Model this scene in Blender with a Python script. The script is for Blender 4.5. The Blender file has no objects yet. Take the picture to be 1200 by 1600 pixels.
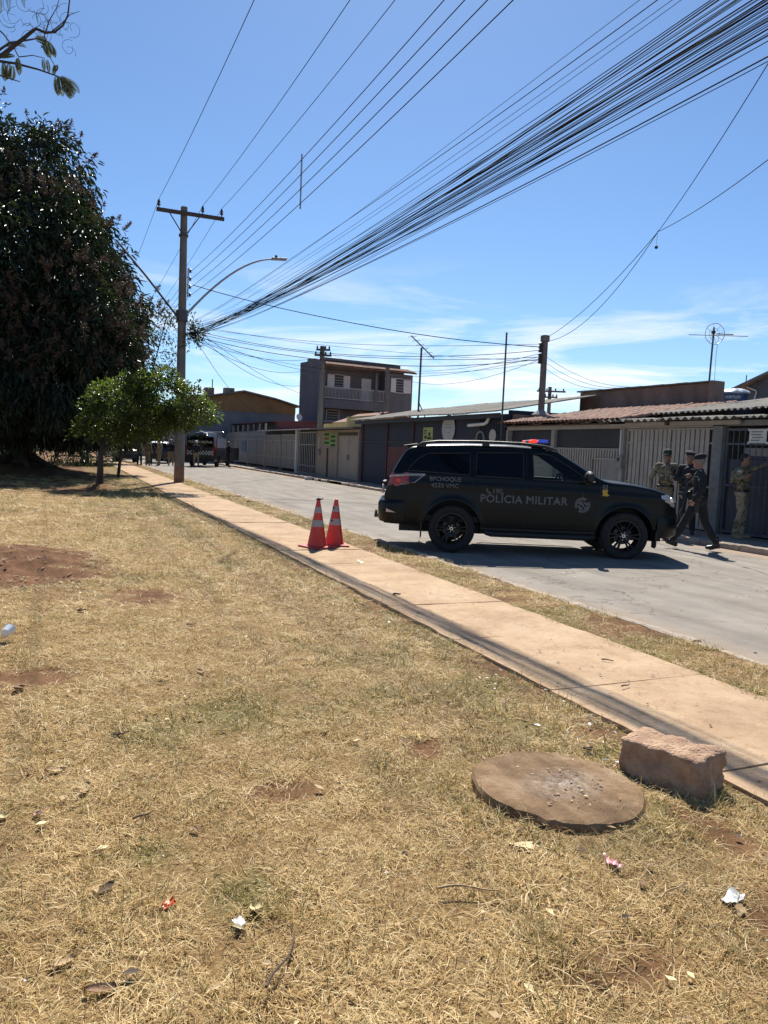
import bpy, bmesh, math, random
import numpy as np
from mathutils import Vector, Matrix

# ------------------------------------------------------------------ camera, sky, sun, exposure
S = bpy.context.scene
COL = S.collection
YAW, PITCH, ROLL, FPX = math.radians(23.0), math.atan(95/1202.), math.radians(2.3), 1202.0
CAMPOS = Vector((0, 0, 1.65))
R0 = Vector((math.cos(YAW), -math.sin(YAW), 0)); F0 = Vector((math.sin(YAW), math.cos(YAW), 0)); Z0 = Vector((0, 0, 1))
FW = F0*math.cos(PITCH) - Z0*math.sin(PITCH); UP = F0*math.sin(PITCH) + Z0*math.cos(PITCH)
RT = R0*math.cos(ROLL) + UP*math.sin(ROLL); UPR = -R0*math.sin(ROLL) + UP*math.cos(ROLL)
cam_d = bpy.data.cameras.new('camera'); cam = bpy.data.objects.new('camera', cam_d); COL.objects.link(cam)
cam.matrix_world = Matrix(((RT.x, UPR.x, -FW.x, CAMPOS.x), (RT.y, UPR.y, -FW.y, CAMPOS.y), (RT.z, UPR.z, -FW.z, CAMPOS.z), (0, 0, 0, 1)))
cam_d.sensor_fit = 'VERTICAL'; cam_d.sensor_height = 24.0; cam_d.lens = 24.0*FPX/1600.0
cam_d.clip_start = 0.05; cam_d.clip_end = 3000
S.camera = cam

SUN_AZ, SUN_EL = math.radians(24.0), math.radians(49.0)      # azimuth clockwise from the road direction (+Y)
W = bpy.data.worlds.new('World'); S.world = W; W.use_nodes = True
nt = W.node_tree; nt.nodes.clear()
n_out = nt.nodes.new('ShaderNodeOutputWorld'); n_bg = nt.nodes.new('ShaderNodeBackground')
sky = nt.nodes.new('ShaderNodeTexSky'); sky.sky_type = 'NISHITA'; sky.sun_disc = False
sky.sun_elevation = SUN_EL; sky.sun_rotation = SUN_AZ; sky.altitude = 1100; sky.air_density = 1.0; sky.dust_density = 0.6; sky.ozone_density = 2.2
tc = nt.nodes.new('ShaderNodeTexCoord')
sep = nt.nodes.new('ShaderNodeSeparateXYZ'); nt.links.new(tc.outputs['Generated'], sep.inputs[0])
mp = nt.nodes.new('ShaderNodeMapping'); mp.inputs['Scale'].default_value = (2.2, 2.2, 13.0); mp.inputs['Location'].default_value = (3.1, 1.7, 0.4)
nt.links.new(tc.outputs['Generated'], mp.inputs[0])
cn = nt.nodes.new('ShaderNodeTexNoise'); cn.inputs['Scale'].default_value = 1.6; cn.inputs['Detail'].default_value = 7; cn.inputs['Roughness'].default_value = 0.62; cn.inputs['Distortion'].default_value = 0.5
nt.links.new(mp.outputs[0], cn.inputs[0])
cr = nt.nodes.new('ShaderNodeValToRGB'); cr.color_ramp.elements[0].position = 0.46; cr.color_ramp.elements[1].position = 0.64
nt.links.new(cn.outputs[0], cr.inputs[0])
er = nt.nodes.new('ShaderNodeValToRGB')                      # thin cloud only lies in a low band all round the horizon
for i, (p, v) in enumerate([(0.0, 0.75), (0.11, 1.0), (0.17, 0.5), (0.24, 0.0)]):
    e = er.color_ramp.elements[i] if i < 2 else er.color_ramp.elements.new(p)
    e.position = p; e.color = (v, v, v, 1)
nt.links.new(sep.outputs[2], er.inputs[0])
mm = nt.nodes.new('ShaderNodeMath'); mm.operation = 'MULTIPLY'; nt.links.new(cr.outputs[0], mm.inputs[0]); nt.links.new(er.outputs[0], mm.inputs[1])
mm2 = nt.nodes.new('ShaderNodeMath'); mm2.operation = 'MULTIPLY'; mm2.inputs[1].default_value = 0.95; nt.links.new(mm.outputs[0], mm2.inputs[0])
tint = nt.nodes.new('ShaderNodeMix'); tint.data_type = 'RGBA'; tint.blend_type = 'MULTIPLY'; tint.inputs[0].default_value = 1.0
tint.inputs[7].default_value = (0.84, 1.04, 1.22, 1)
nt.links.new(sky.outputs[0], tint.inputs[6])
mx = nt.nodes.new('ShaderNodeMix'); mx.data_type = 'RGBA'; mx.inputs[7].default_value = (10.4, 10.6, 10.9, 1)
nt.links.new(mm2.outputs[0], mx.inputs[0]); nt.links.new(tint.outputs[2], mx.inputs[6])
nt.links.new(mx.outputs[2], n_bg.inputs[0]); n_bg.inputs[1].default_value = 0.067
nt.links.new(n_bg.outputs[0], n_out.inputs[0])

sl = bpy.data.lights.new('sun', 'SUN'); sun = bpy.data.objects.new('sun', sl); COL.objects.link(sun)
sl.energy = 5.0; sl.angle = math.radians(0.53); sl.color = (1.0, 0.95, 0.87)
sdir = Vector((math.sin(SUN_AZ)*math.cos(SUN_EL), math.cos(SUN_AZ)*math.cos(SUN_EL), math.sin(SUN_EL)))
sun.rotation_euler = sdir.to_track_quat('Z', 'Y').to_euler()
sun.location = (0, 0, 40)
S.view_settings.view_transform = 'Standard'; S.view_settings.look = 'None'
S.view_settings.exposure = 0.68; S.view_settings.gamma = 1.0; S.view_settings.use_curve_mapping = False
S.render.engine = 'CYCLES'
S.cycles.max_bounces = 6; S.cycles.transparent_max_bounces = 12

rng = np.random.default_rng(7); random.seed(7)

# ------------------------------------------------------------------ materials
MATS = {}
def mat(name, col, col2=None, scale=4.0, rough=0.8, bump=0.0, bscale=40.0, metal=0.0, spec=0.5, emit=None, estr=0.0, stretch=None, lo=0.35, hi=0.68, coat=0.0, trans=0.0, detail=6):
    if name in MATS: return MATS[name]
    m = bpy.data.materials.new(name); m.use_nodes = True; MATS[name] = m
    t = m.node_tree; b = t.nodes['Principled BSDF']
    b.inputs['Roughness'].default_value = rough; b.inputs['Metallic'].default_value = metal
    b.inputs['Specular IOR Level'].default_value = spec; b.inputs['Coat Weight'].default_value = coat
    b.inputs['Base Color'].default_value = (*col, 1)
    tcn = t.nodes.new('ShaderNodeTexCoord'); mpn = t.nodes.new('ShaderNodeMapping')
    oi = t.nodes.new('ShaderNodeObjectInfo'); vm = t.nodes.new('ShaderNodeVectorMath'); vm.operation = 'ADD'
    sc = t.nodes.new('ShaderNodeVectorMath'); sc.operation = 'SCALE'; sc.inputs['Scale'].default_value = 17.0
    cx = t.nodes.new('ShaderNodeCombineXYZ')
    t.links.new(oi.outputs['Random'], cx.inputs[0]); t.links.new(oi.outputs['Random'], cx.inputs[1]); t.links.new(cx.outputs[0], sc.inputs[0])
    t.links.new(tcn.outputs['Object'], mpn.inputs[0]); t.links.new(mpn.outputs[0], vm.inputs[0]); t.links.new(sc.outputs[0], vm.inputs[1])
    if stretch: mpn.inputs['Scale'].default_value = stretch
    if col2 is not None:
        n = t.nodes.new('ShaderNodeTexNoise'); n.inputs['Scale'].default_value = scale; n.inputs['Detail'].default_value = detail; n.inputs['Roughness'].default_value = 0.65
        t.links.new(vm.outputs[0], n.inputs[0])
        r = t.nodes.new('ShaderNodeValToRGB'); r.color_ramp.elements[0].position = lo; r.color_ramp.elements[1].position = hi
        r.color_ramp.elements[0].color = (*col, 1); r.color_ramp.elements[1].color = (*col2, 1)
        t.links.new(n.outputs[0], r.inputs[0]); t.links.new(r.outputs[0], b.inputs['Base Color'])
        rr = t.nodes.new('ShaderNodeMapRange'); rr.inputs[3].default_value = max(0.02, rough-0.08); rr.inputs[4].default_value = min(1, rough+0.1)
        t.links.new(n.outputs[0], rr.inputs[0]); t.links.new(rr.outputs[0], b.inputs['Roughness'])
    if bump > 0:
        n2 = t.nodes.new('ShaderNodeTexNoise'); n2.inputs['Scale'].default_value = bscale; n2.inputs['Detail'].default_value = 5
        t.links.new(vm.outputs[0], n2.inputs[0])
        bn = t.nodes.new('ShaderNodeBump'); bn.inputs['Strength'].default_value = bump; bn.inputs['Distance'].default_value = 0.02
        t.links.new(n2.outputs[0], bn.inputs['Height']); t.links.new(bn.outputs[0], b.inputs['Normal'])
    if emit:
        b.inputs['Emission Color'].default_value = (*emit, 1); b.inputs['Emission Strength'].default_value = estr
    return m

def glass(name, col, opacity=0.15, rough=0.02):
    """thin pane: tinted see-through with a fresnel mirror on top"""
    if name in MATS: return MATS[name]
    m = bpy.data.materials.new(name); m.use_nodes = True; MATS[name] = m
    t = m.node_tree; t.nodes.clear(); o = t.nodes.new('ShaderNodeOutputMaterial')
    tr = t.nodes.new('ShaderNodeBsdfTransparent'); tr.inputs[0].default_value = (*col, 1)
    df = t.nodes.new('ShaderNodeBsdfDiffuse'); df.inputs[0].default_value = (col[0]*.1, col[1]*.1, col[2]*.1, 1)
    gl = t.nodes.new('ShaderNodeBsdfGlossy'); gl.inputs['Roughness'].default_value = rough
    m1 = t.nodes.new('ShaderNodeMixShader'); m1.inputs[0].default_value = opacity
    t.links.new(tr.outputs[0], m1.inputs[1]); t.links.new(df.outputs[0], m1.inputs[2])
    fr = t.nodes.new('ShaderNodeFresnel'); fr.inputs[0].default_value = 1.45
    m2 = t.nodes.new('ShaderNodeMixShader'); t.links.new(fr.outputs[0], m2.inputs[0]); t.links.new(m1.outputs[0], m2.inputs[1]); t.links.new(gl.outputs[0], m2.inputs[2])
    t.links.new(m2.outputs[0], o.inputs[0]); return m

def leafmat(name, c1, c2, rough=0.45, transl=0.35, tcol=None, pscale=0.5, spec=0.5):
    """leaf: colour differs leaf by leaf and slowly over the crown; some light passes through"""
    if name in MATS: return MATS[name]
    m = bpy.data.materials.new(name); m.use_nodes = True; MATS[name] = m
    t = m.node_tree; b = t.nodes['Principled BSDF']; o = t.nodes['Material Output']
    b.inputs['Roughness'].default_value = rough; b.inputs['Specular IOR Level'].default_value = spec
    g = t.nodes.new('ShaderNodeNewGeometry'); n = t.nodes.new('ShaderNodeTexNoise'); n.inputs['Scale'].default_value = pscale; n.inputs['Detail'].default_value = 4
    t.links.new(g.outputs['Position'], n.inputs[0])
    ad = t.nodes.new('ShaderNodeMath'); ad.operation = 'MULTIPLY_ADD'; ad.inputs[1].default_value = 0.55; t.links.new(g.outputs['Random Per Island'], ad.inputs[0])
    ml = t.nodes.new('ShaderNodeMath'); ml.operation = 'MULTIPLY'; ml.inputs[1].default_value = 0.55; t.links.new(n.outputs[0], ml.inputs[0]); t.links.new(ml.outputs[0], ad.inputs[2])
    r = t.nodes.new('ShaderNodeValToRGB'); r.color_ramp.elements[0].color = (*c1, 1); r.color_ramp.elements[1].color = (*c2, 1)
    r.color_ramp.elements[0].position = 0.2; r.color_ramp.elements[1].position = 0.85
    t.links.new(ad.outputs[0], r.inputs[0]); t.links.new(r.outputs[0], b.inputs['Base Color'])
    if transl > 0:
        tr = t.nodes.new('ShaderNodeBsdfTranslucent'); mxx = t.nodes.new('ShaderNodeMixShader'); mxx.inputs[0].default_value = transl
        if tcol: tr.inputs[0].default_value = (*tcol, 1)
        else: t.links.new(r.outputs[0], tr.inputs[0])
        t.links.new(b.outputs[0], mxx.inputs[1]); t.links.new(tr.outputs[0], mxx.inputs[2]); t.links.new(mxx.outputs[0], o.inputs[0])
    return m

# ------------------------------------------------------------------ mesh helpers
def wloc(o):
    v = Vector((0, 0, 0))
    while o is not None: v = v + o.location; o = o.parent
    return v
def mesh_np(name, V, Fs, mats=(), smooth=False, midx=None):
    """V (n,3); Fs = list of arrays, each (m,k)"""
    me = bpy.data.meshes.new(name); V = np.asarray(V, np.float32)
    me.vertices.add(len(V)); me.vertices.foreach_set('co', V.ravel())
    loops = np.concatenate([np.asarray(f, np.int32).ravel() for f in Fs]); tot = np.concatenate([np.full(len(f), f.shape[1], np.int32) for f in Fs])
    st = np.concatenate([[0], np.cumsum(tot)[:-1]]).astype(np.int32)
    me.loops.add(len(loops)); me.loops.foreach_set('vertex_index', loops)
    me.polygons.add(len(tot)); me.polygons.foreach_set('loop_start', st); me.polygons.foreach_set('loop_total', tot)
    if midx is not None: me.polygons.foreach_set('material_index', np.asarray(midx, np.int32))
    if smooth: me.polygons.foreach_set('use_smooth', np.ones(len(tot), bool))
    for m in mats: me.materials.append(m)
    me.update(calc_edges=True); me.validate(); return me
def link(name, me, parent=None, loc=None):
    o = bpy.data.objects.new(name, me); COL.objects.link(o)
    if parent is not None: o.parent = parent
    if loc is not None: o.location = loc
    return o
def piece(name, me, parent, wpos, rot=None, scale=None):
    o = link(name, me, parent, Vector(wpos) - wloc(parent))
    if rot is not None: o.rotation_euler = rot
    if scale is not None: o.scale = scale
    return o
def tag(o, label=None, cat=None, group=None, kind=None):
    if label: o['label'] = label
    if cat: o['category'] = cat
    if group: o['group'] = group
    if kind: o['kind'] = kind
    return o
def thing(name, label, cat, loc=(0, 0, 0), rz=0.0, group=None):
    o = bpy.data.objects.new(name, None); COL.objects.link(o); o.empty_display_size = 0.2
    o.location = loc; o.rotation_euler = (0, 0, rz); return tag(o, label, cat, group)

class MB:
    def __init__(s): s.v = []; s.f = []; s.m = []
    def add(s, V, Fc, m=0):
        b = len(s.v); s.v += [tuple(p) for p in V]; s.f += [tuple(i+b for i in f) for f in Fc]; s.m += [m]*len(Fc); return s
    def box(s, x0, x1, y0, y1, z0, z1, m=0):
        return s.add([(x0,y0,z0),(x1,y0,z0),(x1,y1,z0),(x0,y1,z0),(x0,y0,z1),(x1,y0,z1),(x1,y1,z1),(x0,y1,z1)],
                     [(0,3,2,1),(4,5,6,7),(0,1,5,4),(1,2,6,5),(2,3,7,6),(3,0,4,7)], m)
    def obox(s, c, ax, ay, az, m=0):
        c, ax, ay, az = Vector(c), Vector(ax), Vector(ay), Vector(az)
        P = [c-ax-ay-az, c+ax-ay-az, c+ax+ay-az, c-ax+ay-az, c-ax-ay+az, c+ax-ay+az, c+ax+ay+az, c-ax+ay+az]
        return s.add(P, [(0,3,2,1),(4,5,6,7),(0,1,5,4),(1,2,6,5),(2,3,7,6),(3,0,4,7)], m)
    def tube(s, pts, r, n=8, m=0, cap=True, closed=False):
        pts = [Vector(p) for p in pts]; k = len(pts); rs = r if hasattr(r, '__len__') else [r]*k
        V = []; prev = None
        for i, p in enumerate(pts):
            a = pts[(i-1) % k] if (i > 0 or closed) else p; b = pts[(i+1) % k] if (i < k-1 or closed) else p
            d = (b-a)
            d = d.normalized() if d.length > 1e-9 else Vector((0, 0, 1))
            if prev is None:
                q = Vector((0, 0, 1)) if abs(d.z) < 0.9 else Vector((1, 0, 0)); x = d.cross(q).normalized()
            else:
                x = (prev - d*prev.dot(d)); x = x.normalized() if x.length > 1e-6 else d.orthogonal().normalized()
            prev = x; y = d.cross(x)
            for j in range(n):
                t = 2*math.pi*j/n; V.append(p + x*(rs[i]*math.cos(t)) + y*(rs[i]*math.sin(t)))
        Fc = []
        for i in range(k if closed else k-1):
            for j in range(n):
                i2 = (i+1) % k; Fc.append((i*n+j, i*n+(j+1) % n, i2*n+(j+1) % n, i2*n+j))
        if cap and not closed: Fc += [tuple(range(n))[::-1], tuple(range((k-1)*n, k*n))]
        return s.add(V, Fc, m)
    def lathe(s, prof, n=24, M=None, m=0, cap=True, arc=None):
        V = []; full = arc is None; a0, a1 = (0, 2*math.pi) if full else arc; cnt = n if full else n+1
        for (r, z) in prof:
            for j in range(cnt):
                t = a0+(a1-a0)*j/n; V.append(Vector((r*math.cos(t), r*math.sin(t), z)))
        if M is not None: V = [M @ v for v in V]
        Fc = []
        for i in range(len(prof)-1):
            for j in range(n):
                j2 = (j+1) % cnt; Fc.append((i*cnt+j, i*cnt+j2, (i+1)*cnt+j2, (i+1)*cnt+j))
        if cap and full: Fc += [tuple(range(cnt))[::-1], tuple(range((len(prof)-1)*cnt, len(prof)*cnt))]
        return s.add(V, Fc, m)
    def prism(s, poly, a, b, axis='z', m=0):
        """poly in the two other axes (in xyz order), extruded from a to b"""
        def P(u, v, w): return {'z': (u, v, w), 'y': (u, w, v), 'x': (w, u, v)}[axis]
        n = len(poly); V = [P(u, v, a) for u, v in poly]+[P(u, v, b) for u, v in poly]
        Fc = [tuple(range(n))[::-1], tuple(range(n, 2*n))]+[(i, (i+1) % n, n+(i+1) % n, n+i) for i in range(n)]
        return s.add(V, Fc, m)
    def grid(s, P, m=0, flip=False):
        """P[i][j] points"""
        a, b = len(P), len(P[0]); V = [p for r in P for p in r]; Fc = []
        for i in range(a-1):
            for j in range(b-1):
                f = (i*b+j, (i+1)*b+j, (i+1)*b+j+1, i*b+j+1); Fc.append(f[::-1] if flip else f)
        return s.add(V, Fc, m)
    def build(s, name, mats, parent=None, smooth=False, bevel=0.0, local=False, seg=2, normals=True):
        mats = mats if isinstance(mats, (list, tuple)) else [mats]
        off = Vector((0, 0, 0)) if (parent is None or local) else wloc(parent)
        me = bpy.data.meshes.new(name); me.from_pydata([(v[0]-off.x, v[1]-off.y, v[2]-off.z) for v in s.v], [], s.f)
        for q in mats: me.materials.append(q)
        if len(mats) > 1: me.polygons.foreach_set('material_index', s.m)
        if normals:
            bm = bmesh.new(); bm.from_mesh(me); bmesh.ops.recalc_face_normals(bm, faces=bm.faces); bm.to_mesh(me); bm.free()
        if smooth:
            me.polygons.foreach_set('use_smooth', [True]*len(me.polygons)); 
            try: me.set_sharp_from_angle(angle=math.radians(42))
            except Exception: pass
        me.update()
        o = link(name, me, parent)
        if bevel > 0:
            bv = o.modifiers.new('bevel', 'BEVEL'); bv.width = bevel; bv.segments = seg; bv.limit_method = 'ANGLE'; bv.angle_limit = math.radians(40)
        return o
def boxmesh(name, sx, sy, sz, m, base=True):
    b = MB(); b.box(-sx/2, sx/2, -sy/2, sy/2, 0 if base else -sz/2, sz if base else sz/2)
    me = bpy.data.meshes.new(name); me.from_pydata(b.v, [], b.f); me.materials.append(m); me.update(); return me

def text_np(txt, size, bold=0.0, align='CENTER', spacing=1.0):
    """2-D triangulated lettering -> (verts Nx2, faces)"""
    cu = bpy.data.curves.new('lettering', 'FONT'); cu.body = txt; cu.size = size; cu.align_x = align; cu.align_y = 'CENTER'; cu.offset = bold; cu.space_character = spacing; cu.resolution_u = 3
    ob = bpy.data.objects.new('lettering', cu); COL.objects.link(ob)
    dg = bpy.context.evaluated_depsgraph_get(); me = bpy.data.meshes.new_from_object(ob.evaluated_get(dg))
    V = [(v.co.x, v.co.y) for v in me.vertices]; Fc = [tuple(p.vertices) for p in me.polygons]
    bpy.data.objects.remove(ob); bpy.data.meshes.remove(me); bpy.data.curves.remove(cu)
    return V, Fc
def lettering(name, txt, size, fn, m, parent, bold=0.0, align='CENTER', spacing=1.0, local=True, fat=0.0):
    V, Fc = text_np(txt, size, bold, align, spacing); b = MB()
    for k, (du, dv) in enumerate(((0, 0), (1, .4), (-1, -.4), (.4, -1), (-.4, 1)) if fat else ((0, 0),)):      # heavier strokes: the outline laid down again a hair further out
        b.add([tuple(Vector(fn(u+du*fat, v+dv*fat))+Vector((0, (1 if fn(0, 0)[1] > 0 else -1)*.0006*k, 0))) for u, v in V], Fc)
    return b.build(name, m, parent, local=local, normals=False)

# value noise on arrays
def _h(ix, iy, seed):
    n = (ix.astype(np.int64)*374761393 + iy.astype(np.int64)*668265263 + seed*1442695041) & 0xffffffff
    n = ((n ^ (n >> 13))*1274126177) & 0xffffffff
    return ((n ^ (n >> 16)) & 0xffff)/65535.0
def vn(x, y, scale=1.0, seed=1, octv=3):
    x = np.asarray(x, float); y = np.asarray(y, float); tot = 0; amp = 1; sm = 0
    for o in range(octv):
        X = x/scale; Y = y/scale; ix = np.floor(X); iy = np.floor(Y); fx = X-ix; fy = Y-iy
        fx = fx*fx*(3-2*fx); fy = fy*fy*(3-2*fy)
        v = (_h(ix, iy, seed+o)*(1-fx)+_h(ix+1, iy, seed+o)*fx)*(1-fy)+(_h(ix, iy+1, seed+o)*(1-fx)+_h(ix+1, iy+1, seed+o)*fx)*fy
        tot = tot+v*amp; sm += amp; amp *= 0.5; scale *= 0.5
    return tot/sm
def project(x, y, z):
    px = x-CAMPOS.x; py = y-CAMPOS.y; pz = z-CAMPOS.z
    d = px*FW.x+py*FW.y+pz*FW.z; u = px*RT.x+py*RT.y+pz*RT.z; v = px*UPR.x+py*UPR.y+pz*UPR.z
    d = np.where(d < 0.2, 0.2, d)
    return 600+u/d*FPX, 800-v/d*FPX, d

# ------------------------------------------------------------------ ground, road, pavement, kerbs
def ground_material(name, kind):
    m = bpy.data.materials.new(name); m.use_nodes = True; t = m.node_tree; b = t.nodes['Principled BSDF']
    b.inputs['Roughness'].default_value = 0.95; b.inputs['Specular IOR Level'].default_value = 0.15
    g = t.nodes.new('ShaderNodeNewGeometry')
    def noise(scale, det=8, rough=0.65, dist=0.0):
        n = t.nodes.new('ShaderNodeTexNoise'); n.inputs['Scale'].default_value = scale; n.inputs['Detail'].default_value = det; n.inputs['Roughness'].default_value = rough; n.inputs['Distortion'].default_value = dist
        t.links.new(g.outputs['Position'], n.inputs[0]); return n
    def ramp(src, stops):
        r = t.nodes.new('ShaderNodeValToRGB')
        for i, (p, c) in enumerate(stops):
            e = r.color_ramp.elements[i] if i < 2 else r.color_ramp.elements.new(p)
            e.position = p; e.color = (*c, 1)
        t.links.new(src, r.inputs[0]); return r
    def mix(fac, a, bb, mode='MIX'):
        x = t.nodes.new('ShaderNodeMix'); x.data_type = 'RGBA'; x.blend_type = mode
        if isinstance(fac, float): x.inputs[0].default_value = fac
        else: t.links.new(fac, x.inputs[0])
        for s, i in ((a, 6), (bb, 7)):
            if isinstance(s, tuple): x.inputs[i].default_value = (*s, 1)
            else: t.links.new(s, x.inputs[i])
        return x.outputs[2]
    def attr(n):
        a = t.nodes.new('ShaderNodeAttribute'); a.attribute_name = n; return a.outputs['Fac']
    if kind == 'lawn':
        th = ramp(noise(55, 6, 0.75).outputs[0], [(0.28, (0.075, 0.042, 0.018)), (0.5, (0.22, 0.135, 0.058)), (0.72, (0.46, 0.33, 0.15))])
        so = ramp(noise(5, 9, 0.75).outputs[0], [(0.3, (0.06, 0.030, 0.015)), (0.52, (0.15, 0.072, 0.034)), (0.75, (0.30, 0.165, 0.085))])
        gr = ramp(noise(45, 5).outputs[0], [(0.3, (0.07, 0.06, 0.02)), (0.7, (0.22, 0.19, 0.07))])
        c = mix(attr('green'), th.outputs[0], gr.outputs[0]); c = mix(attr('soil'), c, so.outputs[0])
    elif kind == 'road':
        a = ramp(noise(1.1, 9, 0.7).outputs[0], [(0.3, (0.23, 0.21, 0.185)), (0.55, (0.295, 0.272, 0.24)), (0.75, (0.36, 0.335, 0.30))])
        fine = ramp(noise(140, 3, 0.8).outputs[0], [(0.25, (0.62, 0.61, 0.6)), (0.6, (1, 1, 1)), (0.8, (1.18, 1.17, 1.15))])
        c = mix(1.0, a.outputs[0], fine.outputs[0], 'MULTIPLY')
        vo = t.nodes.new('ShaderNodeTexVoronoi'); vo.feature = 'DISTANCE_TO_EDGE'; vo.inputs['Scale'].default_value = 0.42
        nw = noise(1.3, 5); ad = t.nodes.new('ShaderNodeVectorMath'); ad.operation = 'MULTIPLY_ADD'; ad.inputs[1].default_value = (1.1, 1.1, 1.1)
        t.links.new(nw.outputs['Color'], ad.inputs[0]); t.links.new(g.outputs['Position'], ad.inputs[2]); t.links.new(ad.outputs[0], vo.inputs['Vector'])
        ck = ramp(vo.outputs['Distance'], [(0.0, (0.42, 0.4, 0.38)), (0.007, (1, 1, 1))])
        c = mix(0.85, c, ck.outputs[0], 'MULTIPLY')
        st = t.nodes.new('ShaderNodeMapping'); st.inputs['Scale'].default_value = (1.8, 0.22, 1); t.links.new(g.outputs['Position'], st.inputs[0])
        ns = t.nodes.new('ShaderNodeTexNoise'); ns.inputs['Scale'].default_value = 1.4; ns.inputs['Detail'].default_value = 7; t.links.new(st.outputs[0], ns.inputs[0])
        c = mix(1.0, c, ramp(ns.outputs[0], [(0.32, (0.78, 0.77, 0.76)), (0.6, (1.05, 1.04, 1.02))]).outputs[0], 'MULTIPLY')
        c = mix(attr('dust'), c, ramp(noise(6, 8).outputs[0], [(0.3, (0.29, 0.2, 0.13)), (0.7, (0.42, 0.31, 0.21))]).outputs[0])
    elif kind == 'pave':
        a = ramp(noise(1.7, 9, 0.7).outputs[0], [(0.28, (0.36, 0.24, 0.155)), (0.5, (0.46, 0.325, 0.205)), (0.74, (0.55, 0.415, 0.28))])
        fine = ramp(noise(90, 4, 0.8).outputs[0], [(0.25, (0.72, 0.7, 0.68)), (0.55, (1, 1, 1)), (0.8, (1.12, 1.12, 1.1))])
        c = mix(1.0, a.outputs[0], fine.outputs[0], 'MULTIPLY')
        c = mix(0.8, c, ramp(noise(9, 6, 0.7, 1.0).outputs[0], [(0.3, (0.72, 0.66, 0.6)), (0.5, (1, 1, 1))]).outputs[0], 'MULTIPLY')
        vo = t.nodes.new('ShaderNodeTexVoronoi'); vo.feature = 'DISTANCE_TO_EDGE'; vo.inputs['Scale'].default_value = 0.55
        ad = t.nodes.new('ShaderNodeVectorMath'); ad.operation = 'MULTIPLY_ADD'; ad.inputs[1].default_value = (0.9, 0.9, 0.9); t.links.new(noise(2.0, 6).outputs['Color'], ad.inputs[0]); t.links.new(g.outputs['Position'], ad.inputs[2]); t.links.new(ad.outputs[0], vo.inputs['Vector'])
        c = mix(0.6, c, ramp(vo.outputs['Distance'], [(0.0, (0.45, 0.38, 0.32)), (0.004, (1, 1, 1))]).outputs[0], 'MULTIPLY')
        c = mix(0.7, c, ramp(noise(0.9, 7, 0.75, 0.6).outputs[0], [(0.34, (0.74, 0.70, 0.66)), (0.5, (1, 1, 1)), (0.7, (1.08, 1.07, 1.05))]).outputs[0], 'MULTIPLY')
    elif kind == 'soil':
        c = ramp(noise(0.8, 9).outputs[0], [(0.3, (0.2, 0.10, 0.06)), (0.7, (0.33, 0.2, 0.12))]).outputs[0]
    elif kind == 'concrete':
        a = ramp(noise(2.2, 9, 0.7).outputs[0], [(0.28, (0.22, 0.17, 0.13)), (0.5, (0.31, 0.26, 0.21)), (0.74, (0.4, 0.35, 0.3))])
        fine = ramp(noise(70, 4, 0.8).outputs[0], [(0.25, (0.75, 0.74, 0.72)), (0.6, (1, 1, 1))])
        c = mix(1.0, a.outputs[0], fine.outputs[0], 'MULTIPLY')
    t.links.new(c, b.inputs['Base Color'])
    bn = t.nodes.new('ShaderNodeBump'); bn.inputs['Strength'].default_value = {'lawn': 0.9, 'road': 0.35, 'pave': 0.3, 'soil': 0.5, 'concrete': 0.4}[kind]; bn.inputs['Distance'].default_value = 0.012
    t.links.new(noise({'lawn': 70, 'road': 110, 'pave': 60, 'soil': 10, 'concrete': 50}[kind], 5).outputs[0], bn.inputs['Height']); t.links.new(bn.outputs[0], b.inputs['Normal'])
    return m
M_LAWN, M_ROAD, M_PAVE, M_SOIL, M_CONC = [ground_material(n, k) for n, k in (('lawn_soil_and_thatch', 'lawn'), ('worn_asphalt', 'road'), ('dusty_pavement', 'pave'), ('red_earth', 'soil'), ('old_concrete', 'concrete'))]

def sheet(name, xs, ys, zf, m, attrs=None, label=None):
    X, Y = np.meshgrid(xs, ys, indexing='ij'); Zv = zf(X, Y); a, b = X.shape
    V = np.stack([X, Y, Zv], -1).reshape(-1, 3); I = np.arange(a*b).reshape(a, b)
    Fq = np.stack([I[:-1, :-1], I[1:, :-1], I[1:, 1:], I[:-1, 1:]], -1).reshape(-1, 4)
    me = mesh_np(name, V, [Fq], [m], True)
    for k, fn in (attrs or {}).items():
        at = me.attributes.new(k, 'FLOAT', 'POINT'); at.data.foreach_set('value', np.clip(fn(X, Y), 0, 1).astype(np.float32).ravel())
    o = link(name, me); o['kind'] = 'structure'; return o

sheet('ground', np.linspace(-1500, 1500, 5), np.linspace(-1500, 1500, 5), lambda x, y: x*0-0.06, M_SOIL)
ROAD_Y = np.concatenate([np.arange(-14, 40, 0.4), np.arange(40, 171, 3.0)])
def road_z(x, y): return 0.045*np.cos((x-8.7)/3.5*1.3)-0.02+0.012*(vn(x, y, 1.7, 5)-.5)
def dust_f(x, y):
    e = np.minimum(np.abs(x-5.2), np.abs(12.2-x)); n = vn(x, y, 0.7, 11); n2 = vn(x, y, 3.0, 12)
    return np.clip((0.2+0.95*n2-e*(0.9+0.5*n))*1.3, 0, 1)*0.85+0.12*n
sheet('road', np.arange(5.18, 12.23, 0.12), ROAD_Y, road_z, M_ROAD, {'dust': dust_f})

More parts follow.
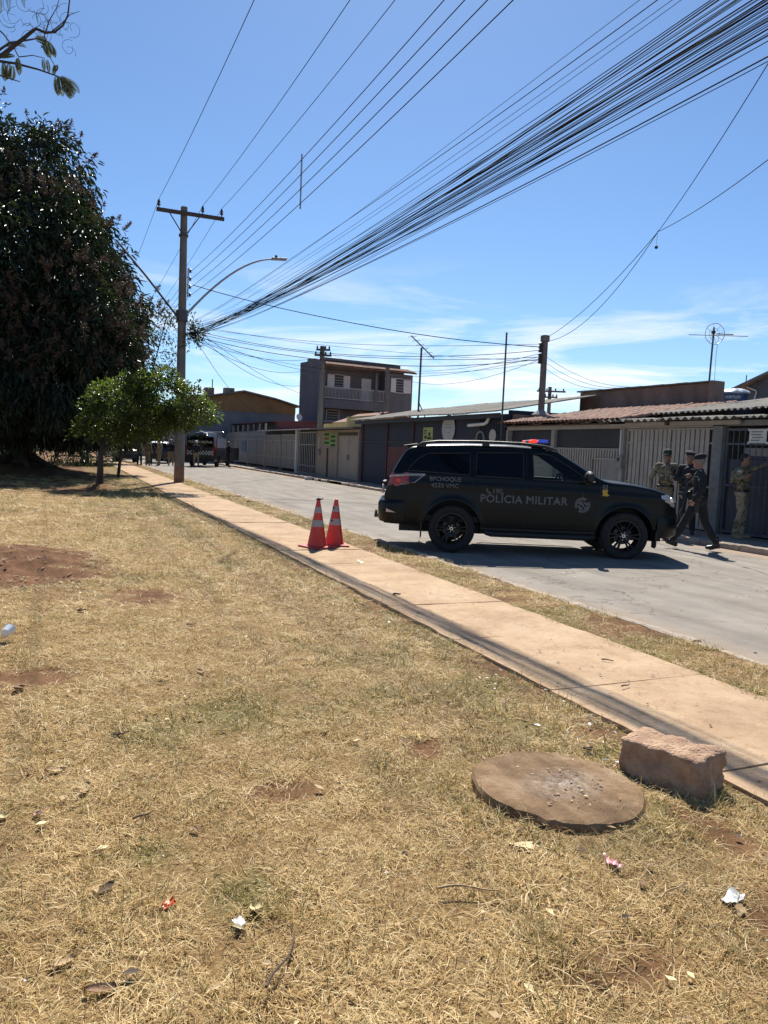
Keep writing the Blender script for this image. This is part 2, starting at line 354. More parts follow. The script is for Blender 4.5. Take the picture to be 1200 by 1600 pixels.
# --- near pavement: concrete slabs laid between lawn and verge
def struct(name, loc=(0, 0, 0)):
    o = bpy.data.objects.new(name, None); COL.objects.link(o); o.location = loc; o['kind'] = 'structure'; return o
sw = struct('pavement')
SW0, SW1, SLAB = 3.03, 4.35, 1.385
def slabmesh(seed):
    r = np.random.default_rng(seed); b = MB(); nx, ny = 7, 7; P = []
    for i in range(nx):
        row = []
        for j in range(ny):
            x = -(SW1-SW0)/2+(SW1-SW0)*i/(nx-1); y = -(SLAB-.012)/2+(SLAB-.012)*j/(ny-1)
            if i in (0, nx-1): x += r.normal(0, .006)
            z = r.normal(0, .0016)-(0.006 if (i in (0, nx-1) or j in (0, ny-1)) else 0); row.append((x, y, z))
        P.append(row)
    b.grid(P); edge = [(i, 0) for i in range(nx)]+[(nx-1, j) for j in range(1, ny)]+[(i, ny-1) for i in range(nx-2, -1, -1)]+[(0, j) for j in range(ny-2, 0, -1)]
    V = [P[i][j] for i, j in edge]; n = len(V); b.add(V+[(v[0], v[1], -.14) for v in V], [(k, (k+1) % n, n+(k+1) % n, n+k) for k in range(n)])
    me = bpy.data.meshes.new('slab'); me.from_pydata(b.v, [], b.f); me.materials.append(M_PAVE); me.update(); return me
SLABS = [slabmesh(i) for i in range(6)]
for k in range(-3, 47):
    yc = 2.78+SLAB*(k+.5)
    o = piece('slab', SLABS[k % 6], sw, ((SW0+SW1)/2, yc, .12+random.uniform(-.004, .004)), (random.uniform(-.003, .003), random.uniform(-.004, .004), 0))

kb = struct('kerb'); M_KERB = mat('kerb_concrete', (0.30, 0.23, 0.17), (0.42, 0.36, 0.3), 6, 0.95, 0.5, 30)
def kerbmesh(seed, L=0.98):
    r = np.random.default_rng(seed); b = MB(); P = []
    for j in range(9):
        y = -L/2+L*j/8; w = r.normal(0, .006, 4)
        P.append([(-.06, y, -.1), (-.06+w[0], y, .105+w[1]), (-.035, y, .118+w[1]), (.035, y, .115+w[2]), (.06+w[3], y, .095+w[2]), (.066, y, -.1)])
    b.grid(P, flip=True); b.add(P[0], [tuple(range(6))]); b.add(P[-1], [tuple(range(6))[::-1]])
    me = bpy.data.meshes.new('kerb_stone'); me.from_pydata(b.v, [], b.f); me.materials.append(M_KERB); me.update(); return me
KM = [kerbmesh(i) for i in range(5)]
for k in range(-4, 62): piece('kerb_stone', KM[k % 5], kb, (5.13+random.uniform(-.008, .008), k+0.5, random.uniform(-.02, .004)), (random.uniform(-.01, .01), random.uniform(-.05, .05), random.uniform(-.008, .008)))
kb2 = struct('kerb_far')
for k in range(2, 76):
    if 33 < k < 41 and k % 3: continue                       # broken away in front of the garage
    piece('kerb_stone', KM[k % 5], kb2, (12.25+random.uniform(-.02, .02), k+0.5, random.uniform(-.02, .004)), (random.uniform(-.02, .02), random.uniform(-.08, .08), math.pi+random.uniform(-.02, .02)))
sheet('footpath_far', np.arange(12.3, 13.95, 0.2), np.concatenate([np.arange(2, 75, 0.6), [130, 170]]), lambda x, y: 0.1+0.02*(vn(x, y, 1.2, 3)-.5), M_CONC)
sheet('yards', np.array([13.9, 25, 60]), np.array([2, 60, 130.]), lambda x, y: x*0+0.06, M_SOIL)

# --- lawn and verge
def lawn_z(x, y):
    z = 0.085+0.02*(vn(x, y, 1.3, 21)-.5)+0.022*(vn(x, y, 0.22, 22)-.5)
    for (cx, cy, rx, ry, h) in ((-0.75, 10.6, 1.3, 1.3, .16), (1.2, 26.2, .6, .6, .2), (-1.7, 37.4, 3.0, 2.2, .45), (-4.2, 40, 4, 3, .3)):
        z = z+h*np.exp(-(((x-cx)/rx)**2+((y-cy)/ry)**2)*1.6)
    dd = np.clip(1.5-((x+0.55)/1.25)**2-((y-10.3)/2.0)**2, 0, 1); z = z+dd*(0.11*(vn(x, y, 0.5, 81)-.5)+0.05*(vn(x, y, 0.13, 82)-.5))
    return z
def soil_f(x, y):
    n = vn(x, y, 0.9, 31, 4); n2 = vn(x, y, 0.35, 32, 3)
    s = np.clip((n-0.66)*9, 0, 1)*np.clip((n2-0.3)*3, 0, 1)
    e = ((x+0.55)/1.25)**2+((y-10.3)/2.0)**2; s = np.maximum(s, np.clip((1.15+1.3*(n2-.5)+0.9*(n-.5)-e)*1.6, 0, 1))
    for (cx, cy, rx, ry) in ((2.5, 1.8, .3, .16), (-0.3, 5.4, .45, .3), (0.95, 3.3, .22, .13), (1.6, 1.75, .2, .1), (2.62, 2.35, .12, .3)):
        s = np.maximum(s, np.clip((1.1+1.2*(n2-.5)-((x-cx)/rx)**2-((y-cy)/ry)**2)*2, 0, 1)*0.85)
    s = np.maximum(s, np.clip((y-21.0-2*(n-.5))/5, 0, 1)*np.clip((2.6-x)/1.5, 0, 1)*np.clip((n2-.32)*4, 0.35, 1))
    s = np.maximum(s, np.clip((2.75-x)*-6+0.2, 0, 1)*np.clip((n2-.45)*4, 0, .8))
    return np.clip(s, 0, 1)
def green_f(x, y):
    n = vn(x, y, 1.1, 41, 4); n2 = vn(x, y, 0.28, 42)
    gch = np.clip((n-0.57)*5, 0, .65)*np.clip((n2-.3)*3, 0, 1)
    gch = np.maximum(gch, np.clip(1-(2.95-x)/0.65, 0, 1)*np.clip((n2-.3)*2.6, 0, 1)*.9)
    gch = np.maximum(gch, np.clip((y-10.5)/6, 0, 1)*np.clip((x-.0)/1.6, 0, 1)*np.clip((n2-.28)*2, 0, .62))
    d = np.sqrt((x-2.18)**2+(y-2.87)**2); gch = np.maximum(gch, np.clip(1-np.abs(d-.47)/.16, 0, 1)*np.clip((n2-.25)*2.5, 0, 1)*.9*(y < 3.0))
    for (cx, cy, r) in ((0.32, 2.95, .13), (0.62, 2.55, .17), (0.95, 4.4, .4), (0.5, 4.2, .25), (2.7, 3.2, .15)):
        gch = np.maximum(gch, np.clip(1.3-np.hypot(x-cx, y-cy)/r, 0, 1)*.8)
    return np.clip(gch, 0, 1)
LX = np.concatenate([np.arange(-60, -4, 2.0), np.arange(-4, -1.2, 0.25), np.arange(-1.2, 3.05, 0.055)])
LY = np.concatenate([np.arange(-12, 1, 1.0), np.arange(1, 13, 0.06), np.arange(13, 34, 0.35), np.arange(34, 100, 2.0)])
sheet('lawn_ground', LX, LY, lawn_z, M_LAWN, {'soil': soil_f, 'green': green_f})
def verge_z(x, y): return 0.10+0.02*(vn(x, y, 0.4, 23)-.5)
sheet('verge_ground', np.linspace(4.33, 5.08, 8), np.arange(-10, 62, 0.25), verge_z, M_LAWN,
      {'soil': lambda x, y: np.clip((vn(x, y, .5, 33)-.42)*5, 0, 1)*.9, 'green': lambda x, y: np.clip((vn(x, y, .8, 34)-.4)*4, 0, .8)})

# --- grass: tufts set out one by one (instanced)
def grass_mat(name, stops, transl=0.25):
    m = bpy.data.materials.new(name); m.use_nodes = True; t = m.node_tree; b = t.nodes['Principled BSDF']; o = t.nodes['Material Output']
    b.inputs['Roughness'].default_value = 0.55; b.inputs['Specular IOR Level'].default_value = 0.35
    g = t.nodes.new('ShaderNodeNewGeometry'); oi = t.nodes.new('ShaderNodeObjectInfo')
    n = t.nodes.new('ShaderNodeTexNoise'); n.inputs['Scale'].default_value = 1.3; n.inputs['Detail'].default_value = 6; n.inputs['Roughness'].default_value = 0.7; t.links.new(g.outputs['Position'], n.inputs[0])
    def ma(op, a, bb):
        q = t.nodes.new('ShaderNodeMath'); q.operation = op
        for s, i in ((a, 0), (bb, 1)):
            if isinstance(s, float): q.inputs[i].default_value = s
            else: t.links.new(s, q.inputs[i])
        return q.outputs[0]
    f = ma('ADD', ma('MULTIPLY', g.outputs['Random Per Island'], 0.45), ma('ADD', ma('MULTIPLY', oi.outputs['Random'], 0.2), ma('MULTIPLY', n.outputs[0], 0.55)))
    r = t.nodes.new('ShaderNodeValToRGB')
    for i, (p, c) in enumerate(stops):
        e = r.color_ramp.elements[i] if i < 2 else r.color_ramp.elements.new(p)
        e.position = p; e.color = (*c, 1)
    t.links.new(f, r.inputs[0]); t.links.new(r.outputs[0], b.inputs['Base Color'])
    tr = t.nodes.new('ShaderNodeBsdfTranslucent'); t.links.new(r.outputs[0], tr.inputs[0]); mxx = t.nodes.new('ShaderNodeMixShader'); mxx.inputs[0].default_value = transl
    t.links.new(b.outputs[0], mxx.inputs[1]); t.links.new(tr.outputs[0], mxx.inputs[2]); t.links.new(mxx.outputs[0], o.inputs[0]); return m
M_DRY = grass_mat('dry_grass', [(0.22, (0.20, 0.11, 0.04)), (0.40, (0.46, 0.30, 0.11)), (0.60, (0.66, 0.475, 0.20)), (0.85, (0.84, 0.69, 0.39))])
M_GREEN = grass_mat('green_grass', [(0.2, (0.07, 0.075, 0.018)), (0.5, (0.17, 0.165, 0.045)), (0.8, (0.34, 0.29, 0.10))], 0.35)
tufts = bpy.data.collections.new('tufts')
def blade_mesh(name, n, L, Wd, elev, spread, mats, frac=0.0, curl=0.6, seed=0):
    r = np.random.default_rng(seed); V = []; Fq = []; Ft = []; mq = []; mt = []
    for k in range(n):
        a = r.uniform(0, 6.283); p = np.array([r.normal(0, spread), r.normal(0, spread), -0.004]); l = L*r.uniform(.5, 1.35); w = Wd*r.uniform(.6, 1.3)
        el = math.radians(r.uniform(*elev)); side = np.array([-math.sin(a), math.cos(a), r.normal(0, .4)]); turn = r.normal(0, curl); b0 = len(V)
        seg = 3
        for i in range(seg+1):
            w_ = w*(1-(i/seg)**1.6*.85)
            if i < seg: V += [p-side*w_/2, p+side*w_/2]
            else: V.append(p.copy())
            d = np.array([math.cos(a)*math.cos(el), math.sin(a)*math.cos(el), math.sin(el)]); p = p+d*l/seg
            a += turn/seg*1.6; el -= abs(r.normal(.25, .25)); p[2] = max(p[2], 0.002)
            side = np.array([-math.sin(a), math.cos(a), side[2]])
        mi = 1 if r.uniform() < frac else 0
        for i in range(seg-1): Fq.append((b0+2*i, b0+2*i+1, b0+2*i+3, b0+2*i+2)); mq.append(mi)
        Ft.append((b0+2*seg-2, b0+2*seg-1, b0+2*seg)); mt.append(mi)
    me = mesh_np(name, np.array(V), [np.array(Fq), np.array(Ft)], mats, True, mq+mt)
    o = bpy.data.objects.new(name, me); tufts.objects.link(o)
for k in range(5): blade_mesh('tuft_%02d' % k, 30, (.045, .06, .07, .055, .085)[k], .0026, ((2, 30), (2, 45), (0, 22), (5, 60), (2, 30))[k], .034, [M_DRY, M_GREEN], .10, .45, k)
for k in range(5, 8): blade_mesh('tuft_%02d' % k, 20, .060, .0032, (10, 65), .026, [M_GREEN, M_DRY], .45, .5, k)
for k in range(8, 10): blade_mesh('tuft_%02d' % k, 14, .10, .0024, (15, 75), .018, [M_DRY, M_GREEN], .2, .7, k)
ng = bpy.data.node_groups.new('set_out_tufts', 'GeometryNodeTree')
ng.interface.new_socket('Geometry', in_out='INPUT', socket_type='NodeSocketGeometry'); ng.interface.new_socket('Geometry', in_out='OUTPUT', socket_type='NodeSocketGeometry')
gi = ng.nodes.new('NodeGroupInput'); go = ng.nodes.new('NodeGroupOutput'); ip = ng.nodes.new('GeometryNodeInstanceOnPoints'); ci = ng.nodes.new('GeometryNodeCollectionInfo')
ci.inputs['Collection'].default_value = tufts; ci.inputs['Separate Children'].default_value = True; ci.inputs['Reset Children'].default_value = True
ip.inputs['Pick Instance'].default_value = True
def nat(nm, ty):
    a = ng.nodes.new('GeometryNodeInputNamedAttribute'); a.data_type = ty; a.inputs['Name'].default_value = nm; return a.outputs['Attribute']
ng.links.new(gi.outputs[0], ip.inputs['Points']); ng.links.new(ci.outputs[0], ip.inputs['Instance'])
ng.links.new(nat('idx', 'INT'), ip.inputs['Instance Index']); ng.links.new(nat('rot', 'FLOAT_VECTOR'), ip.inputs['Rotation']); ng.links.new(nat('scl', 'FLOAT_VECTOR'), ip.inputs['Scale'])
ng.links.new(ip.outputs[0], go.inputs[0])
def grass_object(name, label, x, y, z, idx, sc):
    n = len(x); me = bpy.data.meshes.new(name); me.vertices.add(n); me.vertices.foreach_set('co', np.stack([x, y, z], -1).astype(np.float32).ravel())
    a = me.attributes.new('idx', 'INT', 'POINT'); a.data.foreach_set('value', idx.astype(np.int32))
    a = me.attributes.new('rot', 'FLOAT_VECTOR', 'POINT'); a.data.foreach_set('vector', np.stack([rng.normal(0, .12, n), rng.normal(0, .12, n), rng.uniform(0, 6.283, n)], -1).astype(np.float32).ravel())
    a = me.attributes.new('scl', 'FLOAT_VECTOR', 'POINT'); a.data.foreach_set('vector', np.stack([sc, sc, sc*rng.uniform(.7, 1.25, n)], -1).astype(np.float32).ravel())
    me.update(); o = link(name, me); md = o.modifiers.new('tufts', 'NODES'); md.node_group = ng
    tag(o, label, 'grass', kind='stuff'); return o
def sprinkle(x0, x1, y0, y1, zf, bands, keep, soil, green):
    out = []
    for (d0, d1, dens, sc) in bands:
        n = int((x1-x0)*(y1-y0)*dens); x = rng.uniform(x0, x1, n); y = rng.uniform(y0, y1, n); dd = np.hypot(x, y)
        k = (dd >= d0) & (dd < d1); x = x[k]; y = y[k]
        px, py, d = project(x, y, np.full(len(x), .1)); k = (px > -420) & (px < 1620) & (py < 1780) & (d > .5); x = x[k]; y = y[k]
        s = soil(x, y); cl = 0.18+1.25*vn(x, y, .14, 51, 2); u = rng.uniform(0, 1, len(x)); k = (u < (1-s*.97)*cl) & keep(x, y); x = x[k]; y = y[k]
        g = green(x, y); u = rng.uniform(0, 1, len(x)); idx = rng.integers(0, 5, len(x)); gk = u < g*.85; idx[gk] = rng.integers(5, 8, gk.sum())
        t = (~gk) & (rng.uniform(0, 1, len(x)) < .10); idx[t] = rng.integers(8, 10, t.sum())
        scl = sc*rng.uniform(.6, 1.35, len(x))*(0.62+0.8*vn(x, y, .22, 52, 2)); out.append((x, y, zf(x, y)-.004, idx, scl))
    return [np.concatenate(q) for q in zip(*out)]
def keep_lawn(x, y):
    k = (x < 3.05+.12*(vn(x, y, .22, 61)-.5)) & (((x-2.18)/.375)**2+((y-2.90)/.375)**2 > 1+.25*(vn(x, y, .08, 64)-.5))
    u = (x-2.80)*math.cos(-.9)-(y-2.83)*math.sin(-.9)*-1; return k & ~((np.abs(x-2.80) < .2) & (np.abs(y-2.86) < .2))
grass_object('grass', 'short dry straw-coloured grass of the lawn', *sprinkle(-14, 3.06, 1.0, 34, lawn_z, ((0, 4.2, 1200, .92), (4.2, 7.5, 620, 1.05), (7.5, 14, 260, 1.35), (14, 34, 70, 1.9)), keep_lawn, soil_f, green_f))
grass_object('verge_grass', 'strip of dry and green grass between pavement and kerb', *sprinkle(4.2, 5.16, 1.0, 40, verge_z, ((0, 8, 620, 1.0), (8, 16, 360, 1.2), (16, 40, 150, 1.5)), lambda x, y: (x > 4.33+.22*(vn(x, y, .3, 62)-.5)) & (x < 5.08+.1*(vn(x, y, .3, 63)-.4)),
             lambda x, y: np.clip((vn(x, y, .5, 33)-.46)*4, 0, 1)*.8, lambda x, y: np.clip((vn(x, y, .8, 34)-.36)*4, .1, .8)))

# ------------------------------------------------------------------ houses along the far side (front line x = 13.8)
M_BEIGE = mat('beige_gate_paint', (0.30, 0.27, 0.235), (0.40, 0.36, 0.315), 3, 0.55, 0.05, 60)
M_BEIGE2 = mat('beige_shutter', (0.33, 0.295, 0.245), (0.42, 0.38, 0.325), 2, 0.6)
M_BACK = mat('gate_backing_sheet', (0.10, 0.09, 0.08), (0.15, 0.135, 0.12), 2, 0.7)
M_POST = mat('grey_post', (0.17, 0.17, 0.17), (0.26, 0.25, 0.24), 4, 0.85, 0.3, 30)
M_POSTB = mat('beige_post', (0.27, 0.25, 0.22), (0.36, 0.335, 0.30), 4, 0.85, 0.3, 30)
M_NAVY = mat('navy_wall_paint', (0.018, 0.024, 0.042), (0.034, 0.04, 0.06), 1.2, 0.7, 0.15, 25)
M_MAROON = mat('maroon_panel', (0.085, 0.02, 0.024), (0.13, 0.03, 0.032), 2, 0.6)
M_DARKP = mat('dark_panel', (0.02, 0.024, 0.03), (0.035, 0.038, 0.045), 2, 0.5)
M_RENDER = mat('weathered_render', (0.16, 0.115, 0.09), (0.30, 0.225, 0.18), 1.1, 0.95, 0.5, 22, stretch=(1, 1, .5))
M_RENDERG = mat('grey_render', (0.20, 0.195, 0.19), (0.31, 0.30, 0.29), 0.9, 0.95, 0.4, 22, stretch=(1, 1, .4))
M_TAN = mat('tan_wall', (0.30, 0.245, 0.19), (0.40, 0.335, 0.265), 1.0, 0.9, 0.3, 18)
M_TAND = mat('tan_door', (0.33, 0.275, 0.225), (0.42, 0.36, 0.30), 1.6, 0.6)
M_FIBRO = mat('fibre_cement_sheet', (0.10, 0.09, 0.075), (0.29, 0.27, 0.235), 2.3, 0.95, 0.4, 30, lo=.3, hi=.72)
M_TILE = mat('clay_tile', (0.13, 0.065, 0.043), (0.33, 0.185, 0.125), 3.0, 0.9, 0.4, 40)
M_WOOD = mat('dark_timber', (0.07, 0.05, 0.035), (0.13, 0.09, 0.06), 5, 0.85, 0.3, 40, stretch=(1, 1, 8))
M_BARS = mat('dark_blue_grey_bars', (0.07, 0.08, 0.10), (0.11, 0.12, 0.145), 4, 0.5)
M_SHEETD = mat('blue_grey_sheet', (0.055, 0.06, 0.072), (0.085, 0.09, 0.105), 2, 0.55)
M_INT = mat('interior_shade_plaster', (0.10, 0.09, 0.085), (0.15, 0.14, 0.13), 1, 0.95)  # darkness of the open interiors is put into this wall colour
M_PVC = mat('white_pvc', (0.62, 0.6, 0.55), (0.7, 0.68, 0.64), 5, 0.4)
M_GREYG = mat('grey_gate_paint', (0.20, 0.19, 0.175), (0.28, 0.265, 0.245), 2, 0.6, 0.05, 40)
M_WHITEB = mat('white_bar_paint', (0.32, 0.31, 0.29), (0.41, 0.40, 0.38), 4, 0.5)
M_WHITE = mat('off_white_paint', (0.58, 0.57, 0.54), (0.7, 0.69, 0.66), 3, 0.6)
M_BLACK = mat('black_plastic', (0.012, 0.012, 0.013), (0.02, 0.02, 0.021), 5, 0.5)
M_STEEL = mat('galvanised_steel', (0.30, 0.30, 0.30), (0.42, 0.42, 0.42), 8, 0.4, metal=0.8)
M_DSTEEL = mat('dark_steel', (0.06, 0.06, 0.065), (0.1, 0.1, 0.105), 8, 0.5, metal=0.4)

def part_box(name, m, par, *b, bevel=0.0):
    q = MB(); q.box(*b); return q.build(name, m, par, bevel=bevel)
def corr(name, par, x0, x1, y0, y1, z0, z1, m, pitch=0.177, amp=0.026, width=1.06, seed=0, sag=0.0):
    """roof of corrugated sheets sloping up from x0 to x1, each sheet an object lapped over the next"""
    r = np.random.default_rng(seed); n = max(1, round((y1-y0)/width)); w = (y1-y0)/n
    for k in range(n):
        ny = int(w/pitch*8)+2; ys = np.linspace(0, w+.05, ny); xs = np.linspace(x0, x1, 5); jx = r.normal(0, .02); jz = r.normal(0, .006)+(k % 2)*.006
        b = MB()
        for s, fl in ((0, False), (-.009, True)):
            b.grid([[(x+jx, y0+k*w+y, z0+(z1-z0)*(x-x0)/(x1-x0)+amp*math.sin(2*math.pi*y/pitch)+s+jz+sag*math.sin((y0+k*w+y)*.7)) for y in ys] for x in xs], flip=fl)
        nn = len(ys); tot = nn*5
        b.f += [(j, j+1, tot+j+1, tot+j) for j in range(nn-1)]+[(4*nn+j+1, 4*nn+j, tot+4*nn+j, tot+4*nn+j+1) for j in range(nn-1)]; b.m += [0]*(2*nn-2)
        b.build('roof_sheet', m, par, smooth=True, normals=False)

def slat_gate(name, label, y0, y1, z0, z1, pitch, sw_, m, mback, rails, group=None, x=13.8, back=True, backz=None, round_bar=False):
    g = thing(name, label, 'gate', (x, (y0+y1)/2, z0), group=group)
    b = MB()
    for zr in rails: b.box(x-.025, x+.025, y0+.05, y1-.05, zr-.022, zr+.022)
    b.box(x-.03, x+.03, y0, y0+.055, z0, z1); b.box(x-.03, x+.03, y1-.055, y1, z0, z1); b.box(x-.031, x+.031, y0+.055, y1-.055, z1-.05, z1); b.box(x-.031, x+.031, y0+.055, y1-.055, z0, z0+.06)
    b.build('frame', m, g)
    n = int((y1-y0-.16)/pitch); off = (y1-y0-(n-1)*pitch)/2
    if round_bar:
        q = MB(); q.tube([(0, 0, 0), (0, 0, z1-z0-.06)], sw_/2, 8); me = bpy.data.meshes.new('bar'); me.from_pydata(q.v, [], q.f); me.materials.append(m)
    else: me = boxmesh('slat', .018, sw_, z1-z0-.06, m)
    for k in range(n): piece('bar' if round_bar else 'slat', me, g, (x-.035, y0+off+k*pitch+random.uniform(-.004, .004), z0+.03), (random.uniform(-.0015, .0015), 0, random.uniform(-.008, .008)))
    if back: part_box('backing_sheet', mback, g, x+.04, x+.046, y0+.05, y1-.05, (backz or (z0+.02, z1-.04))[0], (backz or (z0+.02, z1-.04))[1])
    return g

# --- corner lot at the right: carport behind dark bars
hA = thing('carport_house', 'house with weathered corrugated roof behind the dark barred gate', 'house', (16, 9.5, 0.06))
part_box('wall', M_INT, hA, 18.2, 18.4, 3.0, 16.0, 0.06, 3.3); part_box('wall', M_INT, hA, 14.1, 18.2, 2.8, 3.0, 0.06, 2.9)  # back wall added in a dark colour so the carport reads dark
part_box('beam', M_POST, hA, 13.72, 13.9, 4.0, 13.02, 2.52, 2.64)
corr('roof', hA, 13.38, 15.7, 4.0, 12.2, 2.68, 2.86, M_FIBRO, seed=3)
corr('roof', hA, 14.3, 18.7, 3.9, 16.0, 2.93, 3.62, M_FIBRO, seed=4, sag=.012)
gA = slat_gate('barred_gate', 'dark blue grey barred gate carrying a white notice at the right edge', 9.0, 13.0, 0.14, 2.46, 0.155, 0.022, M_BARS, M_SHEETD, (2.12, 1.2), backz=(.16, 1.78), round_bar=True)
part_box('post', M_POST, gA, 13.68, 13.92, 13.03, 13.30, 0.05, 2.52)
nb = thing('notice_board', 'white notice plate wired to the dark barred gate', 'sign', (13.74, 12.12, 2.12))
part_box('plate', M_WHITE, nb, 13.735, 13.745, 11.90, 12.34, 2.14, 2.44)
for k, (a, c) in enumerate(((.05, .30), (.05, .26), (.08, .3), (.05, .22))): part_box('print_line', M_POST, nb, 13.731, 13.7335, 12.34-c-.05, 12.34-a, 2.38-.06*k-.012, 2.38-.06*k+.012)
for yy in (11.88, 12.36):
    for zz in (2.14, 2.42): part_box('tab', M_WHITE, nb, 13.736, 13.744, yy-.022, yy+.022, zz-.02, zz+.03)
bd = thing('hinged_board', 'grey board fixed behind the bars under the white notice', 'board', (13.9, 11.9, 1.8)); part_box('panel', M_GREYG, bd, 13.9, 13.92, 11.6, 12.6, 1.86, 2.04); part_box('stay', M_BARS, bd, 13.92, 13.94, 11.6, 12.6, 1.80, 1.84)

# --- beige-gated house with clay tiles
hB = thing('tiled_house', 'low house with red clay tile roof behind the beige gates', 'house', (16, 18, 0.06))
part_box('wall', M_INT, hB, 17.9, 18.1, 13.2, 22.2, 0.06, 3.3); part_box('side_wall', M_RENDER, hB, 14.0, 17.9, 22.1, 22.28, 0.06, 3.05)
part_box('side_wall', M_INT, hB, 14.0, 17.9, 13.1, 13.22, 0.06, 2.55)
b = MB(); b.prism([(14.2, 2.3), (17.5, 2.3), (17.5, 3.36), (14.2, 2.78)], 16.34, 16.5, 'y'); b.build('gable_wall', M_RENDERG, hB)
part_box('beam', M_BEIGE, hB, 13.70, 13.88, 13.34, 22.1, 2.5, 2.62)
part_box('post', M_POSTB, hB, 13.68, 13.90, 16.30, 16.46, 0.06, 2.5); part_box('post', M_POSTB, hB, 13.68, 13.90, 19.40, 19.56, 0.06, 2.5); part_box('post', M_POSTB, hB, 13.68, 13.90, 22.0, 22.12, 0.06, 2.5)
par = MB(); par.prism([(17.2, 2.6), (23.35, 2.6), (23.35, 4.05), (17.2, 4.02)], 17.5, 17.66, 'x'); par.build('parapet', M_RENDER, hB)
rr = np.random.default_rng(2)
for k in range(13):
    y = 17.1+k*.49; part_box('coping', M_FIBRO, hB, 17.42, 17.74, y, y+.485, 4.035+rr.uniform(0, .012)+.0025*k, 4.075+rr.uniform(0, .012)+.0025*k)
part_box('pilaster', M_RENDER, hB, 17.40, 17.80, 17.0, 17.2, 2.4, 4.06)
b = MB(); b.box(13.6, 17.45, 16.2, 22.25, 2.6, 2.63); bt = b  # boarding under the tiles, tilted with the roof
slope = (3.36-2.70)/(17.4-13.42)
bt.v = [(x, y, z+(x-13.42)*slope-.02) for x, y, z in bt.v]; bt.build('roof_boarding', M_WOOD, hB)
def tilemesh():
    b = MB(); P = []
    for i, (x, w, dz) in enumerate(((0, .105, .0), (.42, .088, .028))):
        P.append([(x, -w*math.cos(math.pi*t/6), .075*math.sin(math.pi*t/6)+dz) for t in range(7)])
    b.grid(P); b.grid([[(p[0], p[1]*.86, p[2]-.012) for p in r] for r in P], flip=True)
    b.add(P[0]+[(p[0], p[1]*.86, p[2]-.012) for p in P[0]], [(j, j+1, 8+j, 7+j) for j in range(6)])
    me = bpy.data.meshes.new('roof_tile'); me.from_pydata(b.v, [], b.f); me.materials.append(M_TILE); me.polygons.foreach_set('use_smooth', [True]*len(me.polygons)); me.update(); return me
TM = tilemesh(); ang = math.atan(slope); far = MB(); cnt = 0
for i in range(11):
    for j in range(30):
        y = 16.25+j*.202; x = 13.42+i*.365; z = 2.695+(x-13.42)*slope; jy, jr = rr.normal(0, .008), rr.normal(0, .03)
        if i < 10: piece('roof_tile', TM, hB, (x+rr.normal(0, .012), y+jy, z+abs(rr.normal(0, .004))), (0, -ang+rr.normal(0, .015), jr)); cnt += 1
        else:
            Mx = Matrix.Translation((x, y+jy, z)) @ Matrix.Rotation(-ang, 4, 'Y'); far.add([Mx @ v.co for v in TM.vertices], [tuple(p.vertices) for p in TM.polygons])
o = far.build('roof_tiles', M_TILE, hB, smooth=True, normals=False); o['kind'] = 'stuff'
cano = thing('gate_canopy', 'grey corrugated canopy with wavy edge over the beige sliding gate', 'canopy', (14.4, 14.6, 2.6)); corr('roof', cano, 13.34, 15.9, 12.35, 16.95, 2.68, 2.90, M_FIBRO, seed=9, amp=.034, pitch=.24)
part_box('fascia', M_BEIGE, cano, 13.60, 13.66, 12.5, 16.8, 2.54, 2.64); part_box('rafter', M_WOOD, cano, 13.5, 15.8, 14.6, 14.66, 2.55, 2.63)
slat_gate('sliding_gate', 'tall beige slatted sliding gate behind the standing officers', 13.34, 16.28, 0.13, 2.49, 0.15, 0.118, M_BEIGE, M_BACK, (2.13, 1.12), group='beige slatted gates')
gB2 = slat_gate('slatted_gate', 'beige slatted gate with a small hatch beneath a dark panel standing for the shaded opening', 16.47, 19.38, 0.13, 1.97, 0.112, 0.07, M_BEIGE, M_BACK, (1.1,), group='beige slatted gates')
part_box('opening_shade_panel', M_DARKP, gB2, 13.78, 13.84, 16.47, 19.39, 1.99, 2.49); part_box('hatch', M_GREYG, gB2, 13.72, 13.75, 16.52, 17.12, 1.05, 1.68); b = MB()  # dark panel above the gate: shade of the opening put into its colour
for zz in (1.05, 1.68): b.box(13.71, 13.755, 16.5, 17.62, zz-.018, zz+.018)
for yy in (17.14, 17.62): b.box(13.712, 13.753, yy-.018, yy+.018, 1.05, 1.68)
b.build('hatch_frame', M_BEIGE, gB2)
rs = thing('roller_shutter', 'beige shutter of horizontal boards below a dark sheet filling the shaded opening beside the navy wall', 'shutter', (13.8, 20.8, 0.1))
me = boxmesh('shutter_slat', .03, 2.4, .118, M_BEIGE2)
for k in range(15): piece('shutter_slat', me, rs, (13.80+.004*(k % 2), 20.79, 0.12+k*.122))
part_box('opening_shade_sheet', M_DARKP, rs, 13.84, 13.88, 19.58, 21.98, 1.97, 2.48); part_box('rail', M_BEIGE, rs, 13.77, 13.83, 19.58, 21.98, 1.955, 2.0)  # dark sheet stands in for the shade inside the opening

for i, (x, y, z, lab) in enumerate(((13.66, 16.38, 1.45, 'small grey meter box on the beige post by the hatch'), (13.74, 42.3, 1.3, 'small grey meter box on the tan wall under the posters'))):
    mb_ = thing('meter_box', lab, 'meter box', (x, y, z), group='meter boxes'); part_box('case', M_GREYG, mb_, x-.05, x+.02, y-.11, y+.11, z, z+.34, bevel=.01); part_box('window', M_DARKP, mb_, x-.056, x-.051, y-.05, y+.05, z+.18, z+.28); part_box('conduit', M_PVC, mb_, x-.02, x+.01, y-.015, y+.015, z+.34, z+1.0)
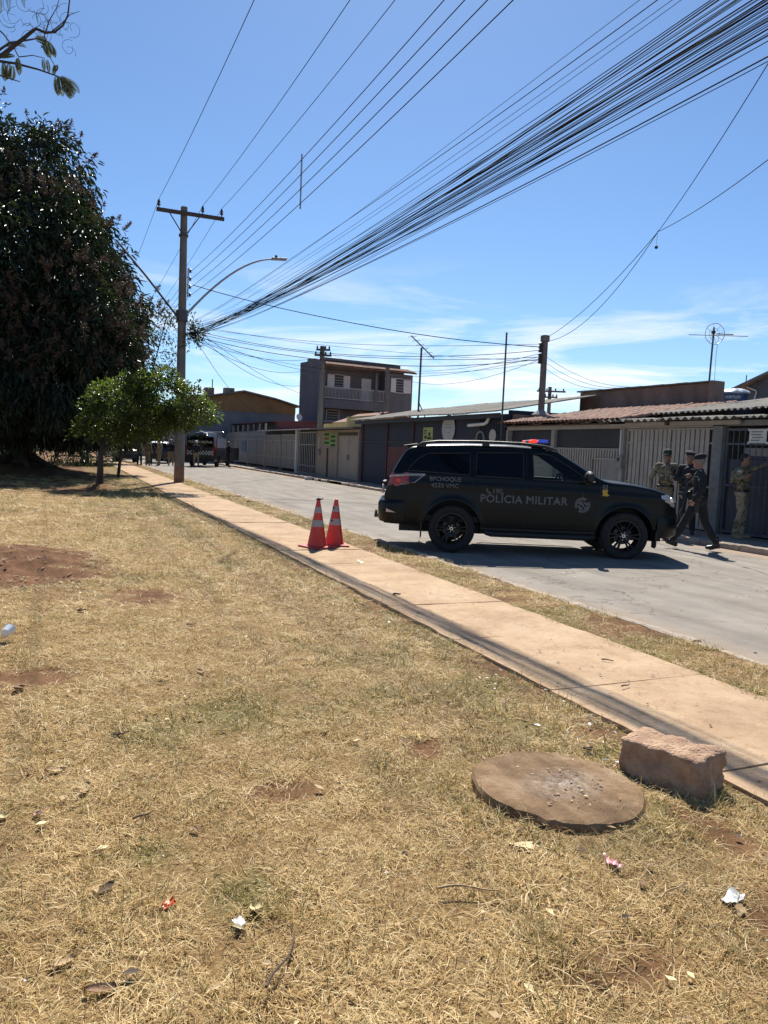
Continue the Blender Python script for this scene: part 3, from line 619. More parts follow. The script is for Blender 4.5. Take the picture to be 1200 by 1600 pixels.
# --- navy house
hC = thing('navy_house', 'dark navy house with grey corrugated roof beyond the vehicle', 'house', (15.5, 29, 0.06))
part_box('wall', M_NAVY, hC, 13.80, 14.0, 22.35, 35.85, 0.06, 3.06); part_box('side_wall', M_NAVY, hC, 14.0, 18, 22.4, 22.55, 0.06, 3.2); part_box('side_wall', M_NAVY, hC, 14.0, 18, 35.6, 35.85, 0.06, 3.1)
part_box('fascia', M_DARKP, hC, 13.50, 13.55, 22.3, 35.95, 2.92, 3.08)
corr('roof', hC, 13.36, 17.4, 22.25, 36.05, 3.13, 3.90, M_FIBRO, seed=12, sag=.015)
part_box('door_panel', M_MAROON, hC, 13.77, 13.797, 28.95, 32.3, 0.5, 1.86)
q = boxmesh('frame_post', .05, .06, 2.8, M_MAROON)
for yy in (29.6, 32.4, 35.5): piece('frame_post', q, hC, (13.765, yy, 0.12))
part_box('rail', M_DARKP, hC, 13.755, 13.795, 29.0, 35.6, 2.05, 2.10)
q = boxmesh('cladding_rib', .03, .05, 2.6, M_NAVY)
for k in range(16): piece('cladding_rib', q, hC, (13.785, 22.4+k*.11, 0.3))
po = thing('poster', 'small green and yellow poster on the navy wall', 'poster', (13.78, 28.25, 2.15)); part_box('sheet', mat('poster_paper', (0.36, 0.42, 0.12), (0.50, 0.50, 0.22), 5, .7), po, 13.782, 13.79, 27.8, 28.68, 2.14, 2.68)
for (a, c, d, e) in ((27.9, 28.3, 2.2, 2.3), (28.0, 28.2, 2.33, 2.48), (28.35, 28.6, 2.52, 2.58), (28.35, 28.6, 2.42, 2.47), (28.35, 28.55, 2.22, 2.36)): part_box('print_block', mat('poster_ink', (0.04, 0.07, 0.03)), po, 13.778, 13.781, a, c, d, e)
def rot_x(): return Matrix.Rotation(-math.pi/2, 4, 'Y')
dsk = thing('round_sign', 'round pale grey disc sign on the navy wall', 'sign', (13.77, 26.4, 2.6)); b = MB(); b.lathe([(.0, 0), (.5, 0), (.53, .012), (.53, .03), (0, .03)], 40, Matrix.Translation((13.77, 26.4, 2.61)) @ rot_x(), cap=False); b.build('disc', mat('pale_disc', (.40, .40, .39), (.48, .48, .47), 3, .6), dsk, smooth=True)
for k, (h, w) in enumerate(((.16, .22), (.04, .28), (-.14, .12))): part_box('print_line', M_GREYG, dsk, 13.734, 13.738, 26.4-w, 26.4+w, 2.61+h-.014, 2.61+h+.014)
ck = thing('small_disc', 'small pale disc on the ribbed end of the navy wall', 'sign', (13.77, 23.1, 2.3)); b = MB(); b.lathe([(.0, 0), (.21, 0), (.225, .01), (.225, .025), (0, .025)], 28, Matrix.Translation((13.765, 23.1, 2.33)) @ rot_x(), cap=False); b.build('disc', mat('cream_disc', (.42, .40, .34), (.5, .48, .42), 3, .6), ck, smooth=True)
wr = thing('wheel_ring', 'dark ring hung on the navy wall near the pale discs', 'ring', (13.77, 23.95, 2.28)); b = MB(); b.tube([(13.755, 23.95+.26*math.cos(t), 2.22+.26*math.sin(t)) for t in np.linspace(0, 2*math.pi, 25)[:-1]], .035, 8, closed=True); b.build('ring', M_GREYG, wr, smooth=True)
dp = thing('drain_pipe', 'pale plastic elbow pipe below the navy house eave', 'pipe', (13.7, 24, 2.9)); b = MB(); b.tube([(13.75, 23.3, 3.0), (13.70, 23.3, 2.98), (13.66, 23.36, 2.80), (13.64, 23.5, 2.735), (13.62, 24.6, 2.70)], .06, 10); b.build('pipe', M_PVC, dp, smooth=True)

# --- tan garage, white barred gate, grey gates
hD = thing('tan_garage', 'tan garage front with closed double doors and thin flat roof', 'garage', (15.5, 39.5, 0.06))
part_box('wall', M_TAN, hD, 13.82, 14.0, 39.42, 42.95, 0.06, 2.68); part_box('wall', M_TAN, hD, 13.82, 14.0, 36.0, 39.42, 2.56, 2.68); part_box('side_wall', M_TAN, hD, 14.0, 18, 42.8, 42.95, .06, 2.68)
part_box('jamb', M_TAN, hD, 13.76, 14.0, 36.0, 36.14, 0.06, 2.56); part_box('jamb', M_TAN, hD, 13.76, 13.98, 39.26, 39.40, 0.06, 2.56); part_box('lintel', M_WOOD, hD, 13.84, 13.96, 36.14, 39.26, 2.38, 2.56)
for (a, c) in ((36.16, 37.68), (37.72, 39.24)):
    d = part_box('door', M_TAND, hD, 13.86, 13.90, a, c, 0.12, 2.38)
    for zz in (0.7, 1.75): part_box('rib', M_TAND, d, 13.85, 13.859, a, c, zz-.015, zz+.015)
    yy = c-.12 if a < 37 else a+.12; part_box('handle', M_DSTEEL, d, 13.83, 13.86, yy-.02, yy+.02, 1.1, 1.4)
b = MB(); b.prism([(13.42, 2.72), (18.2, 2.86), (18.2, 2.94), (13.42, 2.80)], 35.98, 43.0, 'y'); b.build('roof', M_FIBRO, hD)
b = MB(); b.tube([(13.79, 40.9, .1), (13.79, 40.9, 1.7)], .055, 8); b.build('downpipe', M_MAROON, hD, smooth=True)
for i, (y0, y1, z0, z1) in enumerate(((40.62, 41.72, 1.86, 2.60), (39.55, 40.58, 1.80, 2.48))):
    p_ = thing('green_poster', ('upper left green poster with dark and red print on the tan wall', 'lower right green poster with dark print on the tan wall')[i], 'poster', (13.81, (y0+y1)/2, z0), group='green posters on the tan garage')
    part_box('sheet', mat('green_paper', (0.23, 0.40, 0.10), (0.30, 0.47, 0.15), 4, .7), p_, 13.81, 13.817, y0, y1, z0, z1)
    for k in range(3):
        zc = z1-.14-k*.235; part_box('print_block', mat('green_ink', (0.04, 0.09, 0.03)) if not (i == 0 and k == 1) else mat('red_ink', (.28, .08, .04)), p_, 13.804, 13.808, y0+.13, y1-.13, zc-.075, zc+.07)
slat_gate('white_barred_gate', 'white barred gate between tan garage and grey gates', 43.0, 46.62, 0.12, 2.62, 0.36, 0.09, M_WHITEB, M_BACK, (1.85, .6), back=False)
hE = thing('gated_house', 'low dark house front with thin tin roof behind the grey gates', 'house', (16, 53, 0.06))
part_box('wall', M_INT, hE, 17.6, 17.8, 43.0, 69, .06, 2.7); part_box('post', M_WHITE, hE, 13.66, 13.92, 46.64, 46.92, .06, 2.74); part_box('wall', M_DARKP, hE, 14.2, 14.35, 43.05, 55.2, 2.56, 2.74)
b = MB(); b.prism([(13.3, 2.74), (17.9, 2.90), (17.9, 2.96), (13.3, 2.79)], 43.0, 55.6, 'y'); b.build('roof', mat('pale_tin', (.42, .40, .37), (.55, .53, .5), 3, .5), hE)
def panel_gate(label, y0, y1, zt, nfr, m=M_GREYG):
    g = thing('sheet_metal_gate', label, 'gate', (13.8, (y0+y1)/2, .12), group='grey sheet metal gates')
    part_box('panel', m, g, 13.81, 13.83, y0+.05, y1-.05, .3, zt-.05); b = MB()
    for yy in (y0, y1-.1): b.box(13.76, 13.86, yy, yy+.1, .12, zt)
    for zz in (.3, .95, zt-.42, zt-.06): b.box(13.77, 13.85, y0+.1, y1-.1, zz, zz+.06)
    for k in range(nfr): yy = y0+(k+1)*(y1-y0)/(nfr+1); b.box(13.775, 13.845, yy-.03, yy+.03, .36, zt-.42)
    b.build('frame', M_BEIGE2 if m is M_GREYG else m, g); return g
panel_gate('grey sheet metal gate next to the white barred gate', 46.95, 50.7, 2.5, 2); panel_gate('grey sheet metal gate second from the white barred gate', 50.9, 55.0, 2.48, 3)
panel_gate('plain grey gate under the maroon roof, third from the white barred gate', 55.2, 60.6, 2.56, 1); panel_gate('grey gate with a blue notice under the maroon roof', 60.8, 65.2, 2.56, 1); panel_gate('farthest grey gate, next to the dark van', 65.4, 69.4, 2.56, 1)
part_box_o = thing('blue_notice', 'blue sheet hung on the far grey gate', 'notice', (13.74, 62, 1.2)); part_box('sheet', mat('blue_sheet', (.10, .13, .22), (.13, .17, .28), 3, .6), part_box_o, 13.735, 13.745, 61.2, 62.6, 1.2, 2.0)
fp = thing('spiked_wall_top', 'grey concrete wall top with short posts above the far gates', 'wall', (14, 62, 2.5)); part_box('beam', M_GREYG, fp, 13.88, 14.0, 55.2, 69.4, 2.5, 2.78); q = boxmesh('short_post', .12, .14, .55, M_GREYG)
for k in range(8): piece('short_post', q, fp, (13.94, 55.6+k*1.9, 2.78))

# --- buildings behind
hM = thing('maroon_roof_house', 'house with maroon fascia and white bars behind the grey gates', 'house', (18, 62, 0.06))
part_box('wall', M_NAVY, hM, 15.2, 22, 56.5, 70, .06, 3.0); part_box('fascia', M_MAROON, hM, 14.9, 22.3, 56.2, 56.35, 2.8, 3.55); b = MB(); b.prism([(14.6, 3.5), (22.4, 3.72), (22.4, 3.82), (14.6, 3.58)], 56.0, 71, 'y'); b.build('roof', M_MAROON, hM)
q = boxmesh('bar', .04, .05, .75, M_WHITEB)
for k in range(22): piece('bar', q, hM, (15.0, 57.0+k*.55, 2.75))
sd = thing('satellite_dish', 'small pale satellite dish on the maroon roof', 'dish', (17.2, 58.2, 3.6)); b = MB(); b.lathe([(.0, 0.0), (.12, .015), (.22, .05), (.28, .085)], 20, Matrix.Translation((17.2, 58.3, 4.0)) @ Matrix.Rotation(math.radians(75), 4, 'X') @ Matrix.Rotation(.3, 4, 'Y'), cap=False); b.build('reflector', M_WHITE, sd, smooth=True); b = MB(); b.tube([(17.2, 58.35, 3.6), (17.2, 58.4, 4.15)], .03, 6); b.build('mast', M_STEEL, sd)

hO = thing('ochre_house', 'ochre gabled building with grey band behind the maroon roof', 'building', (15.5, 71, .06))
M_OCHRE = mat('ochre_paint', (0.24, 0.14, 0.06), (0.34, 0.21, 0.095), .8, .9, .2, 12); M_GREYB = mat('blue_grey_paint', (0.16, 0.165, 0.18), (0.22, 0.225, 0.24), .8, .9)
b = MB(); b.prism([(10.6, 4.75), (20.5, 4.75), (20.5, 5.45), (18.4, 6.0), (15.5, 6.5), (12.9, 6.0), (10.6, 5.7)], 70.6, 84, 'y'); b.build('gable', M_OCHRE, hO); part_box('wall', M_GREYB, hO, 10.62, 20.48, 70.63, 84, .06, 4.75)
b = MB(); b.prism([(10.3, 5.72), (12.9, 6.03), (15.5, 6.52), (18.4, 6.03), (20.9, 5.42), (20.9, 5.55), (18.4, 6.17), (15.5, 6.68), (12.9, 6.17), (10.3, 5.86)], 70.2, 84.2, 'y'); b.build('roof', M_FIBRO, hO)
part_box('rod', M_DSTEEL, hO, 12.9, 12.98, 72, 72.08, 5.9, 7.6); part_box('water_box', M_FIBRO, hO, 14.3, 15.2, 73, 74, 6.5, 7.0); part_box('chimney', M_RENDER, hO, 12.5, 13.3, 73, 74, 6.1, 6.9)
hS = thing('yellow_gable_house', 'small house with yellow gable and red tile roof behind the tan garage', 'house', (18, 43, .06))
part_box('wall', mat('yellow_paint', (.42, .33, .14), (.5, .4, .19), 1, .9), hS, 16.2, 19.6, 44.4, 49, .06, 3.3); b = MB(); b.prism([(16.9, 3.3), (18.7, 3.95), (21.0, 3.2), (21.0, 3.32), (18.7, 4.08), (16.9, 3.42)], 43.9, 49.3, 'y'); b.build('roof', M_TILE, hS); b = MB(); b.prism([(16.2, 3.3), (21.0, 3.2), (18.7, 3.93), (16.2, 3.65)], 44.38, 44.6, 'y'); b.build('gable', mat('yellow_paint', (0, 0, 0)), hS)
q = bpy.data.meshes.new('roof_tile')
for k in range(14): piece('ridge_tile', TM, hS, (18.3+.2*k, 43.9, 3.95-.02*k), (0, 0, math.pi/2))

# --- three storey grey building
gb = thing('grey_block', 'three storey grey building with white balcony railing and tiled awning', 'building', (20.6, 62.95, .06), math.radians(8.5))
M_GREY3 = mat('grey_block_render', (0.115, 0.115, 0.117), (0.16, 0.16, 0.162), .7, .95, .2, 14, stretch=(1, 1, .35))
def gbox(name, m, *b, par=None): q = MB(); q.box(*b); return q.build(name, m, par or gb, local=True)
# local: x along the front, y depth, z up (0.06 above world)
gbox('side_wall', M_GREY3, 0, .22, .02, 4.6, 0, 9.2); gbox('back_wall', M_GREY3, .22, 9.1, 1.5, 4.5, 0, 9.18); gbox('front_bay', M_GREY3, 6.55, 9.1, 0, 1.5, 0, 8.55); gbox('parapet', M_GREY3, .221, 8.3, .9, 1.2, 9.1, 9.45)
for z in (2.9, 5.85): gbox('balcony_slab', M_GREY3, .22, 6.55, 0, 1.5, z-.75, z)
for x in (5.2, 6.3): gbox('column', M_GREY3, x, x+.25, .02, .27, 0, 8.5)
for z in (2.9, 5.85):
    rl = MB(); rl.box(.24, 6.3, .08, .14, z+1.0, z+1.08); rl.box(.24, 6.3, .08, .14, z+.08, z+.15); rl = rl.build('railing', M_WHITEB, gb, local=True); bm_ = boxmesh('baluster', .045, .04, .9, M_WHITEB)
    for k in range(44):
        o = link('baluster', bm_, rl, (.33+k*.138, .11, z+.12))
def window(par, x0, x1, z0, z1, y, leafs):
    f = gbox('window', M_DARKP, x0, x1, y-.03, y-.002, z0, z1); fr = MB()
    for (a, c, d, e) in ((x0-.05, x0, z0-.05, z1+.05), (x1, x1+.05, z0-.05, z1+.05), (x0, x1, z1, z1+.05), (x0, x1, z0-.05, z0)): fr.box(a, c, y-.07, y-.001, d, e)
    fr.build('frame', M_WHITE, f, local=True); b = MB(); n = 5
    for k in range(1, n): b.box(x0, x1, y-.06, y-.04, z0+(z1-z0)*k/n-.012, z0+(z1-z0)*k/n+.012)
    b.build('glazing_bar', M_WHITE, f, local=True)
    for (a, c) in leafs: q = MB(); q.box(a, c, y-.09, y-.072, z0-.02, z1+.02); q.build('shutter', M_WHITE, f, local=True)
window(gb, 1.85, 2.75, 6.95, 8.1, 1.5, ((1.15, 1.82), (2.78, 3.4))); window(gb, 7.3, 8.1, 6.9, 8.1, 0, ((6.75, 7.27), (8.13, 8.9))); window(gb, 7.2, 8.6, 3.7, 4.75, 0, ())
window(gb, 1.2, 2.4, 3.9, 5.0, 1.5, ()); dr = gbox('door', M_WHITE, 4.6, 5.6, 1.44, 1.495, 5.86, 8.0); gbox('door', M_TAN, 4.5, 5.4, 1.44, 1.495, 2.92, 5.0)
aw = MB(); aw.prism([(-.35, 8.62), (1.1, 8.98), (1.1, 9.06), (-.35, 8.70)], .1, 9.3, 'x'); aw = aw.build('awning', M_TILE, gb, local=True)
for k in range(44):
    o = link('roof_tile', TM, aw, (.2+k*.207, -.42, 8.72)); o.rotation_euler = (0, -math.atan(.36/1.45), math.pi/2); o.scale = (3.4, .95, 1)
gbox('roof_tank_lid', M_FIBRO, .3, 1.0, 3, 3.8, 9.2, 9.5)

# --- far right: water tank and gable
wt = thing('water_tank', 'blue plastic water tank with pale lid on the roofs at right', 'water tank', (22.4, 20.9, 3.3)); M_TANK = mat('blue_tank', (0.02, 0.05, 0.13), (0.03, 0.07, 0.16), 3, .45)
b = MB(); b.lathe([(.40, 3.7), (.47, 4.20), (.49, 4.20), (.49, 4.24)], 32, Matrix.Translation((22.4, 20.9, 0))); b.build('barrel', M_TANK, wt, smooth=True)
b = MB(); b.lathe([(.50, 4.20), (.51, 4.25), (.46, 4.30), (.30, 4.36), (.12, 4.40), (0.001, 4.40)], 32, Matrix.Translation((22.4, 20.9, 0)), cap=False)
b.v = [(x, y, z+(.022*math.cos(8*math.atan2(y-20.9, x-22.4)) if .2 < math.hypot(x-22.4, y-20.9) < .48 else 0)) for x, y, z in b.v]; b.build('lid', mat('pale_blue_lid', (.28, .33, .40), (.4, .45, .52), 5, .5), wt, smooth=True)
a0 = math.atan2(-20.9, -22.4)
lettering('lettering', 'FORTLEV', .13, lambda u, v: (22.4+.462*math.cos(a0+(u+.05)/.455-.25), 20.9+.462*math.sin(a0+(u+.05)/.455-.25), 4.06+v), M_WHITE, wt, bold=.002, local=False)
b = MB(); b.tube([(22.75, 20.6, 3.6), (22.9, 20.5, 4.0), (22.95, 20.5, 4.15)], .03, 6); b.build('pipe', M_PVC, wt, smooth=True)
part_box('stand', M_RENDER, wt, 21.9, 23.0, 20.3, 21.5, 3.3, 3.69)
bh = thing('back_house', 'house body carrying the blue water tank', 'house', (22, 19, .06)); part_box('wall', M_RENDER, bh, 20.0, 23.9, 15, 21.6, .06, 3.2); b = MB(); b.prism([(19.8, 3.2), (24, 3.2), (24, 3.3), (19.8, 3.3)], 14.8, 21.7, 'y'); b.build('roof', M_FIBRO, bh)
hg = thing('dark_gable_house', 'dark grey gable wall at the right edge behind the water tank', 'house', (27, 20, .06))
b = MB(); b.prism([(22.2, .06), (22.2, 4.62), (17, 6.3), (12, 4.6), (12, .06)], 24.3, 30, 'x'); b.build('gable_wall', mat('dark_render', (.09, .09, .095), (.14, .14, .145), 1, .9, .3, 14), hg)
b = MB(); b.prism([(22.6, 4.52), (22.6, 4.62), (17, 6.45), (17, 6.32)], 24.0, 30.3, 'x'); b.build('roof', M_FIBRO, hg); b = MB(); b.tube([(24.25, 22.0, 3.2), (24.24, 21.6, 4.45), (24.24, 21.65, 4.5), (24.24, 22.1, 4.66)], .03, 6); b.build('pipe', M_PVC, hg, smooth=True); b = MB(); b.tube([(24.2, 22.1, 4.6), (24.2, 22.08, 5.1)], .02, 6); b.build('rod', M_DSTEEL, hg)

# --- far end of the street
for i, (x0, x1, y0, y1, h, m, lab) in enumerate(((-34, -18, 96, 106, 3.4, M_WHITE, 'far pale wall of a house glimpsed under the mango tree'), (-9, 4, 104, 114, 4.2, M_TAN, 'far tan house behind the parked vehicles'), (6, 12.5, 92, 102, 3.8, M_RENDERG, 'far grey house at the end of the street'), (13.2, 22, 98, 110, 5.0, M_OCHRE, 'far brown house behind the ochre gable'))):
    h_ = thing('far_house', lab, 'house', ((x0+x1)/2, (y0+y1)/2, 0)); part_box('wall', m, h_, x0, x1, y0, y1, 0, h); b = MB(); b.prism([(x0-.4, h), (x1+.4, h), ((x0+x1)/2, h+1.5)], y0-.4, y1, 'y'); b.build('roof', M_TILE, h_)
    for k in range(3): part_box('window', M_DARKP, h_, x0+(x1-x0)*(k+.7)/3.4, x0+(x1-x0)*(k+.7)/3.4+1.0, y0-.03, y0-.003, 1.1, 2.1)

# ------------------------------------------------------------------ trees
def leaf_np(P, D, N, L, Wd, fold=0.25, drop=0.25):
    """lanceolate leaves: two quads folded on the midrib"""
    D = D/np.linalg.norm(D, axis=1, keepdims=True); Sd = np.cross(D, N); Sd /= (np.linalg.norm(Sd, axis=1, keepdims=True)+1e-9); U = np.cross(Sd, D)
    L = L[:, None]; Wd = Wd[:, None]
    b = P; t = P+D*L-U*L*drop; l1 = P+D*L*.3+Sd*Wd*.5+U*Wd*fold; l2 = P+D*L*.68+Sd*Wd*.42+U*Wd*fold-U*L*drop*.5; r1 = P+D*L*.3-Sd*Wd*.5+U*Wd*fold; r2 = P+D*L*.68-Sd*Wd*.42+U*Wd*fold-U*L*drop*.5
    V = np.stack([b, l1, l2, t, r2, r1], 1).reshape(-1, 3); k = np.arange(len(P))[:, None]*6
    return V, np.concatenate([k+np.array([[0, 1, 2, 3]]), k+np.array([[0, 3, 4, 5]])])
def unit(n):
    v = rng.normal(size=(n, 3)); return v/np.linalg.norm(v, axis=1, keepdims=True)
def clumps(lobes, per_area, keep=None):
    """clump centres spread over the outer half of every lobe that no other lobe swallows"""
    out = []
    for (c, r) in lobes:
        c = np.array(c, float); r = np.array(r, float); n = int(per_area*4*math.pi*((r[0]*r[1]+r[1]*r[2]+r[0]*r[2])/3)); u = unit(n)
        p = c+u*r*(rng.uniform(.45, 1.04, n)**.55)[:, None]; bad = np.zeros(n, bool)
        for (c2, r2) in lobes:
            if c2 is not None and not np.allclose(c2, c): bad |= (((p-np.array(c2))/(np.array(r2)*.72))**2).sum(1) < 1
        out.append(np.concatenate([p[~bad], u[~bad]], 1))
    q = np.concatenate(out); return q[:, :3], q[:, 3:]
def crown(name, parent, C, U, per, rad, L, Wd, m, droop=.5, drop=.25, outw=.6):
    n = len(C)*per; idx = np.repeat(np.arange(len(C)), per); off = unit(n)*(rad*rng.uniform(.25, 1, n)**.5)[:, None]*rng.uniform(.7, 1.25, len(C))[idx][:, None]
    P = C[idx]+off; D = off/rad*.8+U[idx]*outw+rng.normal(0, .35, (n, 3)); D[:, 2] -= droop; N = rng.normal(0, .5, (n, 3)); N[:, 2] += 1
    V, Fq = leaf_np(P, D, N, L*rng.uniform(.45, 1.4, n), Wd*rng.uniform(.6, 1.3, n), drop=drop)
    me = mesh_np(name, V-np.array(wloc(parent)), [Fq], [m]); return link(name, me, parent)
def limb(pts, r0, r1, n=8, jit=.0):
    b = MB(); k = len(pts); b.tube([Vector(p)+Vector(rng.normal(0, jit, 3)) for p in pts], [r0+(r1-r0)*(i/(k-1))**.8 for i in range(k)], n); return b
def bez(a, b, c, n=8): a, b, c = map(np.array, (a, b, c)); return [tuple(a*(1-t)**2+2*b*t*(1-t)+c*t*t) for t in np.linspace(0, 1, n)]
M_BARK = mat('bark', (0.035, 0.026, 0.02), (0.085, 0.065, 0.05), 6, .95, .8, 30, stretch=(1, 1, .3))
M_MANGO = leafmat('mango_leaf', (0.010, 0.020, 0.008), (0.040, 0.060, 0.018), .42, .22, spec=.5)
M_MANGO2 = leafmat('mango_leaf_young', (0.02, 0.035, 0.01), (0.075, 0.085, 0.022), .4, .35)
M_PAN = leafmat('mango_blossom', (0.055, 0.040, 0.031), (0.155, 0.112, 0.082), .8, .25)
M_STREETL = leafmat('street_tree_leaf', (0.012, 0.022, 0.008), (0.06, 0.08, 0.022), .34, .36, (0.15, 0.22, 0.03))
M_OLIVE = leafmat('slender_leaf', (0.03, 0.045, 0.015), (0.09, 0.11, 0.04), .5, .4)

mg = thing('mango_tree', 'huge dark mango tree with brownish blossom at the left', 'tree', (-1.47, 37.90, 0.30))
lob = [((-0.90, 38.09, 12.60), (2.35, 2.4, 2.6)), ((-4.05, 39.38, 12.46), (3.6, 3.0, 3.6)), ((-1.10, 37.35, 9.33), (3.6, 3.2, 2.9)), ((0.78, 37.72, 8.69), (2.2, 2.2, 2.4)), ((-2.02, 36.98, 6.20), (4.4, 3.0, 2.9)), ((1.33, 37.35, 6.48), (2.6, 2.4, 2.6)), ((1.70, 37.17, 4.36), (2.0, 2.2, 2.2)), ((-3.68, 36.80, 4.00), (3.6, 2.8, 2.3)), ((-0.24, 37.35, 3.44), (2.6, 2.3, 1.8)), ((-6.99, 38.64, 7.49), (4.5, 4, 5)), ((-2.76, 41.40, 8.41), (5, 4, 6)), ((-4.60, 37.35, 8.04), (3.4, 2.8, 3.4)), ((2.25, 37.26, 3.08), (1.9, 1.9, 1.5)), ((-1.38, 36.62, 2.89), (3.0, 2.2, 1.5))]
lob += [((-1.60, 32.4, 5.8), (2.6, 2.0, 2.3)), ((0.28, 32.2, 5.9), (2.0, 1.8, 2.2)), ((-0.60, 33.6, 8.8), (2.4, 2.0, 2.2)), ((-2.90, 32.0, 7.7), (2.6, 2.0, 2.6)), ((-0.10, 31.8, 3.6), (2.2, 1.7, 1.5)), ((-2.60, 31.6, 3.5), (2.4, 1.8, 1.6)), ((1.48, 33.0, 4.8), (1.5, 1.5, 1.5)), ((-0.90, 35.5, 11.0), (1.7, 1.7, 1.5)), ((-2.40, 34.5, 2.6), (2.8, 2.0, 1.1)), ((0.18, 35.5, 2.4), (2.2, 1.8, 1.0))]
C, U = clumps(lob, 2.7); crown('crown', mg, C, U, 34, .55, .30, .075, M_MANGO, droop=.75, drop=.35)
k = rng.uniform(size=len(C)) < .06; crown('young_leaves', mg, C[k]+U[k]*.35, U[k], 12, .45, .26, .05, M_MANGO2, droop=.6)
def panicles(name, parent, P, U, m, h=.34):
    n = 38; idx = np.repeat(np.arange(len(P)), n); t = rng.uniform(.05, 1, len(idx)); ax = U*.7; ax[:, 2] += .75; ax /= np.linalg.norm(ax, axis=1, keepdims=True)
    base = P[idx]+ax[idx]*(t*h)[:, None]; D = unit(len(idx)); D = D+ax[idx]*.5; N = unit(len(idx))
    V, Fq = leaf_np(base, D, N, (.17*(1.1-t)+.03)*rng.uniform(.7, 1.3, len(idx)), np.full(len(idx), .03)); return link(name, mesh_np(name, V-np.array(wloc(parent)), [Fq], [m]), parent)
wgt = np.clip((vn(C[:, 0]*1.0+C[:, 2], C[:, 2]*1.0+C[:, 1], 2.2, 71)-.33)*3.2, .1, 1); k = (rng.uniform(size=len(C)) < wgt*wgt*.95) & (C[:, 2] > 3.5); Pq = C[k]+U[k]*.5
Pq = np.concatenate([Pq+rng.normal(0, s__, Pq.shape) for s__ in (.1, .3, .4)]); Uq = np.concatenate([U[k]]*3); panicles('blossom', mg, Pq, Uq, M_PAN)
limb([(-1.56, 37.90, 0.10), (-1.52, 37.90, 0.90), (-1.38, 37.81, 2.16), (-1.20, 37.72, 3.81), (-0.92, 37.72, 7.49), (-0.74, 37.90, 11.63)], .62, .10, 12).build('trunk', M_BARK, mg, smooth=True)
for (a, b_, c) in (((-1.47, 37.81, 1.60), (-0.18, 37.54, 3.08), (1.75, 37.35, 4.73)), ((-1.47, 37.81, 1.88), (-3.13, 37.72, 2.89), (-4.97, 37.90, 5.19)), ((-1.20, 37.72, 3.81), (0.18, 37.72, 5.65), (1.29, 37.72, 8.41)), ((-1.10, 37.72, 4.27), (-2.76, 38.64, 6.57), (-4.14, 39.19, 11.17)), ((-1.29, 37.72, 2.34), (-1.84, 36.43, 3.44), (-2.39, 35.88, 5.19))):
    limb(bez(a, b_, c), .26, .05, 8, .06).build('limb', M_BARK, mg, smooth=True)
for (a, b_, c) in (((-1.4, 37.8, 2.2), (-1.4, 35.5, 4.0), (-1.5, 33, 5.6)), ((-1.3, 37.7, 3.4), (.2, 35.5, 5.0), (.7, 33, 6))): limb(bez(a, b_, c), .2, .04, 8, .05).build('limb', M_BARK, mg, smooth=True)
for (dx, dy) in ((1.5, -.9), (.4, -1.5), (-1.4, -1.0), (-1.7, .3), (1.3, .6)):
    limb(bez((-1.56+dx*.15, 37.9+dy*.15, .95), (-1.56+dx*.45, 37.9+dy*.45, .55), (-1.56+dx*1.3, 37.9+dy*1.3, .18)), .26, .05, 8).build('root', M_BARK, mg, smooth=True)

st = thing('street_tree', 'small bright green street tree in front of the utility pole', 'tree', (1.2, 26.2, .25))
lob = [((1.25, 26.2, 2.45), (.7, .8, .5)), ((3.1, 25.6, 3.65), (.5, .5, .35)), ((2.3, 25.8, 3.5), (.5, .5, .3)), ((2.0, 25.9, 2.85), (1.05, 1.0, .7)), ((2.95, 25.5, 3.1), (.85, .9, .68)), ((3.75, 25.1, 2.85), (.65, .8, .52)), ((4.25, 24.9, 2.62), (.42, .6, .25)), ((2.5, 25.5, 2.35), (1.0, .9, .33)), ((1.5, 26.4, 3.1), (.6, .6, .4)), ((3.4, 25.6, 2.4), (.8, .7, .25)), ((1.5, 26.2, 2.0), (1.0, .8, .35)), ((2.5, 25.8, 2.05), (.8, .7, .25))]
C, U = clumps(lob, 15.0); kk = rng.uniform(size=len(C)) < .35+.65*(vn(C[:, 0]+C[:, 1]*.7, C[:, 2]*1.3, .55, 77) > .42); C, U = C[kk], U[kk]; crown('crown', st, C, U, 22, .22, .115, .055, M_STREETL, droop=.15, drop=.15)
k = (rng.uniform(size=len(C)) < .12); crown('sprays', st, C[k]+U[k]*.28, U[k], 9, .2, .11, .05, M_STREETL, droop=-.1)
limb([(1.2, 26.2, .1), (1.21, 26.2, .5), (1.23, 26.2, 1.1), (1.32, 26.15, 1.6), (1.7, 26.0, 2.3)], .13, .06, 10).build('trunk', M_BARK, st, smooth=True)
for (a, b_, c) in (((1.24, 26.2, 1.3), (2.0, 25.9, 1.8), (3.0, 25.5, 2.7)), ((1.5, 26.1, 1.9), (2.5, 25.8, 2.3), (4.1, 25.0, 2.55)), ((1.3, 26.15, 1.6), (.95, 26.3, 2.0), (.95, 26.4, 2.5)), ((1.7, 26.0, 2.2), (2.1, 25.9, 2.8), (2.8, 25.6, 3.4))): limb(bez(a, b_, c), .055, .012, 6, .03).build('limb', M_BARK, st, smooth=True)

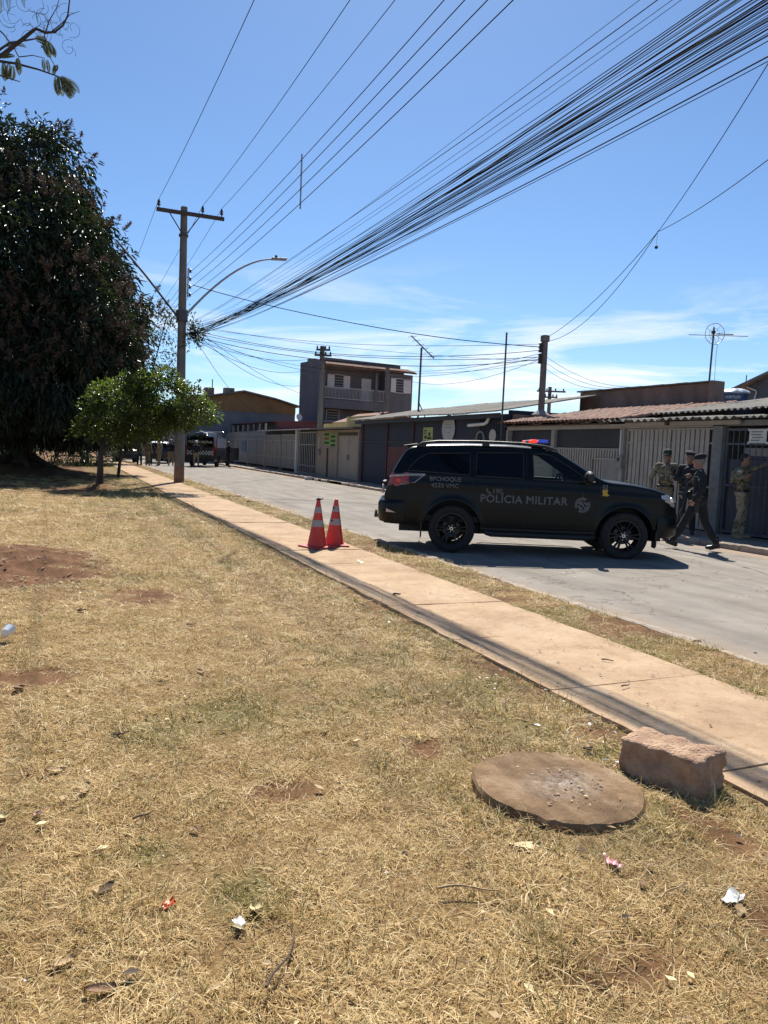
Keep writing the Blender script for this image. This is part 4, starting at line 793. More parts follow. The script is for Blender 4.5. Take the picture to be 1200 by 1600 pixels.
sn = thing('slender_tree', 'slender sparse tree climbing beside the utility pole', 'tree', (2.3, 34.6, .1))
C = np.stack([rng.normal(3.95, .32, 75), rng.normal(32.7, .3, 75), rng.uniform(3.6, 7.3, 75)], -1); U = unit(75); crown('crown', sn, C, U, 15, .24, .12, .045, M_OLIVE, droop=.3)
C = np.stack([rng.normal(4.75, .2, 26), rng.normal(30.75, .2, 26), rng.normal(5.95, .28, 26)], -1); U = unit(26); crown('pole_creeper', sn, C, U, 16, .2, .13, .05, M_OLIVE, droop=.3)
limb([(2.3, 34.6, 0), (2.5, 34.2, 2), (3.4, 33.3, 4.2), (4.0, 32.8, 6.8)], .07, .015, 8, .02).build('trunk', M_BARK, sn, smooth=True)

# two dim trees and a hedge behind the mango, so that no horizon shows between the trunks
for i, (x, y, h, r, lab) in enumerate(((-7.5, 50, 9.5, 5.0, 'dark broad tree behind the mango at the left edge'), (1.6, 55, 7.5, 3.3, 'dark round tree beside the far pavement behind the mango'), (-14, 60, 10, 5, 'dark tree beyond the lawn at the far left'), (5.0, 78, 7.5, 3.6, 'far dark tree over the parked vehicles'))):
    t_ = thing('shade_tree', lab, 'tree', (x, y, .1), group='dark trees behind the mango')
    lob = [((x, y, h*.62), (r, r, h*.36)), ((x+r*.4, y-.5, h*.42), (r*.75, r*.7, h*.26)), ((x-r*.45, y, h*.4), (r*.7, r*.7, h*.26))]; C, U = clumps(lob, 1.6); crown('crown', t_, C, U, 30, .6, .34, .11, M_MANGO, droop=.6)
    limb([(x, y, 0), (x+.1, y, h*.2), (x, y, h*.6)], .3, .08, 8, .03).build('trunk', M_BARK, t_, smooth=True)
    for sg in (-1, 1): limb(bez((x, y, h*.18), (x+sg*r*.3, y, h*.3), (x+sg*r*.6, y, h*.5)), .14, .04, 6, .03).build('limb', M_BARK, t_, smooth=True)
for i, (x, y, h, r, lab) in enumerate(((-3.8, 46.5, 2.4, 2.3, 'low dark bush behind the mango trunk'), (-.4, 47, 2.3, 2.0, 'low dark bush between mango trunk and pavement'), (1.7, 48.5, 2.0, 1.3, 'low dark bush next to the far pavement'))):
    t_ = thing('bush', lab, 'bush', (x, y, .1)); C, U = clumps([((x, y, h*.5), (r, r*.7, h*.55)), ((x+r*.5, y+.2, h*.4), (r*.7, r*.6, h*.45))], 4); crown('foliage', t_, C, U, 20, .3, .14, .05, M_MANGO2, droop=.2)
    for sg in (-.3, 0, .3): limb([(x+sg, y, 0), (x+sg*1.5, y, h*.6)], .03, .01, 5).build('stem', M_BARK, t_)
wl = thing('sapling', 'thin pale sapling stem standing in the shade of the mango', 'sapling', (-.1, 38.4, .1)); limb([(-.1, 38.4, .1), (-.05, 38.4, .9), (0, 38.4, 1.7)], .035, .015, 6).build('stem', mat('pale_bark', (.25, .22, .18), (.33, .3, .25), 8, .9), wl, smooth=True)
C = np.stack([rng.normal(0, .35, 16), rng.normal(38.4, .3, 16), rng.uniform(1.3, 2.3, 16)], -1); crown('crown', wl, C, unit(16), 12, .2, .12, .05, M_STREETL)

# feathery-leaved tree reaching in at the top left (its trunk stands outside the picture)
ft = thing('feathery_tree', 'bare twisting boughs with feathery drooping leaves at the top left corner', 'tree', (-5.2, 17.6, .1))
M_TWIG = mat('dark_twig', (.03, .026, .024), (.06, .05, .045), 8, .9)
limb([(-5.2, 17.6, 0), (-5.1, 17.6, 2.5), (-4.6, 17.5, 5), (-3.6, 17.4, 7.2)], .26, .14, 10).build('trunk', M_BARK, ft, smooth=True)
BR = [([(-3.6, 17.4, 7.2), (-2.4, 17.2, 8.1), (-1.35, 16.85, 8.62), (-1.02, 16.74, 8.75), (-.83, 16.66, 8.92), (-.66, 16.58, 9.06), (-.5, 16.5, 9.2), (-.44, 16.48, 9.24), (-.28, 16.42, 9.18), (-.12, 16.35, 9.2), (.02, 16.28, 9.32), (.10, 16.25, 9.5), (.13, 16.24, 9.8), (.1, 16.24, 10.1)], .055, .009),
      ([(-1.35, 16.85, 8.62), (-.9, 16.7, 8.98), (-.6, 16.55, 9.03), (-.38, 16.46, 9.08), (-.24, 16.4, 9.02)], .025, .008), ([(-1.3, 16.85, 8.66), (-.8, 16.62, 8.6), (-.4, 16.48, 8.52), (-.1, 16.35, 8.42), (.02, 16.3, 8.38)], .028, .008),
      ([(-.28, 16.42, 9.18), (-.22, 16.4, 9.4), (-.1, 16.35, 9.62), (0, 16.3, 9.95)], .014, .005), ([(-.2, 16.38, 9.18), (0, 16.3, 9.36), (.14, 16.24, 9.52), (.3, 16.2, 9.6)], .012, .004), ([(-1.2, 16.8, 9.3), (-1.0, 16.72, 9.12), (-.82, 16.64, 8.88), (-.74, 16.6, 8.72)], .016, .01), ([(-1.6, 16.9, 9.9), (-1.2, 16.8, 9.3)], .02, .016), ([(-3, 17.3, 7.7), (-2.2, 17.1, 9), (-1.6, 16.9, 9.9), (-.9, 16.7, 10.6)], .07, .02),
      ([(-.74, 16.6, 8.72), (-.5, 16.5, 8.76), (-.3, 16.42, 8.72), (-.24, 16.4, 8.55)], .01, .005), ([(-1.3, 16.82, 8.45), (-1.0, 16.7, 8.35), (-.72, 16.6, 8.28)], .02, .008), ([(-.3, 16.42, 9.16), (-.28, 16.42, 9.0), (-.36, 16.45, 8.9)], .012, .006), ([(-.36, 16.45, 8.95), (-.22, 16.4, 8.78), (-.12, 16.36, 8.6), (-.13, 16.36, 8.5)], .009, .006)]
for pts, r0, r1 in BR: limb(pts, r0, r1, 6).build('bough', M_TWIG, ft, smooth=True)
b = MB()
for k in range(44):                                          # curled dry twigs
    c = np.array([rng.uniform(-.9, .25), 16.4, rng.uniform(8.9, 9.7)]); a = rng.uniform(0, 6.28); R = rng.uniform(.06, .2); sp = rng.uniform(1.6, 4.0)*rng.choice([-1, 1])
    b.tube([c+np.array([R*math.cos(a+sp*t), .05*t, R*math.sin(a+sp*t)])*(1-.3*t) for t in np.linspace(0, 1, 10)], .0035, 4)
o = b.build('curled_twigs', M_TWIG, ft); o['kind'] = 'stuff'
M_FEATHER = leafmat('feathery_leaf', (.05, .065, .03), (.14, .16, .075), .6, .4)
PV, PF = [], []; off = 0
def frond(base, d, L, w):
    global off
    base = np.array(base, float); d = np.array(d, float); d /= np.linalg.norm(d); n = 26; P = []; D = []; N = []; p = base.copy()
    for i in range(n):
        p = p+d*L/n; d = d+np.array([0, 0, -.035]); d /= np.linalg.norm(d); sd = np.cross(d, [0, -1, .2]); sd /= np.linalg.norm(sd)
        for s in (-1, 1): P.append(p.copy()); D.append(sd*s+d*.35+np.array([0, 0, -.45])); N.append(np.cross(d, sd))
    n2 = len(P); t = np.repeat(np.linspace(0, 1, n), 2); V, Fq = leaf_np(np.array(P), np.array(D), np.array(N)+.001, w*np.sin(np.pi*(.15+.8*t)), np.full(n2, .0115)); PV.append(V); PF.append(Fq+off); off += len(V)
for (bx_, d, L, w) in (((.0, 16.3, 8.4), (1, -.3, -.35), .42, .10), ((-.02, 16.3, 8.39), (.8, -.3, -.7), .42, .10), ((-.06, 16.33, 8.4), (.35, -.2, -1), .36, .10), ((-.1, 16.35, 8.42), (.15, -.1, -1), .32, .09), ((.03, 16.3, 8.36), (.6, -.2, -.9), .36, .09), ((-.3, 16.42, 9.05), (.5, -.2, -1), .34, .08), ((-.24, 16.4, 9.02), (.7, -.2, -.9), .3, .08), ((-.45, 16.5, 9.05), (.9, 0, .1), .26, .07), ((-.9, 16.66, 8.95), (.9, -.2, .3), .3, .06), ((-.8, 16.6, 8.72), (-.9, 0, .05), .24, .06), ((-.75, 16.6, 8.7), (.1, 0, -1), .3, .08), ((-.9, 16.65, 8.6), (-.2, 0, -1), .3, .09), ((-1.0, 16.7, 8.62), (.1, 0, -1), .34, .09), ((-1.15, 16.75, 10.0), (.3, 0, -1), .5, .09), ((-.95, 16.7, 10.1), (.1, 0, -1), .55, .08), ((-.8, 16.6, 10.1), (.5, 0, -1), .5, .07), ((-.25, 16.4, 8.7), (.2, 0, -1), .24, .05), ((-.12, 16.36, 8.62), (-.1, 0, -1), .2, .05)):
    for j_ in range(2): frond(np.array(bx_)+rng.normal(0, .03*(j_ > 0), 3), np.array(d)+rng.normal(0, .3*(j_ > 0), 3), L*(1-.12*j_), w)
link('foliage', mesh_np('foliage', np.concatenate(PV)-np.array(wloc(ft)), [np.concatenate(PF)], [M_FEATHER]), ft)

# ------------------------------------------------------------------ poles
M_POLE = mat('concrete_pole', (0.12, 0.11, 0.10), (0.20, 0.185, 0.168), 5, .9, .4, 30, stretch=(1, 1, .3))
M_POLER = mat('pole_red_dust', (0.19, 0.10, 0.065), (0.26, 0.16, 0.11), 6, .95)
M_INS = mat('brown_insulator', (0.02, 0.017, 0.016), (0.035, 0.03, 0.028), 5, .35)
M_WIRE = mat('black_cable', (0.010, 0.010, 0.011), (0.016, 0.016, 0.017), 5, .95, spec=.03)
PX, PY = 4.33, 30.85
up = thing('utility_pole', 'tall concrete utility pole with crossarm and three pin insulators', 'utility pole', (PX, PY, .1))
b = MB(); b.tube([(PX, PY, .0), (PX, PY, .75)], [.20, .196], 14); b.build('pole_foot', M_POLER, up, smooth=True)
b = MB(); b.tube([(PX, PY, .75), (PX, PY, 10.6)], [.195, .125], 14); b.build('pole', M_POLE, up, smooth=True)
b = MB(); b.obox((4.56, PY-.17, 10.33), (1.26, .0, -.0), (0, .055, 0), (0, 0, .065)); arm = b.build('crossarm', mat('crossarm_timber', (.05, .042, .036), (.09, .075, .065), 6, .9, .4, 30, stretch=(.2, 1, 1)), up)
for x in (3.38, 5.0, 5.72):
    b = MB(); b.lathe([(.02, 10.39), (.02, 10.47), (.06, 10.48), (.065, 10.53), (.04, 10.55), (.055, 10.58), (.05, 10.64), (.03, 10.67), (.028, 10.70)], 10, Matrix.Translation((x, PY-.17, 0))); b.build('insulator', M_INS, up, smooth=True)
for sx in (-1, 1): b = MB(); b.tube([(PX+sx*.55, PY-.17, 10.26), (PX+sx*.1, PY-.16, 9.6)], .022, 6); b.build('brace', M_DSTEEL, up)
b = MB(); b.lathe([(.165, 9.5), (.18, 9.5), (.18, 9.58), (.165, 9.58)], 14, Matrix.Translation((PX, PY, 0)), cap=False); b.build('collar', M_DSTEEL, up)
b = MB(); b.box(PX+.17, PX+.21, PY-.05, PY+.0, 7.25, 8.35); rk = b.build('rack', M_DSTEEL, up)
for z in (7.35, 7.65, 7.95, 8.25): b = MB(); b.lathe([(.03, z-.07), (.06, z-.05), (.035, z), (.06, z+.05), (.03, z+.07)], 10, Matrix.Translation((PX+.27, PY-.03, 0))); b.build('insulator', M_INS, up, smooth=True)
b = MB(); b.tube(bez((PX+.12, PY-.1, 6.55), (PX+2.0, PY-.35, 8.9), (PX+3.4, PY-.5, 9.0), 12), [.045-.0015*i for i in range(12)], 8); la = b.build('lamp_arm', M_STEEL, up, smooth=True)
b = MB(); b.obox((PX+3.62, PY-.52, 9.03), (.30, -.02, .02), (0, .11, 0), (0, 0, .045)); lh = b.build('lamp_head', mat('lamp_housing', (.22, .22, .22), (.3, .3, .3), 4, .5), up, bevel=.03); b = MB(); b.lathe([(.05, 0), (.05, .08), (.03, .1)], 10, Matrix.Translation((PX+3.5, PY-.52, 9.07))); b.build('photocell', M_BLACK, lh)
b = MB(); b.lathe([(.2, 6.3), (.22, 6.3), (.22, 6.72), (.2, 6.72)], 14, Matrix.Translation((PX, PY, 0)), cap=False); b.build('clamp', M_DSTEEL, up)
b = MB(); b.tube([(PX-.15, PY, 6.45), (PX-1.3, PY+.15, 7.85), (PX-2.4, PY+.3, 9.1)], .04, 8); b.build('strut', M_DSTEEL, up, smooth=True)
b = MB()
for k in range(5): b.tube([(PX+.25+.06*k, PY-.2+.05*math.cos(t), 5.75+.16*math.sin(t)+.03*k) for t in np.linspace(0, 6.1, 14)], .012, 5)
o = b.build('cable_coil', M_WIRE, up, smooth=True); o['kind'] = 'stuff'

def other_pole(name, label, x, y, z0, z1, r, arms=(), rack=None):
    p = thing(name, label, 'utility pole', (x, y, z0)); b = MB(); b.tube([(x, y, z0), (x, y, z1)], [r*1.15, r], 10); b.build('pole', M_POLE, p, smooth=True)
    for (z, w, rz) in arms:
        b = MB(); b.obox((x, y-r-.04, z), (w/2*math.cos(rz), w/2*math.sin(rz), 0), (-.05*math.sin(rz), .05*math.cos(rz), 0), (0, 0, .06)); b.build('crossarm', M_DSTEEL, p)
        for s in (-.85, -.3, .3, .85): b = MB(); b.lathe([(.03, z+.06), (.06, z+.1), (.06, z+.16), (.03, z+.24)], 8, Matrix.Translation((x+s*w/2*math.cos(rz), y-r-.04+s*w/2*math.sin(rz), 0))); b.build('insulator', M_INS, p)
    for z in (rack or ()): b = MB(); b.lathe([(.03, z-.1), (.08, z-.07), (.04, z), (.08, z+.07), (.03, z+.1)], 8, Matrix.Translation((x-r-.09, y-.05, 0))); b.build('insulator', M_INS, p)
    return p
sp = other_pole('service_pole', 'short thick concrete service pole rising behind the tiled roof', 14.88, 21.93, .06, 5.62, .105, rack=(5.35, 5.22, 4.98, 4.85)); b = MB(); b.lathe([(.135, 5.5), (.15, 5.5), (.15, 5.68), (.13, 5.7), (0.001, 5.7)], 10, Matrix.Translation((14.88, 21.93, 0)), cap=False); b.build('cap', M_POLE, sp)
b = MB(); b.lathe([(.2, 2.85), (.32, 3.05), (.12, 3.2)], 9, Matrix.Translation((14.85, 21.9, 0.02))); b.build('collar_flashing', M_RENDERG, sp)
other_pole('far_pole', 'far utility pole with loaded crossarm beyond the tiled roof', 34.9, 50.4, .06, 7.1, .14, arms=((6.75, 2.2, -.45), (6.3, 1.0, -.45)))
other_pole('corner_pole', 'slim utility pole with two short crossarms before the grey building', 15.52, 47.75, .06, 8.2, .15, arms=((7.95, .9, -.4), (7.6, 1.1, -.4)))
other_pole('balcony_pole', 'slim pole standing in front of the grey balcony', 20.2, 47.95, .06, 7.2, .14)
for (nm, lab, x, y, z0, z1, r) in (('antenna_mast', 'plain thin mast rising between navy house and tiled house', 13.35, 21.9, .06, 5.65, .03),):
    a = thing(nm, lab, 'antenna', (x, y, z0)); b = MB(); b.tube([(x, y, z0), (x+.02, y, z1)], r, 8); b.build('mast', M_DSTEEL, a)
a = thing('yagi_antenna', 'tall mast with one slanted aerial boom behind the navy roof', 'antenna', (16.2, 34.4, 2.5)); b = MB(); b.tube([(16.2, 34.4, 2.5), (16.24, 34.4, 6.75)], .05, 8); b.build('mast', M_DSTEEL, a); b = MB(); b.tube([(15.75, 34.6, 7.3), (16.85, 34.2, 6.25)], .03, 6); b.build('boom', M_DSTEEL, a)
q = MB(); q.tube([(0, -.28, 0), (0, .28, 0)], .012, 5); me = bpy.data.meshes.new('element'); me.from_pydata(q.v, [], q.f); me.materials.append(M_DSTEEL)
for k in range(6): piece('element', me, a, (15.8+.19*k, 34.58-.07*k, 7.26-.185*k), (0, 0, .35))
b = MB(); b.tube([(16.22, 34.4, 4.1), (16.6, 34.2, 3.2)], .025, 6); b.build('stay', M_DSTEEL, a)
# dish antenna on the parapet
a = thing('grid_dish_antenna', 'round grid dish with crossed aerial rods on a mast above the parapet', 'antenna', (17.55, 17.35, 4.0)); zc = 5.42; yc = 17.28; xc = 17.52
b = MB(); b.tube([(17.55, 17.35, 3.9), (xc+.0, yc, 5.62)], .026, 8); b.build('mast', M_DSTEEL, a)
ring = MB(); A = np.array([.86, -.5, 0]); A = np.array([math.cos(YAW), -math.sin(YAW), 0]); dirn = np.array([-math.sin(YAW), -math.cos(YAW), 0])
for R_ in (.30, .16): ring.tube([np.array([xc, yc, zc])+A*R_*.93*math.cos(t)+np.array([0, 0, R_*math.sin(t)])+dirn*(.3*R_) for t in np.linspace(0, 2*math.pi, 33)[:-1]], .009 if R_ > .2 else .005, 6, closed=True)
ring.build('dish_ring', M_STEEL, a, smooth=True)
for k in range(8):
    t = math.pi*k/4+.2; b = MB(); b.tube([np.array([xc, yc, zc]), np.array([xc, yc, zc])+A*.15*math.cos(t)+np.array([0, 0, .15*math.sin(t)])+dirn*.04, np.array([xc, yc, zc])+A*.28*math.cos(t)+np.array([0, 0, .30*math.sin(t)])+dirn*.09], .005, 5); b.build('dish_rib', M_STEEL, a)
b = MB(); b.obox(np.array([xc, yc, zc+.04])-A*.05+dirn*.1, A*.04, dirn*.05, (0, 0, .04)); b.build('feed', M_BLACK, a)
b = MB(); b.tube([np.array([xc, yc, zc-.04])-A*.72, np.array([xc, yc, zc-.02])+A*1.0], .011, 6); b.build('aerial_rod', M_STEEL, a); b = MB(); b.tube([np.array([xc, yc, zc-.02])-A*.0+dirn*.2, np.array([xc, yc, zc-.07])+A*.36+dirn*.5], .016, 6); b.build('boom', mat('yellowish_boom', (.3, .27, .12), (.38, .34, .18), 5, .5), a)
b = MB(); b.tube(bez((xc+.15, yc-.05, zc-.1), (xc+.1, yc, 4.7), (17.75, 17.3, 3.6)), .008, 4); b.build('lead', M_WIRE, a)

# ------------------------------------------------------------------ overhead cables
def cable(name, label, a, b_, sag, r, group=None, n=26, wob=0.0, m=M_WIRE):
    a, b_ = np.array(a, float), np.array(b_, float); t = np.linspace(0, 1, n); P = a[None]*(1-t)[:, None]+b_[None]*t[:, None]; P[:, 2] -= 4*sag*t*(1-t)
    if wob: P += np.stack([wob*np.sin(t*11+rng.uniform(0, 6)), t*0, wob*np.sin(t*7+rng.uniform(0, 6))], -1)*np.sin(np.pi*t)[:, None]
    q = MB(); q.tube(P-a, r, 5); o = q.build(name, m, None, smooth=True, normals=False); o.location = a; tag(o, label, 'cable', group); return o
NY = -7.5                                                    # the next pole stands behind the camera
for i, (x, xe) in enumerate(((3.38, 3.35), (5.0, 5.0), (5.72, 5.8))):
    cable('power_line', ('outermost high power line over the lawn side of the crossarm', 'middle high power line from the crossarm', 'high power line on the road side of the crossarm')[i], (x, PY-.17, 10.71), (xe, NY, 10.7), .62, .008, 'high power lines on the crossarm')
    cable('power_line', ('high power line running on behind the mango, lawn side', 'middle high power line running on beyond the pole', 'road-side high power line running on beyond the pole')[i], (x, PY-.17, 10.71), (x-.3, 70, 10.3), .6, .008, 'high power lines on the crossarm')
for i, z in enumerate((8.25, 7.95, 7.65, 7.35)):
    cable('low_line', ('topmost', 'second highest', 'third highest', 'lowest')[i]+' of the four stacked low voltage lines tied by a spacer', (PX+.32, PY-.06, z), (PX+.4, NY, z-.05), .55, .0075, 'stacked low voltage lines')
    cable('low_line', ('topmost', 'second highest', 'third highest', 'lowest')[i]+' low voltage line beyond the pole toward the far houses', (PX+.3, PY, z), (PX-.1, 72, z-.2), .5, .0075, 'stacked low voltage lines')
spc = thing('line_spacer', 'thin vertical spacer rod clipped across the four stacked lines', 'spacer', (4.7, 16.3, 6.75)); b = MB(); b.tube([(4.70, 16.3, 6.72), (4.70, 16.3, 7.85)], .018, 6); b.build('rod', M_STEEL, spc)
for k in range(44):
    f = k/43.0; z0 = 5.55+.75*rng.beta(2, 2); xa = PX+.40+.36*(z0-5.9)+rng.normal(0, .06); sag = .35+.5*rng.beta(1.6, 2.0); ze = 5.72+rng.normal(0, .42); xe = 5.22+.36*(ze-5.72)+rng.normal(0, .10)
    if k in (0, 1, 2): z0, ze, sag, xe = 6.3, 6.25, .42+.06*k, 5.0+.1*k
    cable('telecom_cable', 'one of the many black cables in the thick sagging bundle over the pavement', (xa, PY-.25, z0), (xe, NY, ze), sag, float(rng.choice([.003, .0035, .004, .005, .0065])), 'bundle of telecom cables', wob=.03)
for k in range(6):
    cable('telecom_cable', 'one of the thin cables leaving the bundle low toward the far houses', (PX+.3, PY-.1, 5.7+.1*k), ((15.4, 15.4, 20.1, 14.8, 15.3, 22)[k], (47.7, 47.7, 47.9, 58, 47.6, 64)[k], (7.5, 7.0, 6.8, 4, 6.0, 6)[k]), (.5, .9, .7, .9, 1.1, .8)[k], .010, 'cables fanning out to the far houses')
for k in range(7):
    cable('drop_cable', 'one of the cables crossing the street to the short service pole', (PX+.35, PY-.2, (7.7, 6.1, 6.0, 5.9, 5.8, 6.2, 5.7)[k]), (14.72, 21.9, (5.3, 5.4, 5.2, 4.98, 4.9, 4.85, 4.8)[k]), (.35, .3, .55, .45, .6, .25, .8)[k], (.014, .007, .010, .009, .012, .006, .006)[k], 'cables to the service pole', wob=.02)
for k, (x, y, z) in enumerate(((16.2, 47.7, 7.7), (15.6, 47.7, 7.2), (20.2, 47.9, 6.9))): cable('drop_cable', 'one of the slack cables between far poles and service pole', (14.75, 21.95, 5.1-.1*k), (x, y, z), .8, .008, 'slack cables behind the navy roof')
J = (12.54, 14.23, 6.88)
cable('slack_cable', 'slack cable from the service pole up to the knot in the sky', (14.9, 21.9, 5.62), J, .25, .008, 'thin cables over the roofs'); cable('slack_cable', 'lower slack cable from the service pole up to the knot in the sky', (14.9, 21.9, 5.5), J, .55, .008, 'thin cables over the roofs')
cable('slack_cable', 'upper thin cable from the sky knot to the upper right', J, (4.6, 1.0, 8.2), .35, .007, 'thin cables over the roofs'); cable('slack_cable', 'lower thin cable from the sky knot to the right edge', J, (5.8, 1.0, 6.4), .45, .007, 'thin cables over the roofs')
b = MB(); b.lathe([(.0, -.04), (.035, -.02), (.04, .01), (.02, .04), (.0, .05)], 8, cap=False); o = b.build('cable_weight', M_BLACK); o.location = (12.45, 14.15, 6.5); tag(o, 'tiny dark object dangling below the cable knot', 'weight'); b = MB(); b.tube([(0, 0, .04), (.05, .05, .42)], .004, 4); b.build('string', M_WIRE, o, local=True)
for k in range(3): cable('house_lead', 'one of the thin leads dropping from the service pole to the parapet', (14.95, 21.9, 5.0-.2*k), (17.5, 20.6+.4*k, 4.1), .25, .006, 'leads at the service pole')

# ------------------------------------------------------------------ vehicles
def inpoly(x, z, poly):
    c = False; n = len(poly)
    for i in range(n):
        (x1, z1), (x2, z2) = poly[i], poly[(i+1) % n]
        if (z1 > z) != (z2 > z) and x < (x2-x1)*(z-z1)/(z2-z1)+x1: c = not c
    return c
class Shell:
    """car body as a loft of cross sections along x; faces picked by side-view outlines become doors, panes, lamps"""
    def __init__(s, zt, W, zl, belt, wheels, R, lean=.30, rf=.10, crown_=.02, zmid=.8, step=.022):
        s.p = dict(zt=zt, W=W); s.zl0 = zl; s.belt = belt; s.wheels = wheels; s.R = R; s.lean = lean; s.rf = rf; s.crown = crown_; s.zmid = zmid
        x0, x1 = zt[0][0], zt[-1][0]; s.xs = np.unique(np.concatenate([np.arange(x0, x1, step), [x1]]))
        xx = np.linspace(x0, x1, 900); z = np.interp(xx, [a for a, _ in zt], [b for _, b in zt]); k = np.ones(25)/25; zs = np.convolve(np.pad(z, 12, mode='edge'), k, 'valid'); s._zt = (xx, zs)
        w = np.interp(xx, [a for a, _ in W], [b for _, b in W]); s._w = (xx, np.convolve(np.pad(w, 12, mode='edge'), k, 'valid'))
    def ztop(s, x): return float(np.interp(x, *s._zt))
    def zlow(s, x):
        z = s.zl0
        for (xw, zc) in s.wheels:
            d = s.R*s.R-(x-xw)**2
            if d > 0: z = max(z, zc+math.sqrt(d))
        return z
    def half(s, x, z):
        w = float(np.interp(x, *s._w)); d = (z-s.zmid); zb = s.belt(x)
        f = w*(1-.055*(d/.45)**2) if d < 0 else w*(1-.03*(d/.45)**2)
        # crease along the flank
        f += .012*math.exp(-((z-(zb-.16))/.05)**2)*(1 if abs(x) < 2.2 else 0)
        for (xw, zc) in s.wheels: f += .022*math.exp(-((math.hypot(x-xw, z-zc)-s.R)/.06)**2)
        if z > zb: f -= (z-zb)*s.lean
        return f
    def make(s):
        s.V = []; s.rows = None; nA, nB, nC, nD = 22, 24, 7, 8
        for x in s.xs:
            zt = s.ztop(x); r = .085 if zt > s.belt(x)+.2 else .05; z1 = zt-r; zb = min(s.belt(x), z1-.012); zl = min(s.zlow(x), zb-.03); ring = []
            for i in range(nA): z = zl+(zb-zl)*i/nA; ring.append((s.half(x, z), z))
            for i in range(nB+1): z = zb+(z1-zb)*i/nB; ring.append((s.half(x, z), z))
            y1 = ring[-1][0]; rf = min(s.rf, y1*.5)
            for i in range(1, nC+1): t = math.pi/2*i/nC; ring.append((y1-rf*(1-math.cos(t)), z1+r*math.sin(t)))
            y2 = ring[-1][0]
            for i in range(1, nD+1): y = y2*(1-i/nD); ring.append((y, zt+s.crown*(1-(y/y2)**2)))
            full = [(x, -y, z) for y, z in ring]+[(x, y, z) for y, z in ring[-2::-1]]; s.rows = len(full); s.V += full
        n = s.rows; s.F = []; s.top = []; m = (n-1)//2
        for i in range(len(s.xs)-1):
            for j in range(n-1):
                s.F.append((i*n+j, (i+1)*n+j, (i+1)*n+j+1, i*n+j+1)); jj = j if j < m else n-2-j; s.top.append(jj >= nA+nB+nC)
        s.ends = [tuple(range(n))[::-1], tuple(range((len(s.xs)-1)*n, len(s.xs)*n))]; s.tag = ['body']*len(s.F)
        s.cen = [np.mean([s.V[k] for k in f], 0) for f in s.F]
    def pick(s, name, test):
        for k, c in enumerate(s.cen):
            if s.tag[k] == 'body' and test(c, s.top[k]): s.tag[k] = name
    def emit(s, tagname, objname, m, parent, inset=0.0, ends=False):
        fs = [f for f, t in zip(s.F, s.tag) if t == tagname]
        if ends: fs = fs+s.ends
        if not fs: return None
        used = sorted({i for f in fs for i in f}); mp = {k: i for i, k in enumerate(used)}; V = [s.V[k] for k in used]
        if inset: V = [(x, y*(1-inset), z-inset*.6) for x, y, z in V]
        me = bpy.data.meshes.new(objname); me.from_pydata(V, [], [tuple(mp[i] for i in f) for f in fs]); me.materials.append(m)
        me.polygons.foreach_set('use_smooth', [len(p.vertices) == 4 for p in me.polygons]); me.update(); return link(objname, me, parent)

M_SUV = mat('dark_green_black_paint', (0.0030, 0.0052, 0.0060), (0.0042, 0.0068, 0.0076), 2, 0.30, spec=.22)
M_TRIM = mat('matt_black_trim', (0.010, 0.010, 0.011), (0.015, 0.015, 0.016), 6, 0.6)
M_TYRE = mat('tyre_rubber', (0.012, 0.012, 0.012), (0.022, 0.021, 0.02), 9, 0.85, .3, 60)
M_RIM = mat('black_alloy', (0.010, 0.010, 0.011), (0.013, 0.013, 0.014), 6, 0.3, spec=.25)
M_NUT = mat('bright_nut', (.55, .55, .55), (.65, .65, .65), 6, .25, metal=.9)
G_TINT = glass('tinted_glass', (0.02, 0.025, 0.03), .6); G_CLEAR = glass('clear_glass', (0.72, 0.80, 0.76), .04)
M_RED = mat('red_lens', (.20, .008, .010), (.27, .014, .014), 8, .25, coat=.2); M_CLEARL = mat('clear_lens', (.42, .40, .40), (.52, .50, .5), 10, .15, metal=.3, coat=.5)
M_MARK = mat('grey_decal', (.12, .12, .122), (.155, .155, .155), 8, .8, spec=.2); M_YEL = mat('yellow_decal', (.50, .30, .03), (.58, .36, .05), 9, .6); M_RAIL = mat('satin_rail', (.02, .022, .024), (.03, .032, .034), 5, .5, spec=.3)

